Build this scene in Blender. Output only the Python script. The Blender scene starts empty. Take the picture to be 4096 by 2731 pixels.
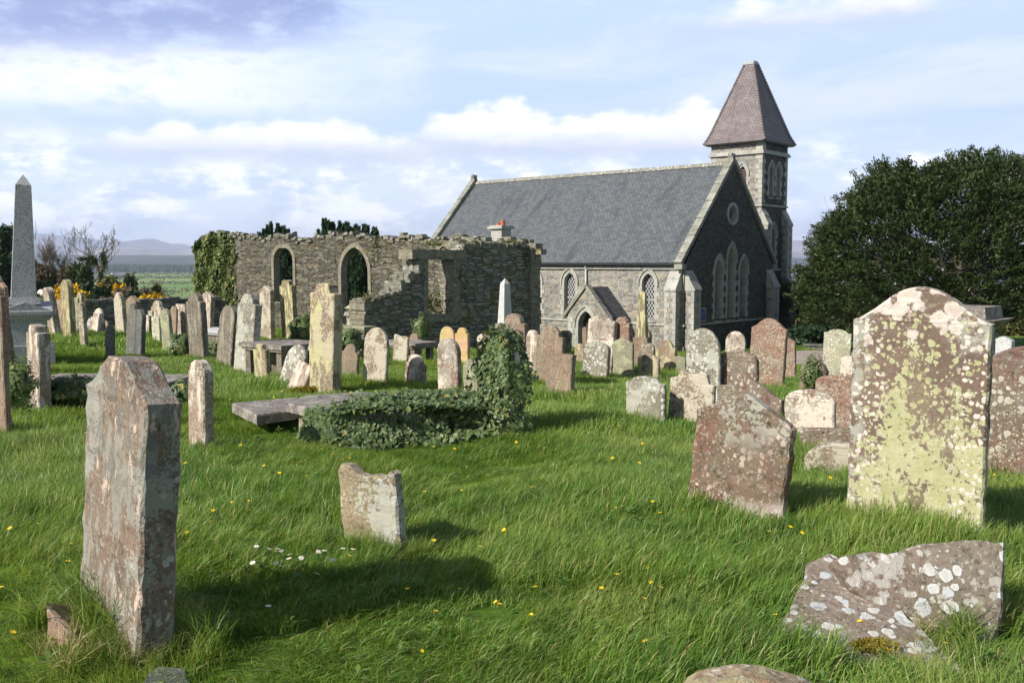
import bpy, bmesh, math, random
import numpy as np
from mathutils import Vector, Matrix
from mathutils.geometry import tessellate_polygon
R = math.radians
random.seed(7)
SC = bpy.context.scene
COL = SC.collection

# ------------------------------------------------------------------ camera
F = 3800.0; CX, CY = 2048.0, 1365.5; HOR = 1048.0; EYE = 1.6
PITCH = math.atan((CY-HOR)/F)
cam = bpy.data.cameras.new('camera'); camo = bpy.data.objects.new('camera', cam); COL.objects.link(camo)
camo.location = (0, 0, EYE); camo.rotation_euler = (R(90)-PITCH, 0, 0)
cam.sensor_width = 36.0; cam.lens = F/4096*36.0; cam.clip_start = 0.05; cam.clip_end = 60000
cam.dof.use_dof = False
SC.camera = camo
# ------------------------------------------------------------------ light
SUN_EL = 35.0
SHX, SHY = 0.85, 0.527                      # ground direction the shadows fall in
sl = bpy.data.lights.new('sun', 'SUN'); sl.energy = 5.0; sl.angle = R(0.55); sl.color = (1.0, 0.93, 0.82)
so = bpy.data.objects.new('sun', sl); COL.objects.link(so)
sd = Vector((SHX, SHY, 0)).normalized()*math.cos(R(SUN_EL)) + Vector((0, 0, -math.sin(R(SUN_EL))))
so.rotation_euler = sd.to_track_quat('-Z', 'Y').to_euler()
SC.view_settings.view_transform = 'Standard'; SC.view_settings.look = 'None'
SC.view_settings.exposure = 0.40; SC.view_settings.gamma = 1; SC.view_settings.use_curve_mapping = False
SC.cycles.use_denoising = True; SC.cycles.max_bounces = 6; SC.cycles.diffuse_bounces = 3
SC.cycles.transparent_max_bounces = 8; SC.cycles.volume_bounces = 2

# ------------------------------------------------------------------ node helper
class NT:
    def __init__(s, nt): s.nt = nt; s.N = nt.nodes; s.L = nt.links
    def n(s, t, props=None, **inp):
        nd = s.N.new(t)
        for k, v in (props or {}).items(): setattr(nd, k, v)
        for k, v in inp.items():
            key = int(k[1:]) if k[0] == 'i' and k[1:].isdigit() else k.replace('_', ' ')
            s.set(nd.inputs[key], v)
        return nd
    def set(s, sock, v):
        if isinstance(v, bpy.types.NodeSocket): s.L.new(v, sock)
        else:
            if sock.type == 'RGBA' and len(v) == 3: v = (*v, 1)
            sock.default_value = v
    def m(s, op, a, b=0.0, c=0.0, clamp=False):
        nd = s.N.new('ShaderNodeMath'); nd.operation = op; nd.use_clamp = clamp
        s.set(nd.inputs[0], a); s.set(nd.inputs[1], b); s.set(nd.inputs[2], c); return nd.outputs[0]
    def vm(s, op, a, b=(0, 0, 0)):
        nd = s.N.new('ShaderNodeVectorMath'); nd.operation = op; s.set(nd.inputs[0], a)
        if op == 'SCALE': s.set(nd.inputs[3], b)
        else: s.set(nd.inputs[1], b)
        return nd.outputs[0]
    def mix(s, f, a, b, mode='MIX'):
        nd = s.N.new('ShaderNodeMix'); nd.data_type = 'RGBA'; nd.blend_type = mode
        s.set(nd.inputs[0], f); s.set(nd.inputs[6], a); s.set(nd.inputs[7], b); return nd.outputs[2]
    def ss(s, v, lo, hi, a=0.0, b=1.0):
        nd = s.N.new('ShaderNodeMapRange'); nd.interpolation_type = 'SMOOTHSTEP'
        for i, x in enumerate((v, lo, hi, a, b)): s.set(nd.inputs[i], x)
        return nd.outputs[0]
    def noise(s, vec, scale, detail=3.0, rough=0.55, dist=0.0):
        nd = s.N.new('ShaderNodeTexNoise'); s.set(nd.inputs['Vector'], vec)
        nd.inputs['Scale'].default_value = scale; nd.inputs['Detail'].default_value = detail
        nd.inputs['Roughness'].default_value = rough; nd.inputs['Distortion'].default_value = dist
        return nd.outputs['Fac'], nd.outputs['Color']
    def voro(s, vec, scale, feat='F1', rnd=1.0, dim='3D'):
        nd = s.N.new('ShaderNodeTexVoronoi'); nd.feature = feat; nd.voronoi_dimensions = dim
        s.set(nd.inputs['Vector'], vec); nd.inputs['Scale'].default_value = scale
        nd.inputs['Randomness'].default_value = rnd
        return nd.outputs['Distance'], (nd.outputs['Color'] if feat != 'DISTANCE_TO_EDGE' else None)
    def sep(s, v):
        nd = s.N.new('ShaderNodeSeparateXYZ'); s.set(nd.inputs[0], v); return nd.outputs
    def comb(s, x, y, z):
        nd = s.N.new('ShaderNodeCombineXYZ')
        for i, v in enumerate((x, y, z)): s.set(nd.inputs[i], v)
        return nd.outputs[0]

def mat(name, rough=0.9, spec=0.2):
    m = bpy.data.materials.new(name); m.use_nodes = True
    t = NT(m.node_tree); b = m.node_tree.nodes['Principled BSDF']
    b.inputs['Roughness'].default_value = rough
    b.inputs['Specular IOR Level'].default_value = spec
    t.b = b
    return m, t
def bump(t, h, strength=0.5, dist=0.01):
    nd = t.N.new('ShaderNodeBump'); nd.inputs['Strength'].default_value = strength
    nd.inputs['Distance'].default_value = dist; t.set(nd.inputs['Height'], h)
    t.L.new(nd.outputs[0], t.b.inputs['Normal'])
def coords(t):
    """object coordinates shifted per object, generated z"""
    tc = t.N.new('ShaderNodeTexCoord'); oi = t.N.new('ShaderNodeObjectInfo')
    off = t.vm('SCALE', (31.7, 17.3, 53.1), oi.outputs['Random'])
    return t.vm('ADD', tc.outputs['Object'], off), tc, oi.outputs['Random']

# ------------------------------------------------------------------ world
w = bpy.data.worlds.new('World'); SC.world = w; w.use_nodes = True
t = NT(w.node_tree); bg = w.node_tree.nodes['Background']
sky = t.n('ShaderNodeTexSky', {'sky_type': 'NISHITA', 'sun_disc': False, 'sun_elevation': R(SUN_EL),
    'sun_rotation': math.atan2(-SHX, -SHY), 'air_density': 1.0, 'dust_density': 1.5, 'ozone_density': 2.0, 'altitude': 40})
tc = t.N.new('ShaderNodeTexCoord'); X, Y, Z = t.sep(tc.outputs['Generated'])
DEG = 180/math.pi
az = t.m('MULTIPLY', t.m('ARCTAN2', X, Y), DEG); el = t.m('MULTIPLY', t.m('ARCSINE', Z), DEG)
P = t.comb(t.m('MULTIPLY', az, 0.1), t.m('MULTIPLY', el, 0.22), 0.0)
fine = t.noise(P, 3.0, 8, 0.62)[0]; big = t.noise(P, 0.55, 4, 0.5, 0.6)[0]
wisp = t.noise(t.comb(t.m('MULTIPLY', az, 0.07), t.m('MULTIPLY', el, 0.24), 3.0), 1.1, 8, 0.6, 0.6)[0]
base = t.mix(1.0, sky.outputs[0], (0.07, 0.07, 0.07), 'MULTIPLY')
pale = t.mix(t.ss(el, 0, 9), (1.08, 1.18, 1.38), (0.62, 0.79, 1.10))
front = t.ss(t.m('ABSOLUTE', az), 80, 45, 0.25, 1.0)
c = t.mix(t.m('MULTIPLY', t.ss(el, 15, 38, 0.93, 0.10), front), base, pale)
c = t.mix(t.m('MULTIPLY', t.m('MULTIPLY', t.ss(wisp, 0.42, 0.68, 0, 0.6), t.ss(el, 50, 20, 0.2, 1.0)), front), c, (0.90, 0.94, 1.0))
# low broken layer under 6 degrees
lowm = t.m('MULTIPLY', t.ss(el, 8.0, 5.0), t.ss(t.noise(P, 1.6, 8, 0.6, 0.3)[0], 0.38, 0.56))
c = t.mix(t.m('MULTIPLY', lowm, 0.9), c, t.mix(t.ss(t.noise(P, 2.6, 6, 0.6)[0], 0.42, 0.60), (0.70, 0.82, 1.06), (1.35, 1.35, 1.34)))
# row of cumulus: flat bases near 6.3 deg, humped tops
def cumulus(c, a0, a1, b0, hgt, seed, soft=1.0):
    env = t.m('MULTIPLY', t.ss(az, a0, a0+6), t.ss(az, a1, a1-4))
    hump = t.noise(t.comb(t.m('MULTIPLY', az, 0.16), seed, 0), 1.0, 3, 0.55)[0]
    top = t.m('MULTIPLY', t.m('MULTIPLY', t.ss(hump, 0.28, 0.60, 0.42, 1.0), hgt), env)
    e = t.m('SUBTRACT', el, b0)
    pert = t.m('MULTIPLY', t.m('SUBTRACT', fine, 0.5), 2.6)
    f = t.m('SUBTRACT', t.m('ADD', top, pert), e)
    m_ = t.m('MULTIPLY', t.ss(f, -0.15, 0.75*soft), t.ss(t.m('ADD', e, t.m('MULTIPLY', pert, 0.35)), -0.9, 0.5))
    m_ = t.m('MULTIPLY', m_, env)
    sh = t.ss(t.m('ADD', e, t.m('MULTIPLY', pert, 0.7)), -0.3, 1.9)
    colr = t.mix(sh, (0.63, 0.71, 0.90), (1.22, 1.20, 1.18))
    return t.mix(t.m('MULTIPLY', m_, 0.93), c, colr)
c = cumulus(c, -27, -3, 5.9, 2.7, 4.2)
c = cumulus(c, -9, 15, 6.4, 3.3, 1.9)
c = cumulus(c, 4, 26, 13.0, 2.4, 7.7, 2.5)
bank = t.m('MULTIPLY', t.m('MULTIPLY', t.ss(el, 7.4, 9.2), t.ss(el, 13.5, 11.0)), t.ss(t.m('ADD', az, t.m('MULTIPLY', fine, 14)), 4, -12))
c = t.mix(t.m('MULTIPLY', bank, t.ss(fine, .30, .55, .25, .85)), c, (1.10, 1.12, 1.15))
# heavy lavender cloud upper left
q = t.m('ADD', t.m('ADD', t.m('MULTIPLY', t.m('SUBTRACT', el, 11.4), 0.6), t.m('MULTIPLY', t.m('ADD', az, 12.0), -0.06)), t.m('MULTIPLY', t.m('SUBTRACT', fine, 0.5), 3.4))
hm = t.ss(q, 0.0, 1.3)
hm = t.m('MULTIPLY', hm, t.ss(t.m('ADD', az, t.m('MULTIPLY', t.m('SUBTRACT', fine, 0.5), 14.0)), -7, -14)); hm = t.m('MULTIPLY', hm, t.ss(az, -100, -60))
c = t.mix(t.m('MULTIPLY', hm, 0.95), c, t.mix(t.ss(fine, 0.42, 0.72), (0.33, 0.41, 0.74), (0.60, 0.70, 0.98)))
t.L.new(c, bg.inputs['Color']); bg.inputs['Strength'].default_value = 0.84

# ------------------------------------------------------------------ geometry helpers
cp, sp = math.cos(PITCH), math.sin(PITCH)
def ray(px, py):
    u, v = (px-CX)/F, (CY-py)/F
    return Vector((u, cp+v*sp, -sp+v*cp))
def pt(px, py, Y):
    d = ray(px, py); k = Y/d.y
    return Vector((d.x*k, Y, EYE+d.z*k))
GU = [-.6, -.4, -.22, -.05, .1, .2, .32, .6]
GY = [0, 8, 13, 18, 22, 28, 36, 42, 50, 60]
GZ = np.array([[0,0,-.1,-.25,-.3,-.5,-.9,-1.1,-1.3,-1.0],
 [0,0,-.15,-.35,-.37,-.5,-1.0,-1.4,-1.8,-2.2],
 [0,0,-.2,-.45,-.65,-1.0,-1.45,-1.6,-1.8,-2.2],
 [0,0,-.2,-.45,-.75,-1.15,-1.6,-1.9,-2.4,-3.0],
 [0,0,-.22,-.5,-.85,-1.45,-2.1,-2.6,-3.1,-3.3],
 [0,0,-.3,-.65,-1.1,-1.7,-2.4,-2.8,-3.2,-3.3],
 [0,0,-.3,-.75,-1.3,-1.9,-2.5,-2.8,-3.0,-3.1],
 [0,0,-.25,-.65,-1.1,-1.7,-2.3,-2.6,-2.8,-3.0]])
def gzv(x, y):
    x = np.asarray(x, float); y = np.asarray(y, float)
    u = np.clip(x/np.maximum(y, 5.0), -.6, .6); yy = np.clip(y, 0, 60)
    iu = np.clip(np.searchsorted(GU, u)-1, 0, len(GU)-2); iy = np.clip(np.searchsorted(GY, yy)-1, 0, len(GY)-2)
    gu = np.array(GU); gy = np.array(GY, float)
    fu = (u-gu[iu])/(gu[iu+1]-gu[iu]); fy = (yy-gy[iy])/(gy[iy+1]-gy[iy])
    fu = fu*fu*(3-2*fu)
    z = (GZ[iu, iy]*(1-fu)+GZ[iu+1, iy]*fu)*(1-fy)+(GZ[iu, iy+1]*(1-fu)+GZ[iu+1, iy+1]*fu)*fy
    near = np.clip(1-(y-40)/15, 0, 1)
    z = z+near*(0.03*np.sin(x*1.7+1.1*np.sin(y*.9))+0.025*np.sin(y*2.1+x*.8))*np.clip((y-1)/4, 0, 1)
    tt = np.clip((y-66)/540, 0, 1); far = -28-z
    z = z+far*tt
    hill = np.clip((-u-.36)/.14, 0, 1); hill = hill*hill*(3-2*hill)
    z = z+hill*3.0*np.exp(-((y-118)/34)**2)
    xt = np.clip((np.abs(x)-90)/500, 0, 1)          # the hill the church stands on falls away sideways too
    z = z*(1-xt)+(-28)*xt
    return np.maximum(z, -28)
def gz(x, y): return float(gzv(x, y))
def hit(px, py, y0=1.5, y1=70):
    d = ray(px, py); prev = y0
    for i in range(1, 3000):
        Y = y0+(y1-y0)*i/3000; k = Y/d.y
        if EYE+d.z*k <= gz(d.x*k, Y): return Vector((d.x*k, Y, EYE+d.z*k))
    k = y1/d.y; return Vector((d.x*k, y1, gz(d.x*k, y1)))

def tag(o, label=None, cat=None, group=None, kind=None):
    if label: o['label'] = label
    if cat: o['category'] = cat
    if group: o['group'] = group
    if kind: o['kind'] = kind
    return o
def empty(name, loc=(0, 0, 0), rz=0.0):
    o = bpy.data.objects.new(name, None); o.location = loc; o.rotation_euler = (0, 0, rz)
    o.empty_display_size = 0.2; COL.objects.link(o); return o
def link(name, me, m=None, parent=None, smooth=False):
    o = bpy.data.objects.new(name, me); COL.objects.link(o)
    if m is not None and not me.materials: me.materials.append(m)
    if parent is not None: o.parent = parent
    if smooth: me.polygons.foreach_set('use_smooth', [True]*len(me.polygons))
    return o
def fastmesh(name, V, Fc, rnd=None):
    """V (n,3), Fc (m,k) -> mesh; rnd per face random float"""
    V = np.asarray(V, np.float32); Fc = np.asarray(Fc, np.int32); m_, k = Fc.shape
    me = bpy.data.meshes.new(name); me.vertices.add(len(V)); me.vertices.foreach_set('co', V.ravel())
    me.loops.add(m_*k); me.loops.foreach_set('vertex_index', Fc.ravel())
    me.polygons.add(m_); me.polygons.foreach_set('loop_start', np.arange(0, m_*k, k, dtype=np.int32))
    me.polygons.foreach_set('loop_total', np.full(m_, k, np.int32))
    if rnd is not None:
        a = me.attributes.new('rnd', 'FLOAT', 'FACE'); a.data.foreach_set('value', np.asarray(rnd, np.float32))
    me.update(calc_edges=True); return me
class MB:
    def __init__(s): s.v = []; s.f = []
    def add(s, vs, fs):
        k = len(s.v); s.v += [tuple(v) for v in vs]; s.f += [tuple(i+k for i in f) for f in fs]
    def box(s, x0, x1, y0, y1, z0, z1, M=None):
        vs = [(x, y, z) for z in (z0, z1) for y in (y0, y1) for x in (x0, x1)]
        if M is not None: vs = [M @ Vector(v) for v in vs]
        s.add(vs, [(0, 2, 3, 1), (4, 5, 7, 6), (0, 1, 5, 4), (2, 6, 7, 3), (0, 4, 6, 2), (1, 3, 7, 5)])
    def prism(s, poly, O, U, V, N, d0, d1):
        """poly in (u,v); extruded from d0 to d1 along N"""
        n = len(poly); O, U, V, N = map(Vector, (O, U, V, N))
        vs = [O+U*p[0]+V*p[1]+N*d for d in (d0, d1) for p in poly]
        tri = tessellate_polygon([[Vector((p[0], p[1], 0)) for p in poly]])
        s.add(vs, [tuple(i+n for i in t_) for t_ in tri]+[tuple(reversed(t_)) for t_ in tri]+
              [(i, (i+1) % n, n+(i+1) % n, n+i) for i in range(n)])
    def ring(s, outer, inner, O, U, V, N, d0, d1):
        """band between two loops of equal length, open at the ends of the lists if not closed"""
        n = len(outer); O, U, V, N = map(Vector, (O, U, V, N))
        P_ = lambda p, d: O+U*p[0]+V*p[1]+N*d
        vs = [P_(p, d1) for p in outer]+[P_(p, d1) for p in inner]+[P_(p, d0) for p in outer]+[P_(p, d0) for p in inner]
        fs = []
        for i in range(n-1):
            j = i+1
            fs += [(i, j, n+j, n+i), (i, 2*n+i, 2*n+j, j), (n+i, n+j, 3*n+j, 3*n+i), (2*n+i, 3*n+i, 3*n+j, 2*n+j)]
        fs += [(0, n, 3*n, 2*n), (n-1, 3*n-1, 4*n-1, 2*n-1)]
        s.add(vs, fs)
    def tube(s, pts, radii, sides=6):
        pts = [Vector(p) for p in pts]; k0 = len(s.v); n = len(pts)
        for i, p in enumerate(pts):
            d = (pts[min(i+1, n-1)]-pts[max(i-1, 0)]).normalized()
            a = d.orthogonal().normalized(); b = d.cross(a)
            for j in range(sides):
                th = 2*math.pi*j/sides; s.v.append(tuple(p+(a*math.cos(th)+b*math.sin(th))*radii[i]))
        for i in range(n-1):
            for j in range(sides):
                j2 = (j+1) % sides
                s.f.append((k0+i*sides+j, k0+i*sides+j2, k0+(i+1)*sides+j2, k0+(i+1)*sides+j))
        s.f.append(tuple(k0+(n-1)*sides+j for j in range(sides)))
        s.f.append(tuple(k0+sides-1-j for j in range(sides)))
    def build(s, name, m, parent=None, smooth=False, fix=True):
        me = bpy.data.meshes.new(name); me.from_pydata(s.v, [], s.f)
        if fix:
            bm = bmesh.new(); bm.from_mesh(me); bmesh.ops.recalc_face_normals(bm, faces=bm.faces); bm.to_mesh(me); bm.free()
        return link(name, me, m, parent, smooth)
rng = np.random.default_rng(11)

# ------------------------------------------------------------------ materials
def stone_mat(name, c0, c1, layers, rough=0.92, bmp=0.55, grain=1.0, pits=0.35):
    m, t = mat(name, rough, 0.15); v, tc, rnd = coords(t)
    n1 = t.noise(v, 3.2, 6, 0.6)[0]; n2 = t.noise(v, 38, 4, 0.65)[0]; n3 = t.noise(v, 160, 2, 0.6)[0]
    c = t.mix(t.ss(n1, 0.35, 0.65), c0, c1)
    c = t.mix(t.m('MULTIPLY', t.ss(n2, 0.42, 0.70), 0.55*grain), c, tuple(x*0.55 for x in c0))
    c = t.mix(t.m('MULTIPLY', t.ss(n3, 0.5, 0.75), 0.35*grain), c, tuple(min(1, x*1.7) for x in c1))
    if grain > .5:
        c = t.mix(t.m('MULTIPLY', t.ss(t.noise(v, 1.7, 5, 0.6)[0], .42, .66), .55), c, (0.17, 0.165, 0.12))
        c = t.mix(t.m('MULTIPLY', t.ss(t.noise(v, 26, 6, 0.7)[0], .54, .62), .6), c, (0.055, 0.045, 0.04))
        c = t.mix(t.m('MULTIPLY', t.ss(t.noise(t.vm('ADD', v, (9, 9, 9)), 44, 6, 0.7)[0], .56, .61), .7), c, (0.36, 0.35, 0.30))
    h = t.m('ADD', t.m('MULTIPLY', n2, 0.7), t.m('MULTIPLY', n3, 0.35))
    gz_ = t.sep(tc.outputs['Generated'])[2]
    wob = t.noise(v, 9, 4, 0.6)[1]; vd = t.vm('ADD', v, t.vm('SCALE', t.vm('SUBTRACT', wob, (0.5, 0.5, 0.5)), 0.05))
    for i, L in enumerate(layers):
        k = L['k']; col = L['c']; amt = L.get('a', 1.0)
        if k in ('spot', 'crust') and name != 'fallen_slab_stone': L = dict(L, s=L['s']*1.65)
        if k == 'spot':         # round lichen discs of many sizes
            vv = t.vm('ADD', vd, (3.1*i, 1.7*i, 0)); d, cc = t.voro(vv, L['s'])
            rr = t.m('MULTIPLY', t.m('POWER', t.sep(cc)[0], 1.2), L.get('r', 0.55))
            edge = t.m('MULTIPLY', t.m('SUBTRACT', t.noise(v, L['s']*4, 2)[0], 0.5), 0.22)
            f = t.m('SUBTRACT', rr, t.m('ADD', d, edge)); mk = t.ss(f, 0.0, 0.05)
            reg = t.ss(t.noise(vv, L.get('rs', 2.0), 3)[0], L.get('lo', 0.4), L.get('lo', 0.4)+0.16)
            mk = t.m('MULTIPLY', mk, reg)
            col = t.mix(t.ss(f, 0.0, 0.22), col, tuple(x*L.get('in', 0.8) for x in col))
        elif k == 'patch':
            vv = t.vm('ADD', vd, (5.3*i, 0, 2.9*i)); f = t.noise(vv, L['s'], 8, 0.68)[0]
            f = t.m('ADD', f, t.m('MULTIPLY', t.m('SUBTRACT', n2, 0.5), 0.12))
            mk = t.ss(f, L['lo'], L['lo']+L.get('w', 0.05))
        elif k == 'streak':
            vv = t.vm('MULTIPLY', t.vm('ADD', vd, (7.7*i, 1.1*i, 0)), (1, 1, L.get('z', 0.12)))
            mk = t.ss(t.noise(vv, L['s'], 6, 0.6)[0], L['lo'], L['lo']+L.get('w', 0.08))
        elif k == 'crust':      # crazed pale crust broken by small holes
            vv = t.vm('ADD', vd, (2.3*i, 4.1*i, 0)); d, cc = t.voro(vv, L['s'])
            f = t.m('ADD', t.noise(vv, L.get('rs', 2.5), 5, 0.65)[0], t.m('MULTIPLY', t.m('SUBTRACT', 0.5, d), 0.14))
            mk = t.ss(f, L['lo'], L['lo']+0.03)
        if 'zb' in L:           # keep to a height band, generated 0..1
            a0, a1 = L['zb']; g = t.m('ADD', gz_, t.m('MULTIPLY', t.m('SUBTRACT', n1, 0.5), 0.5))
            mk = t.m('MULTIPLY', mk, t.ss(g, a0, a1))
        mk = t.m('MULTIPLY', mk, amt)
        c = t.mix(mk, c, col); h = t.m('ADD', h, t.m('MULTIPLY', mk, 0.25))
    t.L.new(c, t.b.inputs['Base Color']); bump(t, h, bmp, 0.012)
    return m
WH = (0.50, 0.47, 0.41); CR = (0.46, 0.40, 0.28); YL = (0.43, 0.40, 0.22); GR = (0.36, 0.37, 0.33); DK = (0.05, 0.045, 0.04)
MO = (0.13, 0.09, 0.015); GN = (0.20, 0.22, 0.12); PK = (0.62, 0.48, 0.42)
foot = dict(k='patch', s=6, lo=0.42, c=MO, zb=(0.22, 0.12))
S = {}
S['red'] = stone_mat('red_sandstone_spotted', (0.215, 0.125, 0.095), (0.28, 0.165, 0.12), [
    dict(k='patch', s=5, lo=0.56, c=(0.28, 0.25, 0.20), a=.7), dict(k='spot', s=16, r=.6, lo=.40, c=CR), dict(k='spot', s=34, r=.55, lo=.42, c=WH)])
S['redw'] = stone_mat('red_sandstone_crusted', (0.19, 0.115, 0.09), (0.26, 0.16, 0.125), [
    dict(k='patch', s=4, lo=0.46, c=(0.33, 0.31, 0.27), a=.8), dict(k='crust', s=22, lo=.50, c=(0.58, 0.50, 0.43)), dict(k='spot', s=12, r=.6, lo=.42, c=WH), dict(k='spot', s=30, r=.5, lo=.4, c=CR)])
S['brown'] = stone_mat('brown_sandstone_plain', (0.20, 0.135, 0.10), (0.29, 0.20, 0.145), [
    dict(k='streak', s=9, lo=0.52, c=(0.30, 0.27, 0.19), a=.6), dict(k='patch', s=4, lo=0.60, c=GN, a=.6), dict(k='spot', s=26, r=.5, lo=.5, c=CR)])
S['cream'] = stone_mat('cream_crusted_stone', (0.22, 0.165, 0.12), (0.31, 0.24, 0.165), [
    dict(k='crust', s=26, lo=.485, c=(0.43, 0.39, 0.31)), dict(k='spot', s=18, r=.6, lo=.38, c=(0.50, 0.47, 0.40)), dict(k='spot', s=9, r=.5, lo=.45, c=(0.60, 0.58, 0.53)), dict(k='patch', s=9, lo=.60, c=(0.28, 0.22, 0.14), a=.8)])
S['white'] = stone_mat('white_streaked_stone', (0.27, 0.19, 0.15), (0.36, 0.28, 0.22), [
    dict(k='streak', s=11, lo=.50, c=(0.55, 0.49, 0.42), z=.25), dict(k='spot', s=22, r=.6, lo=.36, c=WH)])
S['grey'] = stone_mat('grey_lichened_stone', (0.17, 0.155, 0.13), (0.28, 0.26, 0.21), [
    dict(k='crust', s=20, lo=.50, c=(0.40, 0.40, 0.34), a=.8), dict(k='spot', s=11, r=.62, lo=.36, c=(0.58, 0.58, 0.53)), dict(k='spot', s=30, r=.5, lo=.38, c=WH)])
S['green'] = stone_mat('grey_green_stone', (0.22, 0.22, 0.15), (0.32, 0.31, 0.21), [
    dict(k='patch', s=4, lo=.5, c=(0.36, 0.38, 0.24), a=.7), dict(k='spot', s=24, r=.5, lo=.45, c=CR)])
S['palegreen'] = stone_mat('pale_green_stone', (0.36, 0.36, 0.25), (0.48, 0.46, 0.34), [
    dict(k='spot', s=15, r=.58, lo=.38, c=(0.74, 0.73, 0.66)), dict(k='patch', s=6, lo=.58, c=(0.28, 0.25, 0.18), a=.6)])
S['yellow'] = stone_mat('brown_stone_yellow_lichen', (0.20, 0.14, 0.10), (0.28, 0.20, 0.14), [
    dict(k='streak', s=6, lo=.50, c=YL, z=.35, w=.05), dict(k='crust', s=24, lo=.55, c=(0.42, 0.37, 0.27)), dict(k='spot', s=20, r=.6, lo=.42, c=(0.48, 0.45, 0.27)), dict(k='spot', s=30, r=.5, lo=.45, c=WH)])
S['tan'] = stone_mat('buff_sandstone', (0.46, 0.33, 0.14), (0.50, 0.36, 0.20), [
    dict(k='streak', s=4, lo=.5, c=(0.42, 0.37, 0.15), a=.7), dict(k='patch', s=2.2, lo=.54, c=(0.50, 0.30, 0.22), a=.6)], grain=.35)
S['olive'] = stone_mat('olive_stained_stone', (0.22, 0.18, 0.095), (0.29, 0.235, 0.13), [
    dict(k='streak', s=14, lo=.50, c=(0.50, 0.46, 0.28), z=.2), dict(k='patch', s=3, lo=.6, c=(0.2, 0.13, 0.08), a=.7)])
S['slate'] = stone_mat('dark_slate_stone', (0.075, 0.08, 0.085), (0.13, 0.135, 0.135), [
    dict(k='streak', s=8, lo=.55, c=(0.22, 0.22, 0.20), a=.6), dict(k='spot', s=20, r=.45, lo=.52, c=GR)])
S['dark'] = stone_mat('dark_weathered_stone', (0.10, 0.08, 0.065), (0.20, 0.17, 0.13), [
    dict(k='streak', s=10, lo=.50, c=(0.30, 0.29, 0.23), a=.7), dict(k='spot', s=22, r=.5, lo=.44, c=GR), foot])
S['darkred'] = stone_mat('dark_red_spotted_stone', (0.14, 0.085, 0.07), (0.22, 0.14, 0.11), [
    dict(k='patch', s=5, lo=.52, c=(0.2, 0.18, 0.15), a=.8), dict(k='spot', s=13, r=.6, lo=.40, c=(0.52, 0.50, 0.42)), dict(k='spot', s=28, r=.5, lo=.42, c=(0.5, 0.46, 0.34))])
S['fore'] = stone_mat('foreground_red_stone', (0.13, 0.062, 0.046), (0.185, 0.098, 0.072), [
    dict(k='patch', s=5.5, lo=.56, c=(0.20, 0.19, 0.16), a=.8), dict(k='patch', s=7, lo=.60, c=(0.30, 0.17, 0.06), a=.6),
    dict(k='crust', s=30, lo=.49, c=(0.34, 0.34, 0.29), zb=(0.62, 0.85), a=.8), dict(k='crust', s=26, lo=.47, c=(0.44, 0.385, 0.35), zb=(0.46, 0.32), a=.9),
    dict(k='spot', s=14, r=.55, lo=.46, c=PK, a=.9), dict(k='patch', s=9, lo=.60, c=(0.05, 0.045, 0.012), a=.8), dict(foot, zb=(0.32, 0.24))], bmp=.8)
S['left'] = stone_mat('foreground_left_stone', (0.16, 0.115, 0.09), (0.235, 0.17, 0.13), [
    dict(k='streak', s=9, lo=.50, c=(0.26, 0.25, 0.22), z=.35, w=.05, a=.85), dict(k='patch', s=11, lo=.52, c=(0.17, 0.165, 0.15), zb=(0.5, 0.75), a=.8),
    dict(k='crust', s=40, lo=.53, c=(0.30, 0.30, 0.27), a=.8), dict(k='streak', s=17, lo=.60, c=(0.50, 0.39, 0.33), z=.35, w=.04), dict(k='streak', s=5, lo=.66, c=(0.34, 0.31, 0.19), a=.4), dict(k='spot', s=14, r=.45, lo=.54, c=(0.5, 0.5, 0.47))], bmp=.8)
S['mid'] = stone_mat('foreground_middle_stone', (0.26, 0.20, 0.13), (0.36, 0.29, 0.19), [
    dict(k='patch', s=4, lo=.54, c=(0.27, 0.26, 0.14), a=.7), dict(k='patch', s=9, lo=.58, c=(0.26, 0.15, 0.10), a=.7), dict(k='crust', s=24, lo=.53, c=(0.42, 0.42, 0.37), a=.8), dict(k='spot', s=8, r=.5, lo=.42, c=(0.52, 0.53, 0.52)), dict(k='spot', s=24, r=.55, lo=.5, c=(0.55, 0.50, 0.35))], bmp=.8)
S['slab'] = stone_mat('fallen_slab_stone', (0.17, 0.13, 0.105), (0.25, 0.20, 0.165), [
    dict(k='patch', s=3.5, lo=.58, c=(0.30, 0.26, 0.19), a=.6), dict(k='spot', s=9.5, r=.60, lo=.38, c=(0.50, 0.52, 0.54), **{'in': .80}), dict(k='crust', s=22, lo=.62, c=(0.42, 0.41, 0.38), a=.7), dict(k='spot', s=17, r=.62, lo=.34, c=(0.60, 0.60, 0.58)), dict(k='spot', s=34, r=.5, lo=.44, c=WH), dict(k='patch', s=2.2, lo=.66, c=(0.22, 0.19, 0.04))], bmp=.7)
S['ledger'] = stone_mat('ledger_stone', (0.15, 0.13, 0.12), (0.22, 0.19, 0.175), [
    dict(k='patch', s=9, lo=.50, c=(0.33, 0.31, 0.28), a=.7), dict(k='spot', s=26, r=.5, lo=.45, c=WH), dict(k='patch', s=5, lo=.62, c=(0.1, 0.07, 0.05), a=.8)])
S['granite'] = stone_mat('grey_granite', (0.31, 0.315, 0.325), (0.38, 0.385, 0.39), [], rough=.5, bmp=.15, grain=.49)
S['whitegranite'] = stone_mat('pale_granite', (0.46, 0.46, 0.46), (0.52, 0.52, 0.51), [], rough=.5, bmp=.15, grain=.35)
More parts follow.
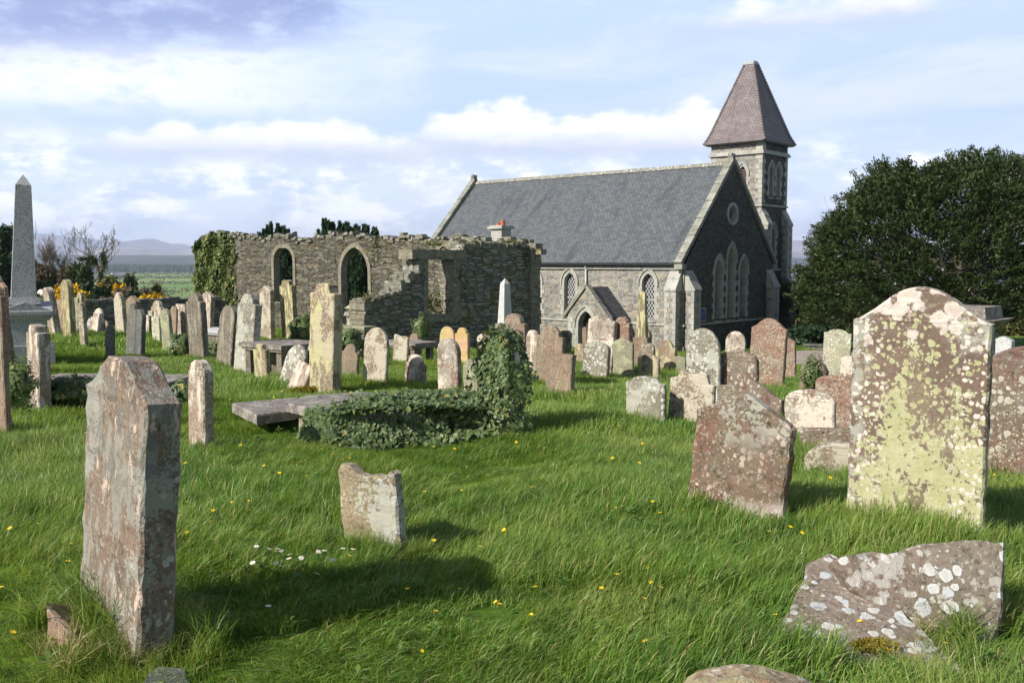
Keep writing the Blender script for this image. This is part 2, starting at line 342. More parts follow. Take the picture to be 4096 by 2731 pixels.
for nm_, hi, lo_ in (('granite', (0.55, 0.55, 0.56), (0.10, 0.10, 0.105)), ('whitegranite', (0.62, 0.62, 0.62), (0.22, 0.22, 0.23))):
    m = S[nm_]; t = NT(m.node_tree); t.b = m.node_tree.nodes['Principled BSDF']; c0 = t.b.inputs['Base Color'].links[0].from_socket; v, tc, rnd = coords(t)
    n = t.noise(v, 55, 2, .8)[0]; c1 = t.mix(t.ss(n, .54, .62), c0, hi); t.L.new(t.mix(t.ss(n, .44, .38), c1, lo_), t.b.inputs['Base Color'])
# the big stone, lower right: brown with a flood of yellow-green crust and round discs
def big_mat():
    m, t = mat('big_stone_yellow_crust', .92, .12); v, tc, rnd = coords(t)
    tcz = t.sep(tc.outputs['Object']); x, z = tcz[0], tcz[2]
    n2 = t.noise(v, 40, 4, .65)[0]; n1 = t.noise(v, 3, 5, .6)[0]; n3 = t.noise(v, 14, 5, .65)[0]
    c = t.mix(t.ss(n1, .35, .65), (0.15, 0.108, 0.088), (0.215, 0.158, 0.128))
    c = t.mix(t.m('MULTIPLY', t.ss(n2, .45, .7), .5), c, (0.11, 0.07, 0.055))
    # grey bloom at left edge and right shoulder
    gm = t.m('MULTIPLY', t.ss(n3, .46, .56), t.m('MAXIMUM', t.ss(x, -.22, -.34), t.m('MULTIPLY', t.ss(x, .12, .28), t.ss(z, 1.0, 1.2))))
    c = t.mix(gm, c, (0.33, 0.33, 0.29))
    wob = t.noise(v, 9, 4, .6)[1]; vd = t.vm('ADD', v, t.vm('SCALE', t.vm('SUBTRACT', wob, (.5, .5, .5)), .06)); vd = t.vm('ADD', vd, t.vm('SCALE', t.vm('SUBTRACT', t.noise(v, 45, 3, .7)[1], (.5, .5, .5)), .014))
    def discs(s, r, off):
        d, cc = t.voro(t.vm('ADD', vd, off), s); return t.m('SUBTRACT', t.m('MULTIPLY', t.m('POWER', t.sep(cc)[0], .8), r), d)
    # flood mask: low part everywhere, a tongue up the middle, another at right
    ax = t.m('ABSOLUTE', t.m('SUBTRACT', x, -.02))
    ton = t.m('SUBTRACT', t.m('SUBTRACT', 1.20, t.m('MULTIPLY', ax, 2.5)), z)
    ton2 = t.m('SUBTRACT', t.m('SUBTRACT', .98, t.m('MULTIPLY', t.m('ABSOLUTE', t.m('SUBTRACT', x, .2)), 1.6)), z)
    fl = t.m('MAXIMUM', t.m('MULTIPLY', ton, 1.2), t.m('MULTIPLY', ton2, 1.1))
    fl = t.m('ADD', fl, t.m('MULTIPLY', t.m('SUBTRACT', n3, .5), .7)); fl = t.m('ADD', fl, t.m('MULTIPLY', t.m('SUBTRACT', n1, .5), .9))
    d1 = discs(24, .75, (0, 0, 0)); d2 = discs(42, .7, (4, 1, 0)); dd = t.m('MAXIMUM', d1, t.m('MULTIPLY', d2, .8))
    flood = t.ss(t.m('ADD', t.m('MULTIPLY', fl, .9), t.m('MULTIPLY', dd, .55)), .05, .09)
    # holes in the crust
    hole = t.ss(t.m('ADD', t.noise(v, 9, 7, .74)[0], t.m('MULTIPLY', t.m('SUBTRACT', n2, .5), .45)), .555, .585)
    rem = t.m('MULTIPLY', t.ss(t.noise(t.vm('MULTIPLY', v, (1, 1, .4)), 5, 6, .7)[0], .54, .57), 1.0)
    flood = t.m('MULTIPLY', flood, t.m('SUBTRACT', 1.0, t.m('MAXIMUM', t.m('MULTIPLY', hole, .9), t.m('MULTIPLY', rem, .85))))
    free = t.m('MULTIPLY', t.ss(t.m('SUBTRACT', dd, .17), .0, .03), t.ss(t.m('ADD', z, t.m('MULTIPLY', n1, .3)), 1.55, 1.35))
    free = t.m('MULTIPLY', free, t.ss(x, -.36, -.24))
    ycol = t.mix(t.ss(n3, .35, .65), (0.36, 0.365, 0.20), (0.44, 0.43, 0.28)); ycol = t.mix(t.m('MULTIPLY', t.ss(n2, .5, .7), .45), ycol, (0.36, 0.36, 0.14))
    c = t.mix(t.m('MAXIMUM', flood, free), c, ycol)
    # pinkish white crust over the arch
    cr = t.noise(t.vm('ADD', vd, (9, 3, 1)), 8, 7, .7)[0]; d3 = discs(13, .8, (7, 7, 2))
    pm = t.m('ADD', t.m('ADD', t.m('MULTIPLY', t.m('SUBTRACT', z, 1.20), 1.0), t.m('MULTIPLY', t.m('SUBTRACT', cr, .5), 1.3)), t.m('MULTIPLY', d3, .5))
    pm = t.ss(pm, .02, .10)
    c = t.mix(pm, c, t.mix(t.ss(n3, .4, .6), (0.50, 0.425, 0.38), (0.56, 0.53, 0.48)))
    w2 = t.m('MULTIPLY', t.ss(discs(32, .55, (1, 9, 4)), 0, .05), t.ss(t.m('ADD', t.m('ABSOLUTE', x), t.m('MULTIPLY', n1, .3)), .28, .38))
    c = t.mix(t.m('MULTIPLY', w2, .9), c, (0.60, 0.56, 0.50))
    t.L.new(c, t.b.inputs['Base Color'])
    bump(t, t.m('ADD', t.m('MULTIPLY', n2, .7), t.m('MULTIPLY', t.m('MAXIMUM', flood, pm), .3)), .7, .012)
    return m
S['big'] = big_mat()

def rubble_mat(name, cols, mortar, su=1.0, sv=2.6, msz=.05, warp=.35, moss=0.0, mossc=(0.10, 0.085, 0.02), rag=.0, bstr=.8, light=.0):
    """random coursed rubble; u runs along either wall direction"""
    m, t = mat(name, .92, .15); tc = t.N.new('ShaderNodeTexCoord'); x, y, z = t.sep(tc.outputs['Object'])
    u = t.m('ADD', x, y)
    p = t.comb(u, z, 0.0); wob = t.noise(p, 1.6, 3, .6)[1]
    p2 = t.vm('ADD', t.comb(t.m('MULTIPLY', u, su), t.m('MULTIPLY', z, sv), 0.0), t.vm('SCALE', t.vm('SUBTRACT', wob, (.5, .5, .5)), warp))
    d, cc = t.voro(p2, 1.9, 'F1', .85, '2D'); e, _ = t.voro(p2, 1.9, 'DISTANCE_TO_EDGE', .85, '2D')
    r1, r2, r3 = t.sep(cc)
    c = t.mix(t.ss(r1, .2, .8), cols[0], cols[1]); c = t.mix(t.ss(r2, .72, .80), c, cols[2]); c = t.mix(t.ss(r3, .80, .86), c, cols[3])
    n2 = t.noise(tc.outputs['Object'], 14, 5, .65)[0]; n1 = t.noise(tc.outputs['Object'], .7, 5, .6)[0]
    c = t.mix(t.m('MULTIPLY', t.ss(n2, .4, .7), .5), c, tuple(q_*.45 for q_ in cols[0]))
    en = t.m('ADD', e, t.m('MULTIPLY', t.m('SUBTRACT', n2, .5), .08))
    mk = t.ss(en, msz, msz*.35)
    c = t.mix(t.m('MULTIPLY', mk, .9), c, mortar)
    if light: c = t.mix(t.m('MULTIPLY', t.ss(n1, .5, .66), light), c, (0.42, 0.40, 0.36))
    if moss:
        mm = t.m('ADD', t.noise(tc.outputs['Object'], 1.5, 7, .7)[0], t.m('MULTIPLY', t.m('SUBTRACT', n2, .5), .3))
        c = t.mix(t.m('MULTIPLY', t.ss(mm, .56, .62), moss), c, mossc)
        c = t.mix(t.m('MULTIPLY', t.ss(t.noise(tc.outputs['Object'], 11, 5, .7)[0], .6, .66), .6), c, (0.42, 0.42, 0.38))
    t.L.new(c, t.b.inputs['Base Color'])
    bump(t, t.m('ADD', t.ss(e, 0, .12), t.m('MULTIPLY', n2, .6)), bstr, .04)
    return m
M = {}
M['rubble'] = rubble_mat('church_rubble', [(0.17, 0.172, 0.165), (0.30, 0.29, 0.27), (0.39, 0.345, 0.26), (0.25, 0.215, 0.19)], (0.56, 0.54, 0.48), su=1.5, sv=4.2, msz=.075, light=.35)
M['rubble_shaded'] = rubble_mat('church_rubble_shaded', [(0.065, 0.068, 0.07), (0.12, 0.12, 0.118), (0.15, 0.12, 0.09), (0.085, 0.075, 0.07)], (0.24, 0.235, 0.22), su=1.7, sv=5.0, msz=.05)  # darker copy of the church rubble: shade of the sunless faces put into the colour
M['ruin'] = rubble_mat('ruin_masonry', [(0.16, 0.16, 0.14), (0.33, 0.32, 0.28), (0.40, 0.36, 0.28), (0.22, 0.19, 0.15)], (0.08, 0.078, 0.06), su=1.2, sv=6.5, msz=.09, warp=.8, moss=.85, mossc=(0.17, 0.145, 0.03))
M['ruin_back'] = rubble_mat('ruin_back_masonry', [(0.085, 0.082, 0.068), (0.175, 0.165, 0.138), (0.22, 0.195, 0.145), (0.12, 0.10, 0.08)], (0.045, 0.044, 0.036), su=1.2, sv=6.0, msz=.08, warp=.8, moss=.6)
M['fieldwall'] = rubble_mat('field_wall_masonry', [(0.13, 0.13, 0.12), (0.27, 0.265, 0.24), (0.34, 0.32, 0.27), (0.20, 0.19, 0.17)], (0.05, 0.05, 0.045), su=1.6, sv=4.2, msz=.08, warp=.6, moss=.3)
def ashlar(name, c0, c1, js=.0):
    m, t = mat(name, .88, .2); tc = t.N.new('ShaderNodeTexCoord'); o = tc.outputs['Object']; x, y, z = t.sep(o)
    n1 = t.noise(o, 1.3, 5, .6)[0]; n2 = t.noise(o, 18, 5, .65)[0]
    c = t.mix(t.ss(n1, .35, .65), c0, c1); c = t.mix(t.m('MULTIPLY', t.ss(n2, .5, .72), .45), c, tuple(q_*.5 for q_ in c0))
    c = t.mix(t.m('MULTIPLY', t.ss(t.noise(t.vm('MULTIPLY', o, (1, 1, .3)), 3, 6, .65)[0], .56, .64), .5), c, tuple(q_*.45 for q_ in c0))
    if js:
        j = t.m('ABSOLUTE', t.m('SUBTRACT', t.m('FRACT', t.m('DIVIDE', z, js)), .5)); jm = t.ss(j, .465, .485)
        c = t.mix(t.m('MULTIPLY', jm, .6), c, tuple(q_*.35 for q_ in c0))
    t.L.new(c, t.b.inputs['Base Color']); bump(t, n2, .4, .02); return m
M['dressed'] = ashlar('dressed_stone', (0.33, 0.33, 0.305), (0.44, 0.435, 0.40), .33)
M['dressed_plain'] = ashlar('dressed_stone_plain', (0.33, 0.33, 0.305), (0.43, 0.425, 0.39))
M['coping'] = ashlar('coping_stone', (0.21, 0.212, 0.18), (0.33, 0.325, 0.285))
M['ruin_dressed'] = stone_mat('ruin_dressed_stone', (0.15, 0.14, 0.11), (0.27, 0.24, 0.18), [dict(k='patch', s=2.5, lo=.55, c=(0.16, 0.13, 0.04), a=.7), dict(k='patch', s=9, lo=.55, c=(0.44, 0.42, 0.36), a=.6)])
def slate_mat(name, w_, h_, c0, c1, diamond=False, scale_u=1.0):
    m, t = mat(name, .55, .35); tc = t.N.new('ShaderNodeTexCoord'); o = tc.outputs['UV']; u, v, _ = t.sep(o)
    br = t.n('ShaderNodeTexBrick', {'offset': .5}, Vector=o, Color1=(0, 0, 0), Color2=(1, 1, 1), Mortar=(.5, .5, .5), Scale=1.0,
             Mortar_Size=.012, Mortar_Smooth=.2, Brick_Width=w_, Row_Height=h_)
    r = t.sep(br.outputs['Color'])[0]; obj = tc.outputs['Object']
    c = t.mix(t.ss(r, 0, 1), c0, c1)
    n1 = t.noise(t.comb(t.m('MULTIPLY', u, 1.2), t.m('MULTIPLY', v, .28), 0), 1.0, 6, .6)[0]; n2 = t.noise(obj, 9, 5, .6)[0]
    c = t.mix(t.m('MULTIPLY', t.ss(n1, .52, .68), .55), c, tuple(q_*.42 for q_ in c0))
    c = t.mix(t.m('MULTIPLY', t.ss(n2, .55, .75), .35), c, tuple(min(1, q_*1.9) for q_ in c1))
    jm = t.m('MULTIPLY', br.outputs['Fac'], .8)
    if diamond:
        band = t.ss(t.m('ABSOLUTE', t.m('SUBTRACT', t.m('FRACT', t.m('DIVIDE', v, 1.5)), .5)), .24, .25)
        a = t.m('ABSOLUTE', t.m('SUBTRACT', t.m('FRACT', t.m('ADD', t.m('DIVIDE', u, .19), t.m('DIVIDE', v, .28))), .5))
        b = t.m('ABSOLUTE', t.m('SUBTRACT', t.m('FRACT', t.m('SUBTRACT', t.m('DIVIDE', u, .19), t.m('DIVIDE', v, .28))), .5))
        dm = t.ss(t.m('MAXIMUM', a, b), .40, .46)
        jm = t.m('ADD', t.m('MULTIPLY', dm, t.m('MULTIPLY', band, .9)), t.m('MULTIPLY', jm, t.m('SUBTRACT', 1.0, band)))
    c = t.mix(jm, c, tuple(q_*.28 for q_ in c0))
    t.L.new(c, t.b.inputs['Base Color'])
    sawt = t.m('FRACT', t.m('DIVIDE', v, h_))
    bump(t, t.m('SUBTRACT', t.m('MULTIPLY', r, .4), t.m('ADD', sawt, jm)), .5, .015); return m
M['slate'] = slate_mat('roof_slates', .25, .165, (0.078, 0.090, 0.099), (0.122, 0.132, 0.136))
M['porch_slate'] = slate_mat('porch_slates', .3, .2, (0.055, 0.065, 0.075), (0.085, 0.095, 0.105))
M['tile'] = slate_mat('spire_tiles', .22, .17, (0.135, 0.112, 0.115), (0.19, 0.162, 0.165), True)
def flat_mat(name, c, rough=.6, spec=.3, metal=0.0, var=.15, sc=8):
    m, t = mat(name, rough, spec); v, tc, rnd = coords(t); n = t.noise(v, sc, 4, .6)[0]
    t.L.new(t.mix(t.ss(n, .3, .7), tuple(q_*(1-var) for q_ in c), tuple(min(1, q_*(1+var)) for q_ in c)), t.b.inputs['Base Color'])
    t.b.inputs['Metallic'].default_value = metal; return m
M['gutter'] = flat_mat('black_gutter', (0.02, 0.02, 0.022), .4, .4)
M['pipe'] = flat_mat('white_downpipe', (0.6, 0.6, 0.6), .4, .4)
M['glassdark'] = flat_mat('dark_glass', (0.03, 0.035, 0.04), .12, .5)
M['board'] = flat_mat('grey_leaded_glass', (0.11, 0.11, 0.11), .5, .3)
M['door'] = flat_mat('brown_door_wood', (0.055, 0.035, 0.028), .6, .3)
M['louvre'] = flat_mat('red_brown_louvre', (0.17, 0.115, 0.10), .6, .2)
M['sign'] = flat_mat('blue_sign', (0.02, 0.035, 0.26), .35, .4, var=.05)
M['signlight'] = flat_mat('pale_sign_paint', (0.5, 0.52, 0.6), .5, .3)
M['pot'] = flat_mat('terracotta', (0.38, 0.12, 0.065), .8, .2)
M['bark'] = stone_mat('bark', (0.06, 0.05, 0.04), (0.12, 0.10, 0.08), [dict(k='patch', s=2, lo=.5, c=(0.05, 0.065, 0.02), a=.6)])
M['twig'] = flat_mat('twig_wood', (0.15, 0.12, 0.10), .9, .1, var=.4)
M['wood'] = flat_mat('weathered_wood', (0.13, 0.11, 0.09), .9, .1, var=.3)
# lattice panes
m, t = mat('diamond_lattice_glass', .4, .4); tc = t.N.new('ShaderNodeTexCoord'); x, y, z = t.sep(tc.outputs['Object']); u = t.m('ADD', x, y)
a = t.m('ABSOLUTE', t.m('SUBTRACT', t.m('FRACT', t.m('ADD', t.m('DIVIDE', u, .19), t.m('DIVIDE', z, .30))), .5))
b = t.m('ABSOLUTE', t.m('SUBTRACT', t.m('FRACT', t.m('SUBTRACT', t.m('DIVIDE', u, .19), t.m('DIVIDE', z, .30))), .5))
t.L.new(t.mix(t.ss(t.m('MAXIMUM', a, b), .40, .43), (0.03, 0.032, 0.04), (0.50, 0.50, 0.50)), t.b.inputs['Base Color']); M['lattice'] = m

def leaf_mat(name, c0, c1, c2=None, rough=.5, spec=.3, trans=.25, p2=.9):
    m, t = mat(name, rough, spec); at = t.n('ShaderNodeAttribute', {'attribute_name': 'rnd'}); f = at.outputs['Fac']
    c = t.mix(f, c0, c1)
    if c2: c = t.mix(t.ss(f, p2, p2+.02), c, c2)
    geo = t.N.new('ShaderNodeNewGeometry'); n = t.noise(geo.outputs['Position'], .9, 3, .6)[0]
    c = t.mix(t.ss(n, .35, .7, 0, .35), c, tuple(q_*1.6 for q_ in c1))
    t.L.new(c, t.b.inputs['Base Color'])
    if trans:
        tr = t.N.new('ShaderNodeBsdfTranslucent'); t.L.new(c, tr.inputs['Color']); mx = t.N.new('ShaderNodeMixShader')
        mx.inputs[0].default_value = trans; t.L.new(t.b.outputs[0], mx.inputs[1]); t.L.new(tr.outputs[0], mx.inputs[2])
        t.L.new(mx.outputs[0], m.node_tree.nodes['Material Output'].inputs['Surface'])
    return m
M['ivy'] = leaf_mat('ivy_leaves', (0.045, 0.085, 0.03), (0.135, 0.19, 0.07), (0.30, 0.28, 0.08), .5, .35, .15, .93)
M['ivy_yellow'] = leaf_mat('ivy_leaves_sunlit', (0.05, 0.085, 0.02), (0.13, 0.17, 0.05), (0.30, 0.30, 0.09), .5, .35, .15, .82)
M['yew'] = leaf_mat('yew_foliage', (0.017, 0.036, 0.011), (0.046, 0.070, 0.018), (0.085, 0.085, 0.03), .5, .25, .12, .95)
M['irish'] = leaf_mat('irish_yew_foliage', (0.014, 0.034, 0.016), (0.03, 0.06, 0.026), None, .5, .25, .1)
M['shrub'] = leaf_mat('shrub_foliage', (0.035, 0.055, 0.02), (0.085, 0.105, 0.035), None, .6, .2, .2)
M['olive'] = leaf_mat('olive_foliage', (0.07, 0.075, 0.025), (0.15, 0.15, 0.05), None, .6, .2, .25)
M['brownleaf'] = leaf_mat('bare_scrub', (0.09, 0.07, 0.05), (0.16, 0.13, 0.09), None, .8, .1, .1)
M['gorse'] = leaf_mat('gorse_bloom', (0.06, 0.08, 0.015), (0.12, 0.10, 0.02), (0.90, 0.56, 0.02), .7, .1, .2, .25)
M['moss'] = leaf_mat('moss_cushion', (0.14, 0.12, 0.012), (0.24, 0.19, 0.03), None, .9, .1, .2)
M['redplant'] = leaf_mat('red_green_weeds', (0.10, 0.14, 0.03), (0.16, 0.20, 0.05), (0.22, 0.09, 0.07), .6, .2, .2, .6)
# grass blades: colour by blade and by place
def grass_mat(name):
    m, t = mat(name, .42, .35); at = t.n('ShaderNodeAttribute', {'attribute_name': 'rnd'}); f = at.outputs['Fac']
    geo = t.N.new('ShaderNodeNewGeometry'); p = geo.outputs['Position']
    n = t.noise(p, .7, 4, .6)[0]; n2 = t.noise(p, 3.5, 3, .6)[0]
    c = t.mix(f, (0.095, 0.20, 0.028), (0.210, 0.34, 0.060))
    c = t.mix(t.ss(n, .40, .66, 0, .6), c, (0.29, 0.37, 0.085))
    c = t.mix(t.ss(n2, .42, .70, 0, .7), c, (0.07, 0.155, 0.028))
    c = t.mix(t.ss(t.noise(p, .33, 5, .6)[0], .52, .66, 0, .28), c, (0.32, 0.36, 0.11))
    c = t.mix(t.ss(f, .93, .94), c, (0.42, 0.38, 0.17))
    t.L.new(c, t.b.inputs['Base Color'])
    tr = t.N.new('ShaderNodeBsdfTranslucent'); t.L.new(t.mix(1.0, c, (1.25, 1.2, .6), 'MULTIPLY'), tr.inputs['Color']); mx = t.N.new('ShaderNodeMixShader')
    mx.inputs[0].default_value = .38; t.L.new(t.b.outputs[0], mx.inputs[1]); t.L.new(tr.outputs[0], mx.inputs[2])
    t.L.new(mx.outputs[0], m.node_tree.nodes['Material Output'].inputs['Surface'])
    return m
M['grass'] = grass_mat('grass_blades')
M['straw'] = leaf_mat('dry_grass', (0.22, 0.20, 0.07), (0.42, 0.36, 0.18), (0.14, 0.2, 0.04), .6, .2, .3, .72)

# ------------------------------------------------------------------ ground, one sheet to the horizon
def ground_mat():
    m, t = mat('ground', .95, .05); geo = t.N.new('ShaderNodeNewGeometry'); p = geo.outputs['Position']; x, y, z = t.sep(p)
    n = t.noise(p, .7, 5, .6)[0]; n2 = t.noise(p, 9, 5, .65)[0]; nf = t.noise(p, 60, 3, .6)[0]
    near = t.mix(t.ss(n, .35, .65), (0.045, 0.10, 0.012), (0.10, 0.175, 0.024)); near = t.mix(t.ss(n2, .45, .7, 0, .6), near, (0.025, 0.055, 0.01))
    near = t.mix(t.ss(nf, .45, .7, 0, .4), near, (0.11, 0.15, 0.03))
    past = t.mix(t.ss(t.noise(p, .06, 4, .6)[0], .4, .6), (0.11, 0.19, 0.045), (0.16, 0.235, 0.055)); past = t.mix(t.ss(n, .5, .7, 0, .4), past, (0.07, 0.11, 0.03))
    pv = t.vm('MULTIPLY', p, (.0042, .0016, 0)); d, cc = t.voro(pv, 1.0, 'F1', .9, '2D'); r1, r2, r3 = t.sep(cc)
    far = t.mix(r1, (0.15, 0.24, 0.065), (0.27, 0.34, 0.11)); far = t.mix(t.ss(r2, .6, .7), far, (0.22, 0.20, 0.11))
    far = t.mix(t.ss(t.noise(p, .02, 5, .65)[0], .4, .7, 0, .5), far, (0.12, 0.13, 0.07))
    e, _ = t.voro(pv, 1.0, 'DISTANCE_TO_EDGE', .9, '2D'); far = t.mix(t.ss(e, .022, .012, 0, .8), far, (0.05, 0.055, 0.03))
    tan = t.mix(t.ss(t.noise(p, .05, 5, .6)[0], .4, .6), (0.30, 0.26, 0.14), (0.42, 0.36, 0.21))
    far = t.mix(t.m('MULTIPLY', t.ss(t.m('DIVIDE', x, t.m('MAXIMUM', y, 10)), .16, .24), t.ss(y, 90, 200)), far, tan)
    inyard = t.m('MULTIPLY', t.ss(y, 62, 52), t.ss(t.m('ABSOLUTE', x), 60, 45))
    c = t.mix(inyard, past, near); c = t.mix(t.ss(y, 130, 260), c, far)
    t.L.new(c, t.b.inputs['Base Color']); bump(t, n2, .5, .05); return m
ys = np.concatenate([np.linspace(-40, 0, 15), np.linspace(.6, 66, 150), 66+np.geomspace(1.2, 14000, 75)])
xs_ = np.concatenate([np.linspace(0, 42, 90), 42+np.geomspace(1.2, 14000, 45)]); xs_ = np.concatenate([-xs_[::-1], xs_[1:]])
GX, GYY = np.meshgrid(xs_, ys); GZZ = gzv(GX, GYY)
V = np.stack([GX.ravel(), GYY.ravel(), GZZ.ravel()], 1); nx, ny = len(xs_), len(ys)
ii = (np.arange(ny-1)[:, None]*nx+np.arange(nx-1)[None, :]).ravel()
ground = link('ground', fastmesh('ground', V, np.stack([ii, ii+1, ii+nx+1, ii+nx], 1)), ground_mat(), smooth=True); tag(ground, kind='structure')
def draped(name, poly, m, dz=.012, n=24, kind='structure'):
    """grid patch over the ground inside a quad of 4 xy corners"""
    a, b, c, d = [np.array(q_, float) for q_ in poly]; s = np.linspace(0, 1, n)[:, None, None]; r = np.linspace(0, 1, n)[None, :, None]
    P_ = (a*(1-r)+b*r)*(1-s)+(d*(1-r)+c*r)*s; z = gzv(P_[..., 0], P_[..., 1])+dz
    V = np.concatenate([P_, z[..., None]], -1).reshape(-1, 3); i = (np.arange(n-1)[:, None]*n+np.arange(n-1)[None, :]).ravel()
    o = link(name, fastmesh(name, V, np.stack([i, i+1, i+n+1, i+n], 1)), m, smooth=True); tag(o, kind=kind); return o
m, t = mat('gravel', .95, .1); v, tc, rnd = coords(t); n = t.noise(v, 40, 4, .7)[0]; n1 = t.noise(v, .8, 4, .6)[0]
t.L.new(t.mix(t.ss(n1, .35, .65), t.mix(t.ss(n, .3, .7), (0.22, 0.19, 0.17), (0.38, 0.33, 0.30)), t.mix(n, (0.28, 0.24, 0.22), (0.42, 0.37, 0.33))), t.b.inputs['Base Color']); bump(t, n, .5, .02); M['gravel'] = m
draped('path', [(9.6, 39.5), (34, 38.5), (34, 47.0), (13.2, 48.6)], M['gravel'], .04)
m, t = mat('water', .08, .5); t.b.inputs['Base Color'].default_value = (0.10, 0.14, 0.20, 1); M['water'] = m
me = bpy.data.meshes.new('water'); me.from_pydata([(260, 1270, -27.7), (1400, 1270, -27.7), (2600, 3000, -27.7), (560, 3000, -27.7)], [], [(0, 1, 2, 3)])
tag(link('water', me, M['water']), kind='structure')

# ------------------------------------------------------------------ hills, far forest, haze
def ridge(name, Y0, depth, x0, x1, pts, m, seed, rough=.06, n=240, nd=14):
    """a real range: crest given as image heights (px x, px y), falling away to front and back"""
    px = np.array([p_[0] for p_ in pts], float); pyy = np.array([p_[1] for p_ in pts], float)
    xs = np.linspace(x0, x1, n); ppx = xs/Y0*F+CX
    crest = EYE+(HOR-np.interp(ppx, px, pyy))*Y0/F
    r_ = np.random.default_rng(seed); V = []
    for j in range(nd+1):
        s = j/nd; prof = math.sin(math.pi*s)**.8 if 0 < s < 1 else 0
        ph = r_.uniform(0, 6, 8); nz = sum(np.sin(xs/Y0*(18*1.7**k)+ph[k])*0.5**k for k in range(6))
        z = -29+(crest+29)*(prof if s != .5 else 1)*(1+(rough*nz if s != .5 else rough*.12*nz))
        V.append(np.stack([xs, np.full(n, Y0+depth*(s-.5))+nz*depth*.02, z], 1))
    V = np.concatenate(V); i = (np.arange(nd)[:, None]*n+np.arange(n-1)[None, :]).ravel()
    o = link(name, fastmesh(name, V, np.stack([i, i+1, i+n+1, i+n], 1)), m, smooth=True); tag(o, kind='structure'); return o
def hill_mat(name, a, b, c_, sc):
    m, t = mat(name, 1.0, 0.0); geo = t.N.new('ShaderNodeNewGeometry'); p = geo.outputs['Position']
    n = t.noise(t.vm('MULTIPLY', p, (1, .5, 2.2)), sc, 7, .62)[0]; n2 = t.noise(p, sc*.3, 4, .6)[0]
    t.L.new(t.mix(t.ss(n2, .45, .6), t.mix(t.ss(n, .4, .62), a, b), c_), t.b.inputs['Base Color']); return m
HM = hill_mat('moor_hill', (0.10, 0.10, 0.12), (0.36, 0.28, 0.25), (0.16, 0.15, 0.16), .0016)
HW = hill_mat('wooded_hill', (0.035, 0.042, 0.05), (0.07, 0.075, 0.075), (0.09, 0.085, 0.08), .004)
ridge('hills', 13500, 5200, -13000, 13000, [(-1200, 960), (100, 950), (220, 943), (330, 953), (420, 970), (520, 972), (580, 955), (630, 957), (740, 990), (830, 980), (1300, 985), (1700, 1000), (3100, 975), (3160, 962), (3300, 964), (3450, 985), (4200, 1000), (5600, 980)], HM, 3, .10)
ridge('hills', 9800, 2400, -9500, 9500, [(-1200, 985), (100, 978), (230, 985), (300, 1005), (420, 1000), (500, 985), (560, 988), (640, 1005), (760, 1018), (900, 1012), (3000, 1030), (3200, 1008), (3400, 1020), (5600, 1010)], HM, 5, .10)
ridge('hills', 5200, 1400, -5200, 5200, [(-1200, 1020), (160, 1024), (260, 1016), (340, 1028), (430, 1020), (480, 1023), (600, 1021), (760, 1022), (1500, 1030), (3100, 1030), (3300, 1036), (4400, 1025), (5600, 1020)], HW, 8, .03)
# conifer wood on the plain: real rows of small cones
def conewood(name, n, x0, x1, y0, y1, h0, h1, seed, m):
    r_ = np.random.default_rng(seed); x = r_.uniform(x0, x1, n); y = r_.uniform(y0, y1, n); h = r_.uniform(h0, h1, n)
    k = 5; th = np.arange(k)*2*np.pi/k; V = np.zeros((n, k+1, 3)); rad = h*.28
    V[:, :k, 0] = x[:, None]+rad[:, None]*np.cos(th); V[:, :k, 1] = y[:, None]+rad[:, None]*np.sin(th); V[:, :k, 2] = -28
    V[:, k, 0] = x; V[:, k, 1] = y; V[:, k, 2] = -28+h
    tri = np.array([[j, (j+1) % k, k] for j in range(k)]); Fc = (np.arange(n)[:, None, None]*(k+1)+tri[None]).reshape(-1, 3)
    o = link(name, fastmesh(name, V.reshape(-1, 3), Fc, r_.uniform(0, 1, n*k)), m); return o
WD = leaf_mat('conifer_wood', (0.018, 0.03, 0.018), (0.035, 0.05, 0.028), None, .8, .1, 0)
tag(conewood('forest', 9000, -2600, 700, 2750, 3050, 17, 25, 4, WD), 'dark conifer wood in a long band across the far plain', 'forest', kind='stuff')
HG = leaf_mat('hedge_foliage', (0.05, 0.055, 0.03), (0.10, 0.10, 0.055), None, .8, .1, .1)
def hedgerow(a, b, h, wd, n, seed, label):
    r_ = np.random.default_rng(seed); s = r_.uniform(0, 1, n); x = a[0]+(b[0]-a[0])*s+r_.normal(0, wd, n); y = a[1]+(b[1]-a[1])*s+r_.normal(0, wd, n)
    gap = np.sin(s*37+seed)+np.sin(s*91+2*seed); hh = h*(.35+.5*np.clip(gap*.4+.5, 0, 1)+.5*r_.uniform(0, 1, n)**6)
    z = gzv(x, y); tt = r_.uniform(0, 1, n)**.7
    P_ = np.stack([x, y, z+hh*tt], 1); N_ = r_.normal(0, 1, (n, 3)); N_ /= np.linalg.norm(N_, axis=1)[:, None]
    o = leafcloud('hedgerow', P_, N_, h*.22*r_.uniform(.6, 1.3, n), HG, shape='quad', seed=seed); tag(o, label, 'hedge'); return o
LEAF = {'quad': [(-.5, -.35), (.5, -.35), (.5, .35), (-.5, .35)],
        'blade': [(-.5, 0), (0, -.16), (.5, 0), (0, .16)],
        'ivy': [(-.10, -.45), (.20, -.40), (.50, -.05), (.18, .08), (.02, .52), (-.18, .10), (-.52, -.02), (-.25, -.38)]}
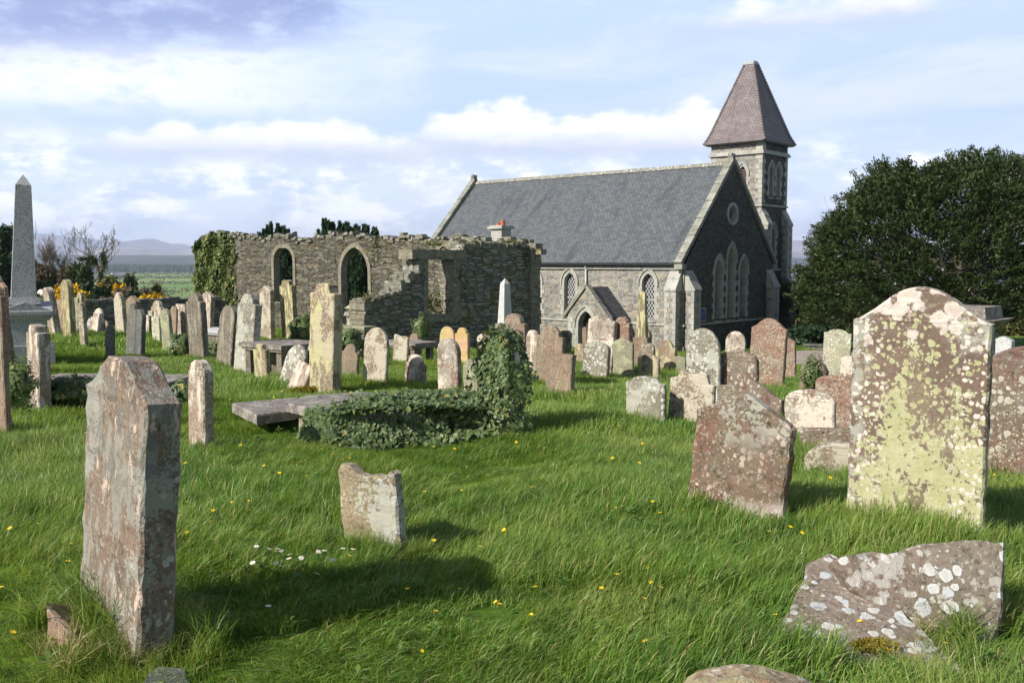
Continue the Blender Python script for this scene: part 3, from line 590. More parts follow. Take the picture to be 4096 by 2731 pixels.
def leafgeo(P_, N_, size, shape='quad', seed=0, U=None):
    r_ = np.random.default_rng(seed); n = len(P_); T = np.array(LEAF[shape]); k = len(T)
    if U is None: U = r_.normal(0, 1, (n, 3))
    U = U-N_*(U*N_).sum(1)[:, None]; U /= np.linalg.norm(U, axis=1)[:, None]+1e-9; W = np.cross(N_, U)
    sz = np.asarray(size)[:, None, None]
    V = P_[:, None, :]+sz*(U[:, None, :]*T[None, :, 0, None]+W[:, None, :]*T[None, :, 1, None]+N_[:, None, :]*(np.abs(T[:, 0])*-.25)[None, :, None])
    return V.reshape(-1, 3), (np.arange(n)[:, None]*k+np.arange(k)[None]), r_.uniform(0, 1, n)
def leafcloud(name, P_, N_, size, m, parent=None, shape='quad', seed=0, U=None):
    V, Fc, rd = leafgeo(P_, N_, size, shape, seed, U); return link(name, fastmesh(name, V, Fc, rd), m, parent)

# ------------------------------------------------------------------ the church
AX = Vector((0.745, -0.667, 0)).normalized(); AY = Vector((0.667, 0.745, 0)).normalized(); ZV = Vector((0, 0, 1))
CROT = math.atan2(AX.y, AX.x)
K = Vector((9.04, 50.0, -3.3))
church = empty('church', K, CROT)
tag(church, 'dark rubble stone church with slate roof, gabled porch and tower with brown tiled spire', 'church')
def lancet(cx, z0, zs, zt, hw, n=8):
    h = zt-zs; c_ = (h*h-hw*hw)/(2*hw); r = hw+c_; a1 = math.atan2(h, -c_); L = [(cx-hw, z0)]
    for i in range(n+1):
        a = math.pi+(a1-math.pi)*i/n; L.append((cx+c_+r*math.cos(a), zs+r*math.sin(a)))
    return L+[(2*cx-p[0], p[1]) for p in reversed(L[:-1])]
def wall(name, outer, holes, O, U, N, m, parent, back=None):
    loops = [[Vector((p[0], p[1], 0)) for p in l] for l in [outer]+holes]
    tri = tessellate_polygon(loops); O, U, N = map(Vector, (O, U, N))
    vs = [O+U*p.x+ZV*p.y for l in loops for p in l]
    me = bpy.data.meshes.new(name); me.from_pydata([tuple(v) for v in vs], [], [tuple(t_) for t_ in tri])
    bm = bmesh.new(); bm.from_mesh(me)
    for f in bm.faces:
        if f.normal.dot(N) < 0: f.normal_flip()
    bm.to_mesh(me); bm.free(); return link(name, me, m, parent)
def window(parent, O, U, N, cx, z0, zs, zt, hw, sw=.18, depth=.3, pane='lattice', hood=True, blocks=True, bars=False, sill=True):
    O, U, N = map(Vector, (O, U, N)); b = MB()
    b.ring(lancet(cx, z0, zs, zt+sw*1.25, hw+sw), lancet(cx, z0, zs, zt, hw), O, U, ZV, N, -depth, .022)
    if blocks:
        z = z0+.02; k = 0
        while z < zs-.1:
            if k % 2 == 0:
                for s in (-1, 1):
                    x0 = cx+s*(hw+sw-.01); x1 = cx+s*(hw+sw+.13); x0, x1 = min(x0, x1), max(x0, x1)
                    b.prism([(x0, z), (x1, z), (x1, z+.27), (x0, z+.27)], O, U, ZV, N, -.05, .018)
            z += .30; k += 1
    if sill: b.prism([(-depth, z0+.02), (.06, z0-.10), (.06, z0-.17), (-depth, z0-.17)], O+U*(cx-hw-sw*.6), N, ZV, U, 0, 2*hw+1.2*sw)
    w_ = b.build('window', M['dressed'], parent)
    p = MB(); L = lancet(cx, z0, zs, zt, hw+.02); p.prism(L, O, U, ZV, N, -depth-.03, -depth+.06); p.build('pane', M[pane], w_)
    if hood:
        h = MB(); zz = zs-.12
        h.ring([(cx-hw-sw-.07, zz)]+lancet(cx, zz, zs, zt+sw*1.25+.10, hw+sw+.07)[1:-1]+[(cx+hw+sw+.07, zz)],
               [(cx-hw-sw+.01, zz)]+lancet(cx, zz, zs, zt+sw*1.25-.01, hw+sw-.01)[1:-1]+[(cx+hw+sw-.01, zz)], O, U, ZV, N, -.02, .09)
        h.build('hood_mould', M['dressed_plain'], w_)
    if bars:
        h = MB(); zc = z0+(zt-z0)*.42
        h.prism([(cx-hw, zc-.025), (cx+hw, zc-.025), (cx+hw, zc+.025), (cx-hw, zc+.025)], O, U, ZV, N, -depth+.05, -depth+.09); h.build('saddle_bar', M['dressed_plain'], w_)
    return w_
def uvquad(name, quads, m, parent, thick=.06):
    """planar roof faces with UVs in metres; each quad = (a,b,c,d) a-b eave, d-c top"""
    vs, fs, uv = [], [], []
    for q_ in quads:
        a, b, c, d = map(Vector, q_); U = (b-a).normalized(); N = U.cross(d-a).normalized(); Vv = N.cross(U)
        k = len(vs); vs += [a, b, c, d]+[p-N*thick for p in (a, b, c, d)]
        fs += [(k, k+1, k+2, k+3), (k+7, k+6, k+5, k+4), (k, k+4, k+5, k+1), (k+1, k+5, k+6, k+2), (k+2, k+6, k+7, k+3), (k+3, k+7, k+4, k)]
        T = {i: ((p-a).dot(U)+3, (p-a).dot(Vv)) for i, p in zip(range(k, k+8), [a, b, c, d, a, b, c, d])}
        for f in fs[-6:]: uv += [T[i] for i in f]
    me = bpy.data.meshes.new(name); me.from_pydata([tuple(v) for v in vs], [], fs); L = me.uv_layers.new(name='UVMap')
    L.data.foreach_set('uv', [c_ for p in uv for c_ in p]); return link(name, me, m, parent)
NL, NW, EV, RG = 20.3, 10.0, 4.72, 10.28
X1, Y1_ = Vector((1, 0, 0)), Vector((0, 1, 0))
O0 = Vector((0, 0, 0))
nwin = [(-2.24, .40), (-7.65, .40), (-10.3, .40), (-17.6, .40)]
# walls
wall('nave_wall', [(-NL, -.6), (0, -.6), (0, EV), (-NL, EV)], [lancet(x, 1.82, 3.72, 4.33, hw+.1) for x, hw in nwin], O0, X1, -Y1_, M['rubble'], church)
glan = [(3.57, 4.35, 5.08), (4.96, 4.95, 5.78), (6.36, 4.35, 5.08)]
oc = [(4.99+.52*math.cos(a), 7.59+.52*math.sin(a)) for a in np.linspace(0, 2*math.pi, 25)[:-1]]
wall('gable_wall', [(0, -.6), (NW, -.6), (NW, EV), (NW/2, RG), (0, EV)], [lancet(c_, 1.75, zs, zt+.06, .44) for c_, zs, zt in glan]+[oc], O0, Y1_, X1, M['rubble_shaded'], church)
wall('gable_wall', [(0, -.6), (NW, -.6), (NW, EV), (NW/2, RG), (0, EV)], [], (-NL, 0, 0), Y1_, -X1, M['rubble'], church)
wall('nave_wall', [(-NL, -.6), (0, -.6), (0, EV), (-NL, EV)], [], (0, NW, 0), X1, Y1_, M['rubble'], church)
for x, hw in nwin: window(church, O0, X1, -Y1_, x, 1.82, 3.72, 4.28, hw, bars=True)
for c_, zs, zt in glan: window(church, O0, Y1_, X1, c_, 1.75, zs, zt, .37, sw=.17, depth=.42, pane='board')
b = MB(); cir = lambda r: [(4.99+r*math.cos(a), 7.59+r*math.sin(a)) for a in np.linspace(0, 2*math.pi, 33)]
b.ring(cir(.64), cir(.44), O0, Y1_, ZV, X1, -.35, .05); oc_o = b.build('round_window', M['dressed_plain'], church)
b = MB(); b.prism(cir(.46)[:-1], O0, Y1_, ZV, X1, -.38, -.28); b.build('pane', M['board'], oc_o)
# string course, plinth, wall-head course
for bx_, nm_, mm_ in (((-NL, .07, -.07, .02, 1.50, 1.60), 'string_course', 'dressed_plain'), ((-.02, .07, .02, NW, 1.50, 1.60), 'string_course', 'dressed_plain'), ((-NL, .06, -.06, .01, -.6, .42), 'plinth', 'rubble'), ((-.01, .06, .01, NW, -.6, .42), 'plinth', 'rubble_shaded')):
    b = MB(); b.box(*bx_); b.build(nm_, M[mm_], church)
b = MB(); b.box(-NL, .0, -.12, .05, 4.50, 4.66); b.build('cornice', M['dressed_plain'], church)
b = MB(); b.box(-NL+.3, -.4, -.34, -.20, 4.72, 4.86); b.build('gutter', M['gutter'], church)
# roof
sl_ = (RG-EV)/(NW/2)
e0 = -.28; ez = EV+.10+sl_*(e0); 
uvquad('roof', [((-NL+.05, e0, 4.80), (-.05, e0, 4.80), (-.05, NW/2, RG+.12), (-NL+.05, NW/2, RG+.12)),
                ((-.05, NW-e0, 4.80), (-NL+.05, NW-e0, 4.80), (-NL+.05, NW/2, RG+.12), (-.05, NW/2, RG+.12))], M['slate'], church)
b = MB()
x = -NL+.35
while x < -.6:
    M_ = Matrix.Translation((0, NW/2, RG+.17)) ; w_ = .44
    b.add([(x, NW/2-.16, RG+.02), (x+w_, NW/2-.16, RG+.02), (x+w_, NW/2, RG+.24), (x, NW/2, RG+.24), (x, NW/2+.16, RG+.02), (x+w_, NW/2+.16, RG+.02)],
          [(0, 1, 2, 3), (3, 2, 5, 4), (0, 3, 4), (1, 5, 2)]); x += .46
rm = stone_mat('ridge_stone', (0.20, 0.20, 0.18), (0.30, 0.29, 0.26), [dict(k='patch', s=9, lo=.56, c=(0.6, 0.6, 0.58))]); b.build('ridge', rm, church)
def coping(x0, x1, y0, z0, y1, z1, n, m, parent, th=.2):
    """sloping row of coping stones from (y0,z0) up to (y1,z1) spanning x0..x1"""
    b = MB(); d = Vector((0, y1-y0, z1-z0)); L = d.length; d.normalize(); nrm = Vector((0, -d.z, d.y)) if d.y > 0 else Vector((0, d.z, -d.y))
    for i in range(n):
        a = L*i/n+.012; c_ = L*(i+1)/n; lift = .012*(i % 2)
        p = [Vector((x, y0, z0))+d*s+nrm*h for x in (x0, x1) for s, h in ((a, 0), (c_, 0), (c_, th+lift), (a, th+lift+.02))]
        b.add(p, [(0, 1, 2, 3), (7, 6, 5, 4), (0, 4, 5, 1), (1, 5, 6, 2), (2, 6, 7, 3), (3, 7, 4, 0)])
    return b.build('coping', m, parent)
for xa, xb in ((-.34, .10), (-NL-.10, -NL+.34)):
    coping(xa, xb, -.34, 4.74, NW/2, RG+.18, 12, M['coping'], church); coping(xa, xb, NW+.34, 4.74, NW/2, RG+.18, 12, M['coping'], church)
    b = MB(); b.box(xa-.02, xb+.02, -.42, .02, 4.52, 4.78); b.build('kneeler', M['coping'], church); b = MB(); b.box(xa-.02, xb+.02, NW-.02, NW+.42, 4.52, 4.78); b.build('kneeler', M['coping'], church)
    xm = (xa+xb)/2; b = MB(); b.box(xm-.16, xm+.16, NW/2-.16, NW/2+.16, RG+.32, RG+.50); b.box(xm-.11, xm+.11, NW/2-.2, NW/2+.2, RG+.50, RG+.68); b.box(xm-.2, xm+.2, NW/2-.07, NW/2+.07, RG+.56, RG+.64); b.build('finial', M['coping'], church)
# buttresses (box with two-stage weathering), O corner, U width dir, N outward
def buttress(O, U, N, w_, d, h, slope_h, parent, base=-.6, mt='dressed', quo=True):
    O, U, N = map(Vector, (O, U, N)); b = MB()
    P_ = [(-.03, base), (d+.12, base), (d+.12, .35), (d, .45), (d, h-slope_h), (d+.04, h-slope_h), (d*.45, h-slope_h*.42), (d*.5, h-slope_h*.42), (-.03, h)]
    b.prism(P_, O, N, ZV, U, 0, w_); bt = b.build('buttress', M['rubble'], parent)
    q_ = MB(); z = .5; k = 0
    q_.prism([(-.02, h-.0+.03), (d*.5+.02, h-slope_h*.42+.03), (d*.5+.02, h-slope_h*.42-.03), (d+.07, h-slope_h+.03), (d+.07, h-slope_h-.07), (-.02, h-slope_h-.07)], O-U*.04, N, ZV, U, 0, w_+.08)
    while z < h-slope_h-.1 and quo:
        zz = min(z+.27, h-slope_h-.08); l_ = .30 if k % 2 else .17
        for ua, ub in ((-.02, l_), (w_-l_, w_+.02)): q_.prism([(d-.30 if k % 2 == 0 else d-.16, z), (d+.02, z), (d+.02, zz), (d-.30 if k % 2 == 0 else d-.16, zz)], O, N, ZV, U, ua, ub)
        z += .285; k += 1
    q_.build('weathering', M['dressed_plain'], bt)
buttress((-.82, 0, 0), X1, -Y1_, .66, .55, 4.45, 1.0, church); buttress((0, .10, 0), Y1_, X1, .66, .55, 4.45, 1.0, church)
buttress((0, NW-.75, 0), Y1_, X1, .66, .5, 4.45, 1.0, church); buttress((-NL, 0, 0), X1, -Y1_, .66, .55, 4.45, 1.0, church)
buttress((-12.2, 0, 0), X1, -Y1_, .6, .5, 4.2, 1.0, church)
# sign on the gable, pipe
b = MB(); b.prism([(1.42, 1.70), (2.16, 1.70), (2.16, 2.42), (1.42, 2.42)], O0, Y1_, ZV, X1, .03, .07); sg = b.build('notice_board', M['signlight'], church); sg['label'] = 'blue notice board with pale frame on the shaded gable'
b = MB(); b.prism([(1.46, 1.74), (2.12, 1.74), (2.12, 2.38), (1.46, 2.38)], O0, Y1_, ZV, X1, .071, .076); b.build('board_panel', M['sign'], sg)
b = MB()
for (u0, u1, z0, z1) in ((1.49, 1.55, 2.22, 2.35), (2.03, 2.09, 2.22, 2.35)): b.prism([(u0, z0), (u1, z0), (u1, z1), (u0, z1)], O0, Y1_, ZV, X1, .0765, .080)
r_ = random.Random(3)
for z0, hh, ua, ub in ((2.13, .03, 1.50, 2.08), (2.07, .022, 1.62, 1.96), (1.98, .018, 1.50, 2.06), (1.94, .018, 1.50, 2.04)):
    u = ua
    while u < ub: l_ = r_.uniform(.03, .09); b.prism([(u, z0), (min(u+l_, ub), z0), (min(u+l_, ub), z0+hh), (u, z0+hh)], O0, Y1_, ZV, X1, .0765, .080); u += l_+.02
b.build('lettering', flat_mat('sign_lettering', (0.25, 0.27, 0.40), .5, .3), sg)
b = MB(); b.tube([(-6.4, -.16, 4.75), (-6.4, -.16, 4.6), (-6.4, -.1, 4.5), (-6.4, -.1, 0)], [.055]*4, 8); b.build('downpipe', M['pipe'], church)
# porch
PX, PD, PE, PR, PW = -4.93, 2.0, 2.05, 3.42, 1.22
wall('porch_wall', [(PX-PW, -.6), (PX+PW, -.6), (PX+PW, PE), (PX, PR), (PX-PW, PE)], [lancet(PX, -.6, 1.45, 2.32, .60)], (0, -PD, 0), X1, -Y1_, M['rubble'], church)
for s in (-1, 1): wall('porch_wall', [(-PD, -.6), (0, -.6), (0, PE), (-PD, PE)], [], (PX+s*PW, 0, 0), Y1_, X1*s, M['rubble'], church)
window(church, (0, -PD, 0), X1, -Y1_, PX, 0, 1.45, 2.24, .52, sw=.2, depth=.5, pane='door', blocks=True, sill=False).name = 'doorway'
hw_ = PW+.22; zE = PE-.02
uvquad('porch_roof', [((PX+hw_, -PD+.2, zE-.12), (PX+hw_, 0, zE-.12), (PX, 0, PR+.12), (PX, -PD+.2, PR+.12)), ((PX-hw_, 0, zE-.12), (PX-hw_, -PD+.2, zE-.12), (PX, -PD+.2, PR+.12), (PX, 0, PR+.12))], M['porch_slate'], church)
for s in (-1, 1):
    b = MB()
    d = Vector((-s*(PW+.3), 0, PR+.10-(PE-.25))); L = d.length; d.normalize(); nrm = Vector((s*d.z, 0, abs(d.x)))
    for i in range(4):
        a, c_ = L*i/4+.01, L*(i+1)/4
        p = [Vector((PX+s*(PW+.3), y, PE-.25))+d*q_+nrm*h for y in (-PD-.10, -PD+.24) for q_, h in ((a, 0), (c_, 0), (c_, .16), (a, .175))]
        b.add(p, [(0, 1, 2, 3), (7, 6, 5, 4), (0, 4, 5, 1), (1, 5, 6, 2), (2, 6, 7, 3), (3, 7, 4, 0)])
    b.build('porch_coping', M['coping'], church)
b = MB(); b.box(PX-.09, PX+.09, -PD-.10, -PD+.10, PR+.2, PR+.36); b.build('porch_finial', M['coping'], church)
b = MB(); b.box(PX+PW+.16, PX+PW+.28, -PD+.26, -.05, PE-.26, PE-.16); b.build('porch_gutter', M['gutter'], church)
for s in (-1, 1):
    b = MB(); z = .1; k = 0
    while z < 1.9:
        l_ = .34 if k % 2 else .22; xa, xb = sorted((PX+s*(PW+.02), PX+s*(PW-l_))); b.box(xa, xb, -PD-.02, -PD+.3-l_*.3, z, z+.28); z += .30; k += 1
    b.build('quoins', M['dressed_plain'], church)
# vestry with chimney
VX0, VX1, VD = -15.2, -12.4, 2.6
wall('vestry_wall', [(VX0, -.6), (VX1, -.6), (VX1, 2.3), ((VX0+VX1)/2, 4.0), (VX0, 2.3)], [], (0, -VD, 0), X1, -Y1_, M['rubble'], church)
for x, s in ((VX0, -1), (VX1, 1)): wall('vestry_wall', [(-VD, -.6), (0, -.6), (0, 2.3), (-VD, 2.3)], [], (x, 0, 0), Y1_, X1*s, M['rubble'], church)
vm_ = (VX0+VX1)/2
uvquad('vestry_roof', [((VX1+.2, -VD-.1, 2.15), (VX1+.2, 0, 2.15), (vm_, 0, 4.1), (vm_, -VD-.1, 4.1)), ((VX0-.2, 0, 2.15), (VX0-.2, -VD-.1, 2.15), (vm_, -VD-.1, 4.1), (vm_, 0, 4.1))], M['slate'], church)
b = MB(); cx_, cy_ = -11.75, -1.4
b.box(cx_-.42, cx_+.42, cy_-.42, cy_+.42, -.5, 6.85); ch = b.build('chimney', M['dressed'], church)
b = MB(); b.box(cx_-.58, cx_+.58, cy_-.58, cy_+.58, 6.85, 6.98); b.box(cx_-.5, cx_+.5, cy_-.5, cy_+.5, 6.98, 7.05); b.build('chimney_cap', M['dressed_plain'], ch)
for dx, hh in ((-.2, .16), (.14, .34)):
    b = MB(); b.tube([(cx_+dx, cy_, 7.04), (cx_+dx, cy_, 7.04+hh)], [.15, .125], 12); b.build('chimney_pot', M['pot'], ch)
# tower
TX0, TX1, TY0, TY1, TZ = -4.32, -.82, 10.0, 13.35, 12.15
lw = [(TX1-1.3, 9.25, 10.25, 10.75, .26)]
wall('tower_wall', [(TX0, -.6), (TX1, -.6), (TX1, TZ), (TX0, TZ)], [lancet(c_, z0, zs, zt+.05, hw+.07) for c_, z0, zs, zt, hw in lw], (0, TY0, 0), X1, -Y1_, M['rubble'], church)
rw = [(TY0+1.17, 8.95, 10.3, 10.85, .25), (TY0+2.12, 8.95, 10.3, 10.85, .25), (TY0+1.6, 5.3, 6.5, 7.1, .28)]
wall('tower_wall', [(TY0, -.6), (TY1, -.6), (TY1, TZ), (TY0, TZ)], [lancet(c_, z0, zs, zt+.05, hw+.07) for c_, z0, zs, zt, hw in rw], (TX1, 0, 0), Y1_, X1, M['rubble_shaded'], church)
wall('tower_wall', [(TY0, -.6), (TY1, -.6), (TY1, TZ), (TY0, TZ)], [], (TX0, 0, 0), Y1_, -X1, M['rubble'], church)
wall('tower_wall', [(TX0, -.6), (TX1, -.6), (TX1, TZ), (TX0, TZ)], [], (0, TY1, 0), X1, Y1_, M['rubble'], church)
for a in lw:
    w_ = window(church, (0, TY0, 0), X1, -Y1_, *a, sw=.14, depth=.25, pane='glassdark'); b = MB(); z = a[1]+.1
    while z < a[3]-.15: b.prism([(.0, z), (.14, z-.10), (.16, z-.07), (.0, z+.05)], (a[0]-a[4], TY0+.20, 0), -Y1_, ZV, X1, 0, 2*a[4]); z += .15
    b.build('louvre', M['louvre'], w_)
for a in rw: window(church, (TX1, 0, 0), Y1_, X1, *a, sw=.14, depth=.3, pane='board')
for z0, z1, o_ in ((11.42, 11.56, .14), (11.56, 11.66, .08), (8.28, 8.40, .08), (4.38, 4.48, .07)):
    b = MB(); b.box(TX0-o_, TX1+o_, TY0-o_, TY1+o_, z0, z1); b.build('tower_string_course', M['dressed_plain'], church)
for xx, yy, sx, sy in ((TX1, TY0, -1, 1), (TX1, TY1, -1, -1), (TX0, TY0, 1, 1)):
    b = MB(); z = .2; k = 0
    while z < 11.3:
        if not (8.0 < z < 8.4):
            lx, ly = (.42, .24) if k % 2 else (.24, .42)
            xa, xb = sorted((xx-sx*.02, xx+sx*lx)); ya, yb = sorted((yy-sy*.02, yy+sy*ly)); b.box(xa, xb, ya, yb, z, z+.27)
        z += .295; k += 1
    b.build('quoins', M['dressed_plain'], church)
b = MB(); b.box(TX1-.4, TX1+.02, TY0-.02, TY0+.4, 11.68, 12.1); b.build('corner_block', M['dressed_plain'], church)
# weathered tower buttresses
buttress((TX1, TY0+.02, 0), Y1_, X1, .55, .42, 8.1, .9, church); buttress((TX1, TY1-.6, 0), Y1_, X1, .58, .42, 8.1, .9, church)
buttress((TX1, TY1-.62, 0), Y1_, X1, .62, .75, 4.3, .8, church); buttress((TX1-.62, TY1, 0), X1, Y1_, .58, .42, 8.1, .9, church)
# spire
mx_, my_ = (TX0+TX1)/2, (TY0+TY1)/2
def ringpts(h, z): return [Vector((mx_-h, my_-h, z)), Vector((mx_+h, my_-h, z)), Vector((mx_+h, my_+h, z)), Vector((mx_-h, my_+h, z))]
r0, r1, r2 = ringpts(2.08, TZ+.02), ringpts(1.80, TZ+.60), ringpts(.30, TZ+5.0)
qs = []
for i in range(4):
    j = (i+1) % 4; qs += [(r0[i], r0[j], r1[j], r1[i]), (r1[i], r1[j], r2[j], r2[i])]
sp_ = uvquad('spire', qs, M['tile'], church)
HT = flat_mat('hip_tile', (0.20, 0.165, 0.165), .6, .3, var=.25, sc=3)
for i in range(4):
    b = MB(); n = 26; pts = [r0[i].lerp(r1[i], k/3) for k in range(3)]+[r1[i].lerp(r2[i], k/n) for k in range(n+1)]
    for k in range(len(pts)-1): b.tube([pts[k]+ZV*.02, pts[k+1]+ZV*.0], [.085, .065], 6)
    b.build('hip_tiles', HT, sp_)
b = MB(); b.box(mx_-.36, mx_+.36, my_-.36, my_+.36, TZ+4.95, TZ+5.07); b.box(mx_-.30, mx_+.30, my_-.30, my_+.30, TZ+5.07, TZ+5.17); b.build('lead_cap', flat_mat('lead', (0.35, 0.36, 0.38), .5, .4), sp_)
b = MB(); b.box(mx_-2.0, mx_+2.0, my_-2.0, my_+2.0, TZ-.06, TZ+.0); b.build('spire_eaves', M['gutter'], church)

# ------------------------------------------------------------------ the roofless ruin
def at_plane(px, py, O, D):
    """(s, z) where the sight line meets the vertical plane through O along D"""
    d = ray(px, py); D = Vector(D); a = np.array([[d.x, -D.x], [d.y, -D.y]]); k, s = np.linalg.solve(a, [O.x, O.y]); return s, EYE+d.z*k
E2 = pt(2128, HOR, 36.0); E2.z = 0
ruin = empty('ruined_church', (E2.x, E2.y, 0), CROT); tag(ruin, 'roofless ruined church of mossy slate rubble with arched openings and a broken gable', 'ruin')
def gridwall(name, s0, s1, z0, ztop, holes, place, thick, ds, dz, m, parent, jit=.03, seed=0, frayz=.06):
    """rough masonry wall as a grid of stones: place(s, z, d) -> xyz"""
    r_ = np.random.default_rng(seed); ns = int((s1-s0)/ds); zmax = max(ztop(s) for s in np.linspace(s0, s1, 60))+.1; nz = int((zmax-z0)/dz)
    inside = np.zeros((ns, nz), bool)
    runs = r_.uniform(-1, 1, (ns//3+2, nz))
    for i in range(ns):
        s = s0+(i+.5)*ds
        zt = ztop(s)
        for j in range(nz):
            z = z0+(j+.5)*dz
            inside[i, j] = z < zt+frayz*runs[(i+j) // 3 % (ns//3+2), j] and not any(h(s, z) for h in holes)
    vid = {}; V = []; Fc = []
    off = r_.uniform(-jit, jit, (ns+1, nz+1, 2, 3))
    def v(i, j, d):
        k = (i, j, d)
        if k not in vid:
            o = off[i, j, d]; vid[k] = len(V); V.append(place(s0+i*ds+o[0]*.8, z0+j*dz+o[1]*.5, (0 if d == 0 else thick)+o[2]*1.1))
        return vid[k]
    for i in range(ns):
        for j in range(nz):
            if not inside[i, j]: continue
            Fc.append((v(i, j, 0), v(i+1, j, 0), v(i+1, j+1, 0), v(i, j+1, 0))); Fc.append((v(i, j, 1), v(i, j+1, 1), v(i+1, j+1, 1), v(i+1, j, 1)))
            if i == 0 or not inside[i-1, j]: Fc.append((v(i, j, 0), v(i, j+1, 0), v(i, j+1, 1), v(i, j, 1)))
            if i == ns-1 or not inside[i+1, j]: Fc.append((v(i+1, j, 0), v(i+1, j, 1), v(i+1, j+1, 1), v(i+1, j+1, 0)))
            if j == nz-1 or not inside[i, j+1]: Fc.append((v(i, j+1, 0), v(i+1, j+1, 0), v(i+1, j+1, 1), v(i, j+1, 1)))
            if j > 0 and not inside[i, j-1]: Fc.append((v(i, j, 0), v(i, j, 1), v(i+1, j, 1), v(i+1, j, 0)))
    me = bpy.data.meshes.new(name); me.from_pydata([tuple(p) for p in V], [], Fc)
    bm = bmesh.new(); bm.from_mesh(me); bmesh.ops.recalc_face_normals(bm, faces=bm.faces); bm.to_mesh(me); bm.free()
    return link(name, me, m, parent)
A_ = -AX                                             # back wall runs away to the left
prof = [(792, 962), (822, 943), (880, 941), (940, 942), (985, 950), (1030, 957), (1070, 956), (1110, 946), (1150, 950), (1190, 962), (1240, 955), (1290, 953), (1340, 942), (1372, 934), (1420, 938), (1440, 950), (1500, 957), (1600, 955), (1660, 958), (1740, 963), (1830, 960), (1900, 964), (2000, 968), (2080, 974), (2110, 990), (2130, 1006)]
pb = sorted(at_plane(x, y, E2, A_) for x, y in prof); ps, pz = [p[0] for p in pb], [p[1] for p in pb]
topb = lambda s: float(np.interp(s, ps, pz))+.05*math.sin(s*5.3)+.03*math.sin(s*13)
def arch_hole(pxl, pxr, pytop, pyspring, pybot, O, D):
    sl2, _ = at_plane(pxl, pytop, O, D); sr, _ = at_plane(pxr, pytop, O, D); sm = (sl2+sr)/2; zt = at_plane((pxl+pxr)/2, pytop, O, D)[1]
    zs = at_plane((pxl+pxr)/2, pyspring, O, D)[1]; zb = at_plane((pxl+pxr)/2, pybot, O, D)[1]; hw = abs(sr-sl2)/2
    L = lancet(sm, zb, zs, zt, hw, 10); Lx = [p[0] for p in L[1:len(L)//2+1]]; Lz = [p[1] for p in L[1:len(L)//2+1]]
    def h(s, z):
        if z < zb or z > zt: return False
        w_ = hw if z < zs else float(np.interp(z, Lz, [sm-x for x in Lx]))
        return abs(s-sm) < w_
    return h, sm, zb, zs, zt, hw
H1 = arch_hole(1093, 1175, 990, 1045, 1205, E2, A_); H2 = arch_hole(1362, 1476, 986, 1090, 1300, E2, A_); H3 = arch_hole(1757, 1830, 999, 1012, 1262, E2, A_)
bk = lambda s, z, d: (-s, d, z)
sL = at_plane(798, 1048, E2, A_)[0]
gridwall('back_wall', 0, sL, -3.0, topb, [H1[0], H2[0], H3[0]], bk, .42, .13, .085, M['ruin_back'], ruin, .035, 5)
for H in (H1, H2):
    _, sm, zb, zs, zt, hw = H; b = MB(); rise = .2
    b.ring(lancet(-sm, zb, zs, zt+.16, hw+.14, 10), lancet(-sm, zb, zs, zt-.04, hw-.06, 10), (0, 0, 0), X1, ZV, -Y1_, -.30, .05)
    b.build('arch_surround', M['ruin_dressed'], ruin)
_, sm, zb, zs, zt, hw = H3; b = MB(); b.ring(lancet(-sm, zs-.2, zs, zt+.3, hw+.28, 8), lancet(-sm, zs-.2, zs, zt, hw-.02, 8), (0, 0, 0), X1, ZV, -Y1_, -.3, .05); b.build('arch_surround', M['ruin_dressed'], ruin)
# broken gable: runs toward the camera from the corner
B_ = -AY
r3 = lambda x, y: (1400+x*.5102, 900+y*.5102)
pf = [(115, 588), (232, 578), (235, 560), (330, 532), (405, 512), (412, 462), (455, 455), (470, 438), (478, 385), (530, 378), (548, 360), (552, 300), (560, 262), (880, 262), (884, 150), (1000, 142), (1150, 148), (1300, 150), (1360, 165), (1415, 195)]
pn = sorted(at_plane(*r3(x, y), E2, B_) for x, y in pf); ns_, nz_ = [p[0] for p in pn], [p[1] for p in pn]
topn = lambda s: float(np.interp(s, ns_, nz_))
w0 = at_plane(*r3(808, 300), E2, B_)[0]; w1 = at_plane(*r3(602, 300), E2, B_)[0]; zl = at_plane(*r3(700, 262), E2, B_)[1]; zsill = at_plane(*r3(700, 705), E2, B_)[1]
hole = lambda s, z: w0 < s < w1 and zsill < z < zl+1.0
nw = lambda s, z, d: (-d, -s, z)
sN = at_plane(*r3(118, 600), E2, B_)[0]
gridwall('gable_wall', .0, sN, -3.0, topn, [hole], nw, .7, .12, .075, M['ruin'], ruin, .035, 9)
b = MB(); la, lb = at_plane(*r3(905, 240), E2, B_)[0], at_plane(*r3(478, 235), E2, B_)[0]
n = 14
for i in range(n):
    sa, sb = la+(lb-la)*i/n, la+(lb-la)*(i+1)/n; jt = rng.uniform(-.015, .015)
    b.box(-.62, .07+jt, -sb, -sa, zl-.02+jt, zl+.30+jt)
b.build('lintel', M['ruin_dressed'], ruin)
b = MB(); b.box(-.6, .08, -w1-.25, -w0+.25, zsill-.22, zsill+.01); b.build('sill', M['ruin_dressed'], ruin)
b = MB(); b2 = MB(); z = zsill
while z < zl-.1:
    hh = rng.uniform(.28, .45); hh = min(hh, zl-.03-z); q_ = rng.uniform(0, .06); b.box(-.45, .045+q_*.4, -w0-.03, -w0+.26+q_, z, z+hh-.012); b2.box(-.45, .03, -w1-.12-q_, -w1+.04, z, z+hh-.012); z += hh
b.build('jamb', M['ruin_dressed'], ruin); b2.build('jamb', M['ruin_dressed'], ruin)
b = MB(); z = -2.6                                   # quoins on the broken end, and the corner pilaster
ze = at_plane(*r3(118, 590), E2, B_)[1]
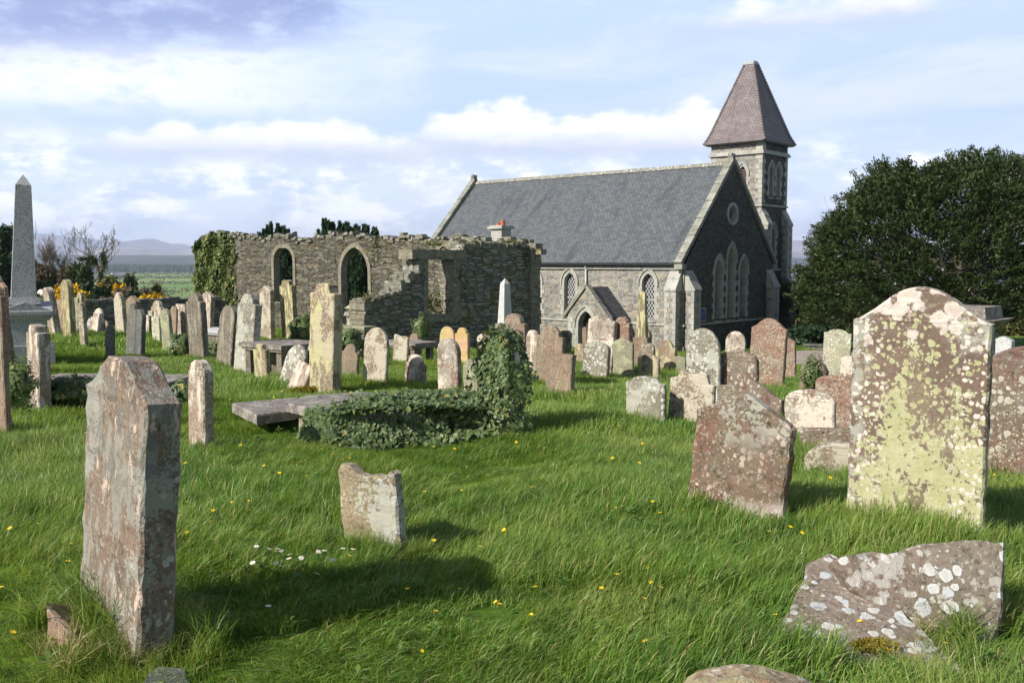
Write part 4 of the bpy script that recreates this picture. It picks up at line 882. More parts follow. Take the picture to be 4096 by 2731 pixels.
while z < ze-.05:
    hh = rng.uniform(.12, .26); q_ = rng.uniform(-.05, .05); b.box(-.72+q_, .03+q_*.5, -sN-.05-q_, -sN+.22+q_*3, z, min(z+hh, ze)-.015); z += hh
b.build('quoins', M['ruin_dressed'], ruin); b = MB(); z = -3
while z < 2.15:
    hh = rng.uniform(.2, .4); q_ = rng.uniform(0, .09); b.box(-.1, .10+q_, -.16-q_, .35, z, min(z+hh, 2.15)-.015); z += hh
b.box(-.1, .22, -.05, .38, 2.05, 2.30); b.box(-.05, .45, -.02, .32, 1.88, 2.08)
b.build('pilaster', M['ruin_dressed'], ruin)
capm = stone_mat('ruin_cap_stone', (0.13, 0.13, 0.105), (0.25, 0.24, 0.20), [dict(k='patch', s=4, lo=.56, c=(0.42, 0.41, 0.36), a=.7), dict(k='patch', s=2, lo=.60, c=(0.12, 0.13, 0.03), a=.8)])
def rough_box(b, c_, hx, hy, hz, r_):
    M_ = Matrix.Translation(c_) @ Matrix.Rotation(r_.normal(0, .12), 4, 'Z') @ Matrix.Rotation(r_.normal(0, .06), 4, 'X') @ Matrix.Rotation(r_.normal(0, .06), 4, 'Y')
    vs = [M_ @ Vector((x*hx*r_.uniform(.8, 1.05), y*hy*r_.uniform(.8, 1.05), z*hz*r_.uniform(.75, 1.05))) for z in (-1, 1) for y in (-1, 1) for x in (-1, 1)]
    b.add(vs, [(0, 2, 3, 1), (4, 5, 7, 6), (0, 1, 5, 4), (2, 6, 7, 3), (0, 4, 6, 2), (1, 3, 7, 5)])
rc_ = np.random.default_rng(41); b = MB(); s_ = .1
while s_ < sL-.1:
    w_ = rc_.uniform(.16, .42)
    for d_ in (.06, .20, .36):
        if rc_.uniform() < .85: rough_box(b, (-s_-rc_.uniform(0, .1), d_+rc_.normal(0, .03), topb(s_)+rc_.uniform(-.07, .11)+.05*math.sin(s_*2.1)), w_*.55, .15, rc_.uniform(.04, .085), rc_)
    s_ += w_*.9
b.build('wall_top', capm, ruin)
b = MB(); s_ = .1
while s_ < sN-.15:
    w_ = rc_.uniform(.14, .34)
    if not (w0-.35 < s_ < w1+.45):
        for d_ in (.08, .34, .58):
            if rc_.uniform() < .9: rough_box(b, (-d_+rc_.normal(0, .03), -s_, topn(s_)+rc_.uniform(-.07, .03)), .15, w_*.55, rc_.uniform(.04, .09), rc_)
    s_ += w_*.85
prev = None                                          # pale broken ends stepping down the gap side
for s_ in np.arange(w1+.1, sN-.05, .09):
    z0, z1 = topn(s_+.12), topn(s_)
    if z1-z0 > .05:
        z_0 = z0
        while z_0 < z1:
            for d_ in (.08, .34, .6): rough_box(b, (-d_, -s_-.05, z_0+.05), .16, .10, .055, rc_)
            z_0 += .10
b.build('broken_top', capm, ruin)

# ------------------------------------------------------------------ headstones
def arc(cx, cz, r, a0, a1, n, rz=None):
    rz = rz or r; return [(cx+r*math.cos(R(a0+(a1-a0)*i/n)), cz+rz*math.sin(R(a0+(a1-a0)*i/n))) for i in range(n+1)]
def profile(kind, W, H):
    """right half of the outline, from the right foot up to the centre top; mirrored unless listed whole"""
    h = W/2
    if kind == 'flat': return [(h, 0), (h, H)], None
    if kind == 'round': return [(h, 0)]+arc(0, H-min(h, H*.5), h, 0, 90, 10, min(h, H*.5)), None
    if kind == 'segment': return [(h, 0)]+arc(0, H-h*.45, h, 0, 90, 10, h*.45), None
    if kind == 'shoulder': return [(h, 0), (h, H-h*.62), (h*.78, H-h*.60)]+arc(0, H-h*.66, h*.72, 8, 90, 9, h*.66), None
    if kind == 'ogee':            # classic double curve
        P_ = [(h, 0), (h, H-W*.27)]
        for i in range(1, 13):
            s = i/12; x = h*(1-s); z = H-W*.27*(1-(math.sin(math.pi*(s-.5))*.5+.5)**.72); P_.append((x, z))
        return P_, None
    if kind == 'ears':            # ogee with small square ears
        P_ = [(h, 0), (h, H-W*.14), (h*.90, H-W*.11), (h*.80, H-W*.14)]
        return P_+arc(0, H-W*.14, h*.72, 15, 90, 7, W*.14), None
    if kind == 'gothic': return [(h, 0)]+[(h*math.cos(R(a))**.9, H-W*.66+W*.66*math.sin(R(a))) for a in range(4, 90, 8)]+[(0, H)], None
    if kind == 'peak': return [(h, 0), (h, H-W*.24), (h*.86, H-W*.20), (0, H)], None
    if kind == 'oct': return [(h, 0), (h, H-W*.22), (h*.58, H-W*.02), (h*.45, H), (0, H)], None
    if kind == 'cap':             # broad shoulders under a square block
        return [(h, 0), (h, H-W*.24), (h*.62, H-W*.22), (h*.52, H-W*.04), (h*.38, H), (0, H)], None
    if kind == 'left':            # the big foreground stone
        return [(h, 0), (h, H-.15), (h*.78, H-.12), (h*.30, H-.01), (0, H)], None
    if kind == 'double':
        return None, [(h, 0), (h, H-W*.24), (h*.88, H-W*.20)]+arc(h*.5, H-W*.16, h*.36, 20, 150, 7, W*.16)+[(.02, H-W*.12), (-.02, H-W*.12)]+arc(-h*.5, H-W*.16, h*.36, 30, 160, 7, W*.16)+[(-h*.88, H-W*.20), (-h, H-W*.24), (-h, 0)]
    if kind == 'scroll':
        return None, [(h, 0), (h, H-W*.20), (h*.8, H-W*.18), (h*.5, H-W*.08), (h*.2, H-W*.01), (0, H), (-h*.25, H-W*.02), (-h*.5, H-W*.09), (-h*.8, H-W*.10), (-h, H-W*.12), (-h, 0)]
    if kind == 'roundels':
        return None, [(h, 0), (h, H-W*.22), (h*.75, H-W*.2), (h*.68, H-W*.12)]+arc(h*.42, H-W*.09, h*.22, 0, 150, 5, W*.10)+[(0, H-W*.06)]+arc(-h*.42, H-W*.08, h*.22, 30, 180, 5, W*.09)+[(-h*.68, H-W*.14), (-h, H-W*.2), (-h, 0)]
    if kind == 'broken':
        return None, [(h, 0), (h, H-.02), (h*.88, H), (h*.6, H-.045), (h*.3, H-.03), (0, H-.05), (-h*.3, H-.03), (-h*.55, H+.015), (-h*.85, H+.02), (-h, H-.02), (-h, 0)]
    if kind == 'slant':
        return None, [(h, 0), (h, H-W*.1), (h*.5, H-W*.02), (0, H-W*.06), (-h*.5, H-W*.02), (-h*.9, H), (-h, H-W*.02), (-h, 0)]
def outline(kind, W, H, rough, r_):
    half, whole = profile(kind, W, H)
    if whole is None: whole = half+[(-x, z) for x, z in reversed(half) if x > 1e-4]
    whole = [(whole[0][0], -.3)]+whole[1:-1]+[(whole[-1][0], -.3)]
    out = []                                         # resample so that wear can nibble the edge
    for i in range(len(whole)-1):
        a, b = whole[i], whole[i+1]; L = math.hypot(b[0]-a[0], b[1]-a[1]); n = max(1, int(L/.055))
        for k in range(n): out.append((a[0]+(b[0]-a[0])*k/n, a[1]+(b[1]-a[1])*k/n))
    out.append(whole[-1]); ph = [r_.uniform(0, 6) for _ in range(4)]
    res = []
    for x, z in out:
        e = rough*(math.sin(z*23+x*9+ph[0])*.5+math.sin(z*51-x*31+ph[1])*.35+r_.uniform(-.5, .5)*.6)
        d = math.hypot(x, max(z-H*.6, 0.0001)) if z > H*.6 else abs(x)
        nx_ = (x/d if d else 0) if z > H*.6 else (1 if x > 0 else -1); nz_2 = (max(z-H*.6, 0)/d) if z > H*.6 and d else 0
        res.append((x+nx_*e, z+nz_2*e))
    return res
def stone_mesh(name, kind, W, H, T, seed, rough=.006, bev=.012, panel=False):
    r_ = random.Random(seed); P_ = outline(kind, W, H, rough, r_); n = len(P_); rings = []
    def inset(d):
        q_ = []
        for i in range(n):
            a, b, c_ = P_[i-1] if i else P_[0], P_[i], P_[min(i+1, n-1)]; tx, tz = c_[0]-a[0], c_[1]-a[1]; L = math.hypot(tx, tz) or 1
            q_.append((b[0]-tz/L*d, b[1]+tx/L*d))
        return q_
    wb = lambda: r_.uniform(-1, 1)*rough*.6
    for d, y in ((bev, -T/2), (0, -T/2+bev), (0, T/2-bev), (bev, T/2)):
        rings.append([(x, y+wb(), z) for x, z in inset(d)])
    V = [p for rg in rings for p in rg]; Fc = []
    for k in range(3):
        for i in range(n): j = (i+1) % n; Fc.append((k*n+i, k*n+j, (k+1)*n+j, (k+1)*n+i))
    # faces as a light grid so the surface can be uneven
    tri = tessellate_polygon([[Vector((rings[0][i][0], rings[0][i][2], 0)) for i in range(n)]]); Fc += [tuple(t_) for t_ in tri]+[tuple(3*n+q_ for q_ in reversed(t_)) for t_ in tri]
    me = bpy.data.meshes.new(name); me.from_pydata(V, [], Fc)
    bm = bmesh.new(); bm.from_mesh(me); bmesh.ops.recalc_face_normals(bm, faces=bm.faces); bm.to_mesh(me); bm.free()
    return me
RG_ = {'R0': (0, 0, 1), 'R1': (0, 650, .6376), 'R2': (700, 850, .5102), 'R3': (1400, 900, .5102), 'R4': (2100, 950, .5102),
       'R5': (2400, 1150, .6378), 'R6': (3200, 1050, .6378), 'RL': (0, 1050, .3827), 'RM': (1000, 1150, .3189)}
BASES = []
def stone(reg, xl, xr, yt, yb, kind, mt, label, yaw=45, T=.11, sf=None, lean=0, Y=None, name='gravestone', cat='gravestone', group=None, Wmax=1.0, rough=.006, W=None, tilt=0, seed=None):
    ox, oy, k = RG_[reg]; xl, xr, yt, yb = ox+xl*k, ox+xr*k, oy+yt*k, oy+yb*k
    if lean == 0 and Y is None and yb > 0: lean = 3.2*math.sin(xl*12.9+yt*3.7)+.6
    cx = (xl+xr)/2; hpx = yb-yt; bx = cx-math.tan(R(lean))*hpx/2
    p = hit(bx, yb) if Y is None else pt(bx, yb, Y)
    if Y is not None:
        g_ = gz(p.x, p.y); H0 = pt(bx, yt, Y).z-g_; p.z = g_; H = H0
    else: H = pt(bx, yt, p.y).z-p.z
    H /= math.cos(R(lean)) if abs(lean) < 40 else 1
    H /= 1.0; wpx = xr-xl; dist = p.y/F; az_ = math.degrees(math.atan2(p.x, p.y)); dl = R(yaw-az_)
    wm = wpx*dist*1.0
    if W is None:
        if sf is not None: T = min(max(sf*wm/max(abs(math.sin(dl)), .12), .06), .20); W = (1-sf)*wm/max(math.cos(dl), .18)
        else: W = (wm-T*abs(math.sin(dl)))/max(math.cos(dl), .18)
        W = min(max(W, .28), Wmax)
    sd_ = int(seed if seed is not None else (xl*7+yt*13) % 9973)
    me = stone_mesh(name, kind, W, H, T, sd_, rough)
    o = link(name, me, S[mt]); o.location = p
    va = Vector((math.sin(R(az_)), math.cos(R(az_)), 0))
    o.rotation_euler = (Matrix.Rotation(R(lean), 3, va) @ Matrix.Rotation(R(-yaw), 3, 'Z') @ Matrix.Rotation(R(tilt), 3, 'X')).to_euler()
    tag(o, label, cat, group or 'old headstones in the churchyard'); BASES.append((p.x, p.y, W, R(-yaw))); return o
# --- far left
stone('RL', -6, 138, 130, 1215, 'shoulder', 'dark', 'dark leaning headstone at the left edge, in front of the obelisk', sf=.6, lean=-6, T=.14)
stone('RL', -30, 62, 250, 1200, 'shoulder', 'brown', 'dark brown headstone cut off by the left edge', sf=.3, Y=8.6)
stone('RL', 22, 92, 200, 980, 'peak', 'red', 'pinkish pointed headstone half hidden behind the dark leaning one', sf=.2, Y=12.5)
stone('RL', 310, 540, 652, 1568, 'cap', 'white', 'upright headstone with white streaked face and broad brown side, behind the leaning left one', sf=.53, Wmax=.95, lean=1)
stone('RL', 495, 615, 258, 752, 'round', 'white', 'narrow leaning headstone with a bright white lichened top', sf=.55, lean=-7)
stone('RL', 588, 665, 390, 740, 'flat', 'red', 'flat topped pink headstone with carved cornice by the field wall', sf=.12)
stone('RL', 658, 792, 178, 818, 'round', 'olive', 'tall headstone with a cream cap beside the white topped leaning one', sf=.42, lean=-1)
stone('RL', 778, 838, 368, 745, 'flat', 'green', 'plain pale headstone behind the one with the square moulded cap', sf=.2)
stone('RL', 815, 905, 312, 700, 'cap', 'olive', 'headstone with a square moulded cap near the field wall', sf=.5)
stone('RL', 832, 918, 420, 885, 'cap', 'cream', 'small mossy cream headstone in front of the square capped one', sf=.45)
stone('RL', 912, 962, 582, 700, 'round', 'grey', 'small grey leaning headstone below the field wall, left of the pink one', sf=.3, lean=8)
stone('RL', 372, 412, 525, 690, 'round', 'cream', 'small pale headstone right of the granite pedestal', sf=.3)
stone('RL', 412, 490, 590, 720, 'flat', 'brown', 'low flat brown headstone behind the white streaked upright', sf=.3)
stone('RL', 490, 530, 560, 722, 'round', 'grey', 'thin grey headstone tucked beside the leaning white topped one', sf=.2)
# --- left middle ground
stone('R1', 572, 660, 915, 1070, 'shoulder', 'redw', 'pink headstone crusted white at the foot, leaning right below the field wall', sf=.15, lean=9)
stone('R1', 648, 686, 990, 1072, 'round', 'cream', 'little cream headstone beside the leaning pink one', sf=.2, lean=-4)
stone('R1', 725, 797, 815, 1078, 'shoulder', 'cream', 'tall rounded cream headstone with dark side against the field wall', sf=.35)
stone('R1', 795, 885, 835, 1060, 'peak', 'brown', 'pointed brown headstone with a white top left of the gorse', sf=.35)
stone('R1', 760, 806, 1000, 1078, 'flat', 'red', 'stubby red headstone between tall cream and slate ones', sf=.2)
stone('R1', 800, 872, 885, 1228, 'shoulder', 'slate', 'dark slate headstone behind the smooth slate slab', sf=.3, T=.09)
stone('R1', 835, 917, 920, 1232, 'round', 'slate', 'smooth dark slate slab with a rounded top', sf=.35, T=.09)
stone('R1', 668, 722, 1018, 1240, 'shoulder', 'slate', 'small dark slab on its own in the grass left of the slates', sf=.5)
stone('R1', 915, 942, 955, 1078, 'round', 'white', 'narrow white headstone in the row under the gorse', sf=.2)
stone('R1', 950, 1032, 865, 1062, 'shoulder', 'cream', 'cream headstone with square dark shoulder under the gorse', sf=.3)
stone('R1', 938, 968, 930, 1076, 'flat', 'redw', 'thin pinkish headstone beside the narrow white one', sf=.2)
stone('R1', 956, 1016, 950, 1134, 'peak', 'palegreen', 'pale pointed headstone second row under the gorse', sf=.25)
stone('R1', 1015, 1087, 915, 1175, 'round', 'green', 'rounded green stained headstone leaning slightly left', sf=.3, lean=-3)
stone('R1', 1072, 1116, 903, 1088, 'oct', 'brown', 'brown headstone behind the green stained one', sf=.2)
stone('R1', 1112, 1182, 888, 1090, 'flat', 'white', 'square topped white headstone left of the tall dark one', sf=.2)
stone('R2', 205, 312, 618, 935, 'peak', 'white', 'pale pointed headstone behind the tall dark one', sf=.3)
stone('R2', 108, 260, 626, 1170, 'shoulder', 'dark', 'tall nearly black headstone with a rounded head beside the ivied wall end', sf=.30, lean=-2, T=.1)
stone('R2', 345, 512, 730, 1218, 'round', 'dark', 'dark rounded headstone leaning right beside a taller grey one', sf=.35, lean=6)
stone('R2', 485, 672, 636, 1268, 'shoulder', 'grey', 'tall grey headstone leaning right in front of the ruin', sf=.30, lean=5)
stone('R2', 655, 800, 573, 990, 'peak', 'cream', 'pointed cream and yellow headstone behind the table tomb', sf=.28, Wmax=.8)
stone('R2', 815, 978, 530, 1004, 'cap', 'olive', 'tall olive yellow headstone at the far edge of the table tomb', sf=.22, Wmax=.9)
stone('R2', 620, 746, 1030, 1318, 'cap', 'yellow', 'small headstone with mossy foot in front of the table tomb', sf=.25)
stone('R2', 858, 1022, 1043, 1372, 'round', 'grey', 'grey round headstone leaning far to the right', sf=.12, lean=17)
stone('R2', 1020, 1110, 945, 1260, 'round', 'green', 'greenish headstone mostly hidden behind the big yellow lichened one', sf=.1, lean=14, Y=13.6)
stone('R2', 925, 1050, 1185, 1412, 'flat', 'white', 'low white splashed slab leaning against the big yellow lichened one', sf=.12, lean=24)
stone('R2', 1060, 1318, 555, 1418, 'cap', 'yellow', 'tall headstone with yellow lichen up its face and a dark brown side', sf=.29, Wmax=.95, lean=2, T=.18)
stone('R2', 1306, 1446, 1030, 1300, 'shoulder', 'brown', 'small brown headstone right of the tall yellow lichened one', sf=.12)
# --- near left and centre
stone('R2', 125, 300, 1155, 1856, 'round', 'white', 'narrow headstone seen edge on with a bright white crown, beside the big red one', sf=.45, lean=1, T=.12)
A1 = stone('R0', 330, 735, 1430, 2560, 'left', 'left', 'large weathered red headstone leaning in the left foreground', yaw=49, Y=3.96, W=.72, T=.15, lean=3.5, rough=.008)
C1 = stone('R0', 1365, 1632, 1872, 2200, 'broken', 'mid', 'short broken topped headstone alone in the centre foreground', yaw=35, sf=.14, rough=.007, T=.09)
C1.rotation_euler = (C1.rotation_euler.to_matrix() @ Matrix.Rotation(R(-3), 3, 'Y')).to_euler()
# --- centre middle ground
stone('R3', 108, 308, 803, 1262, 'round', 'cream', 'rounded lichened headstone leaning right in front of the broken gable', sf=.12, lean=3)
stone('R3', 340, 462, 862, 1088, 'slant', 'cream', 'pair mate with notched top and mossy foot, left of the brown square one', sf=.12, lean=4)
stone('R3', 450, 568, 850, 1045, 'shoulder', 'brown', 'square shouldered brown headstone behind the notched one', sf=.22)
stone('R3', 430, 604, 1013, 1278, 'shoulder', 'redw', 'squat headstone with white crust above a dark foot, centre', sf=.15)
stone('R3', 708, 826, 795, 1240, 'round', 'tan', 'smooth buff headstone, left half of the twin pair', sf=.05, Y=19.5)
stone('R3', 822, 946, 805, 1250, 'shoulder', 'tan', 'smooth buff and pink headstone, right half of the twin pair', sf=.2, Y=19.2)
stone('R3', 682, 878, 885, 1312, 'round', 'redw', 'rounded headstone blotched white on red in front of the buff pair', sf=.2, T=.14)
stone('R3', 905, 1000, 1050, 1345, 'round', 'green', 'grey green headstone peeping out left of the ivy covered one', sf=.15)
stone('R3', 1003, 1112, 855, 1200, 'segment', 'redw', 'round topped red headstone behind the ivy covered one', sf=.1)
stone('R3', 1180, 1402, 693, 1130, 'shoulder', 'red', 'large red headstone with white discs before the ruin corner', sf=.16)
stone('R3', 1388, 1474, 822, 1180, 'shoulder', 'white', 'white crusted headstone right of the ivy covered one', sf=.1)
# --- right of centre, before the church
stone('R4', 14, 100, 724, 1088, 'round', 'white', 'thin white crusted headstone left of the tall brown round one', sf=.1)
stone('R4', 78, 312, 688, 1165, 'shoulder', 'brown', 'tall brown headstone with rounded head left of the church porch', sf=.12)
stone('R4', 150, 288, 588, 760, 'peak', 'olive', 'mossy gabled headstone by the ruin corner, near the porch', sf=.5)
stone('R4', 268, 368, 728, 922, 'oct', 'olive', 'small olive headstone left of the porch arch', sf=.2)
stone('R4', 160, 396, 908, 1245, 'flat', 'brown', 'square red brown headstone with a dark right side in the grass', sf=.16, lean=3)
stone('R4', 388, 468, 832, 990, 'round', 'yellow', 'small yellow crusted headstone below the church doorway', sf=.08)
stone('R4', 452, 668, 815, 1118, 'segment', 'grey', 'headstone with a white crust over a dark mossy foot', sf=.12)
stone('R4', 450, 486, 700, 900, 'round', 'brown', 'narrow brown headstone edge in front of the church door', sf=.1)
stone('R4', 480, 714, 614, 1060, 'ears', 'redw', 'broad pinkish headstone with square shoulders before the porch', sf=.12)
stone('R4', 688, 846, 620, 1080, 'shoulder', 'red', 'tall red headstone right of the broad pinkish one', sf=.2)
stone('R4', 688, 852, 780, 1112, 'peak', 'green', 'plain grey green headstone with a peaked head', sf=.06)
stone('R4', 852, 990, 705, 985, 'round', 'brown', 'rounded brown headstone at the foot of the narrow mossy obelisk', sf=.15)
stone('R4', 908, 1022, 828, 1060, 'segment', 'darkred', 'dark brown low headstone with rounded top beside the yellow one', sf=.12)
stone('R4', 1020, 1192, 804, 1062, 'shoulder', 'yellow', 'headstone covered in bright yellow lichen near the church buttress', sf=.12)
stone('R4', 878, 1060, 915, 1122, 'ears', 'yellow', 'small brown headstone streaked with yellow stripes', sf=.1)
stone('R4', 785, 1108, 1088, 1480, 'ears', 'grey', 'grey headstone with white spots standing in open grass', sf=.07, lean=-1)
stone('R4', 1168, 1262, 930, 1082, 'segment', 'green', 'low grey headstone left of the large pointed one', sf=.05)
stone('R4', 1256, 1532, 710, 1330, 'gothic', 'grey', 'large pointed arch headstone mottled grey and white', sf=.06, Wmax=1.1)
stone('R4', 1125, 1484, 1045, 1515, 'roundels', 'cream', 'cream crusted headstone with two carved white roundels on top', sf=.05)
stone('R5', 785, 912, 274, 470, 'round', 'redw', 'small rounded pinkish headstone between the pointed and tall red ones', sf=.06)
stone('R5', 935, 1162, 192, 645, 'ogee', 'red', 'tall red headstone with curved shoulders and white rings of lichen', sf=.07, Wmax=1.1)
stone('R5', 1140, 1228, 318, 596, 'ogee', 'red', 'narrow red headstone just right of the tall curved one', sf=.12)
stone('R5', 732, 992, 395, 770, 'segment', 'darkred', 'dark headstone with round white spots behind the cream one', sf=.08)
stone('R5', 728, 1146, 584, 800, 'scroll', 'darkred', 'brown headstone with a wavy scrolled top behind the foreground red one', sf=.05, lean=2, Wmax=1.2)
stone('R5', 1396, 1562, 262, 590, 'ears', 'palegreen', 'pale green white spotted headstone by the gravel path', sf=.02)
stone('R5', 1500, 1620, 430, 660, 'segment', 'redw', 'pink and grey headstone partly behind the big yellow crusted one', sf=.04)
stone('R5', 1250, 1428, 450, 665, 'round', 'brown', 'round headstone fringed with ivy near the gravel path', sf=.12)
stone('R6', 92, 330, 705, 1080, 'segment', 'red', 'broad red headstone with grey bloom left of the big yellow crusted one', sf=.03, Wmax=1.1)
stone('R6', -94, 215, 795, 1130, 'segment', 'redw', 'broad low headstone with orange moss behind the foreground red one', sf=.03, Wmax=1.1)
F1 = stone('R5', 565, 1190, 660, 1455, 'peak', 'fore', 'leaning red brown headstone with a peaked top in the right foreground', yaw=46, sf=.07, lean=5, T=.10, rough=.009, Y=5.72)
B1 = stone('R6', 302, 1120, 152, 1728, 'ogee', 'big', 'big headstone flooded with yellow green lichen in the right foreground', yaw=36, sf=.03, T=.10, Y=5.4, lean=.3, Wmax=1.1, rough=.005)
stone('R6', 1160, 1720, 528, 1405, 'segment', 'darkred', 'wide purple grey headstone cut off by the right edge', yaw=38, sf=.03, Wmax=1.2, Y=7.0)
stone('R0', 2700, 3290, 2688, 3600, 'segment', 'mid', 'mossy rounded top of a headstone at the bottom edge of the picture', yaw=10, Y=2.3, W=.36)
stone('R0', 3213, 3560, 1772, 1915, 'round', 'cream', 'half buried round topped stone with a carved rim, beside the big yellow crusted one', yaw=25, Y=7.2, W=.62)
stone('R0', 3240, 3470, 1700, 1800, 'slant', 'darkred', 'low dark slab with white spots behind the half buried round stone', yaw=30, Y=7.9, W=.6, lean=-12)
stone('R0', 3988, 4030, 1345, 1500, 'peak', 'whitegranite', 'small white pointed marble headstone behind the right hand pedestal', sf=.3, Y=15)

# ------------------------------------------------------------------ monuments
def frustum(b, w0, w1, z0, z1, M_=None, d0=None, d1=None):
    d0 = d0 or w0; d1 = d1 or w1
    vs = [Vector((x*w/2, y*d/2, z)) for w, d, z in ((w0, d0, z0), (w1, d1, z1)) for y in (-1, 1) for x in (-1, 1)]
    if M_: vs = [M_ @ v for v in vs]
    b.add(vs, [(0, 2, 3, 1), (4, 5, 7, 6), (0, 1, 5, 4), (2, 6, 7, 3), (0, 4, 6, 2), (1, 3, 7, 5)])
def obelisk(name, p, rz, z_sh, w0, w1, z_top, tip, mt, steps, lean=0):
    """steps: (part name, width, z0, z1, material)"""
    e = empty(name, p, rz)
    for pn, w0_, w1_, z0, z1, m_ in steps:
        b = MB(); frustum(b, w0_, w1_, z0, z1); b.build(pn, S[m_], e)
    b = MB(); L = Matrix.Rotation(R(lean), 4, 'Y'); T_ = Matrix.Translation((0, 0, z_sh)) @ L
    frustum(b, w0, w1, 0, z_top-z_sh, T_); frustum(b, w1, .012, z_top-z_sh, z_top-z_sh+tip, T_); b.build('shaft', S[mt], e); return e
p = pt(88, HOR, 18.0); g = gz(p.x, p.y); p.z = g
ob = obelisk('obelisk', p, R(29), .87+.35, .425, .265, 3.33, .20, 'granite', [('base', .95, .95, -.2, .34, 'granite'), ('die', .72, .72, .34, .80, 'granite'), ('cornice', .80, .98, .80, .92, 'granite')], 2.0)
b = MB(); b.prism([(-.49, .92), (.49, .92), (.49, .98), (0, 1.15), (-.49, .98)], (0, -.46, 0), X1, ZV, Y1_, 0, .92); b.prism([(-.49, .92), (.49, .92), (.49, .98), (0, 1.15), (-.49, .98)], (-.46, 0, 0), Y1_, ZV, X1, 0, .92); b.build('pediment', S['granite'], ob)
b = MB(); frustum(b, .56, .50, 1.10, 1.225); b.build('collar', S['granite'], ob)
tag(ob, 'tall grey granite obelisk on a pedimented pedestal at the left edge', 'obelisk')
p = pt(2020, HOR, 29.5); g = gz(p.x, p.y); p.z = g
o = obelisk('obelisk', p, R(-2), -.30-g, .33, .215, .93-g, .16, 'whitegranite', [('base', .6, .6, -.3, (-.30-g)*.5, 'ledger'), ('die', .46, .46, (-.30-g)*.5, -.30-g, 'ledger')]); o.rotation_euler.z = R(38)
tag(o, 'pale granite obelisk standing before the mossy ruin', 'obelisk')
p = pt(2572, HOR, 24.0); g = gz(p.x, p.y); p.z = g
o = obelisk('obelisk', p, R(-25), -.3-g, .25, .17, .83-g, .05, 'olive', [('base', .5, .5, -.3, (-.3-g)*.6, 'brown'), ('die', .38, .38, (-.3-g)*.6, -.3-g, 'brown')])
tag(o, 'slender mossy sandstone obelisk in front of the church window', 'obelisk')
p = pt(3830, HOR, 11.2); g = gz(p.x, p.y); p.z = g; z_ = lambda y: EYE+(HOR-y)*11.2/F-g
o = empty('pedestal_tomb', p, R(-42)); tag(o, 'red sandstone pedestal tomb with moulded cornice behind the big yellow crusted headstone', 'tomb')
for pn, w0_, w1_, ya, yb in (('base', .95, .95, None, 1650), ('die', .74, .74, 1650, 1345), ('neck', .80, .80, 1345, 1330), ('frieze', .70, .78, 1330, 1300), ('cornice', .86, 1.06, 1300, 1270), ('cap_block', .86, .82, 1270, 1222)):
    b = MB(); frustum(b, w0_, w1_, -.2 if ya is None else z_(ya), z_(yb), None, w0_*.8, w1_*.8); b.build(pn, S['redw' if pn in ('die', 'base') else 'ledger'], o)
p = pt(1410, HOR, 31.0); g = gz(p.x, p.y); p.z = g; z_ = lambda y: EYE+(HOR-y)*31/F-g
o = empty('urn_monument', p, R(30)); tag(o, 'small pale monument with a domed cap seen against the dark arch of the ruin', 'monument')
for pn, w0_, w1_, ya, yb, m_ in (('die', .36, .34, None, 1262, 'cream'), ('cornice', .50, .42, 1262, 1246, 'ledger'), ('urn', .26, .40, 1246, 1232, 'ledger'), ('cap_block', .46, .20, 1232, 1219, 'green')):
    b = MB(); frustum(b, w0_, w1_, -.2 if ya is None else z_(ya), z_(yb)); b.build(pn, S[m_], o)

# ------------------------------------------------------------------ table tombs, ledgers and fallen slabs
def on_plane(px, py, n, p0):
    d = ray(px, py); n = Vector(n); k = (Vector(p0)-Vector((0, 0, EYE))).dot(n)/d.dot(n); return Vector((0, 0, EYE))+d*k
def slab(name, pts, n, p0, th, m, parent=None, rough=.006, seed=1, bev=.015):
    """flat stone whose upper face is the polygon seen at pixels pts, lying on the plane (n, p0)"""
    n = Vector(n).normalized(); r_ = random.Random(seed); P3 = [on_plane(x, y, n, p0) for x, y in pts]; out = []
    for i in range(len(P3)):
        a, b_ = P3[i], P3[(i+1) % len(P3)]; L = (b_-a).length; k = max(1, int(L/.07))
        for j in range(k): rv = Vector([r_.uniform(-1, 1)*rough for _ in range(3)]); out.append(a.lerp(b_, j/k)+rv-n*rv.dot(n))
    N_ = len(out); c_ = sum(out, Vector())/N_; V = []; Fc = []
    for d_, ins in ((0, bev), (-bev, 0), (-th, 0)):
        for q_ in out:
            v_ = (c_-q_).normalized()*ins; V.append(q_+v_+n*d_)
    for k in range(2):
        for i in range(N_): j = (i+1) % N_; Fc.append((k*N_+i, k*N_+j, (k+1)*N_+j, (k+1)*N_+i))
    ex = n.orthogonal().normalized(); ey = n.cross(ex)
    tri = tessellate_polygon([[Vector(((v-c_).dot(ex), (v-c_).dot(ey), 0)) for v in V[:N_]]]); Fc += [tuple(t_) for t_ in tri]+[tuple(2*N_+q_ for q_ in reversed(t_)) for t_ in tri]
    org = Vector((c_.x, c_.y, c_.z-th)) if parent is None else Vector(parent.location)
    me = bpy.data.meshes.new(name); me.from_pydata([tuple(v-org) for v in V], [], Fc)
    bm = bmesh.new(); bm.from_mesh(me); bmesh.ops.recalc_face_normals(bm, faces=bm.faces); bm.to_mesh(me); bm.free()
    o = link(name, me, m, parent)
    if parent is None: o.location = org
    return o, P3
zoomC = lambda x, y: (900+x*.6378, 1500+y*.6378)
o, PA = slab('ledger_stone', [zoomC(*q_) for q_ in ((45, 175), (200, 250), (300, 236), (440, 215), (520, 150), (425, 138))], (0, 0, 1), (0, 0, .13), .10, S['ledger'], seed=3)
tag(o, 'flat lichened ledger stone with a chipped white edge, left of the ivied tomb', 'ledger stone')
p = on_plane(*zoomC(950, 180), (0, 0, 1), (0, 0, .27)); p.z = 0
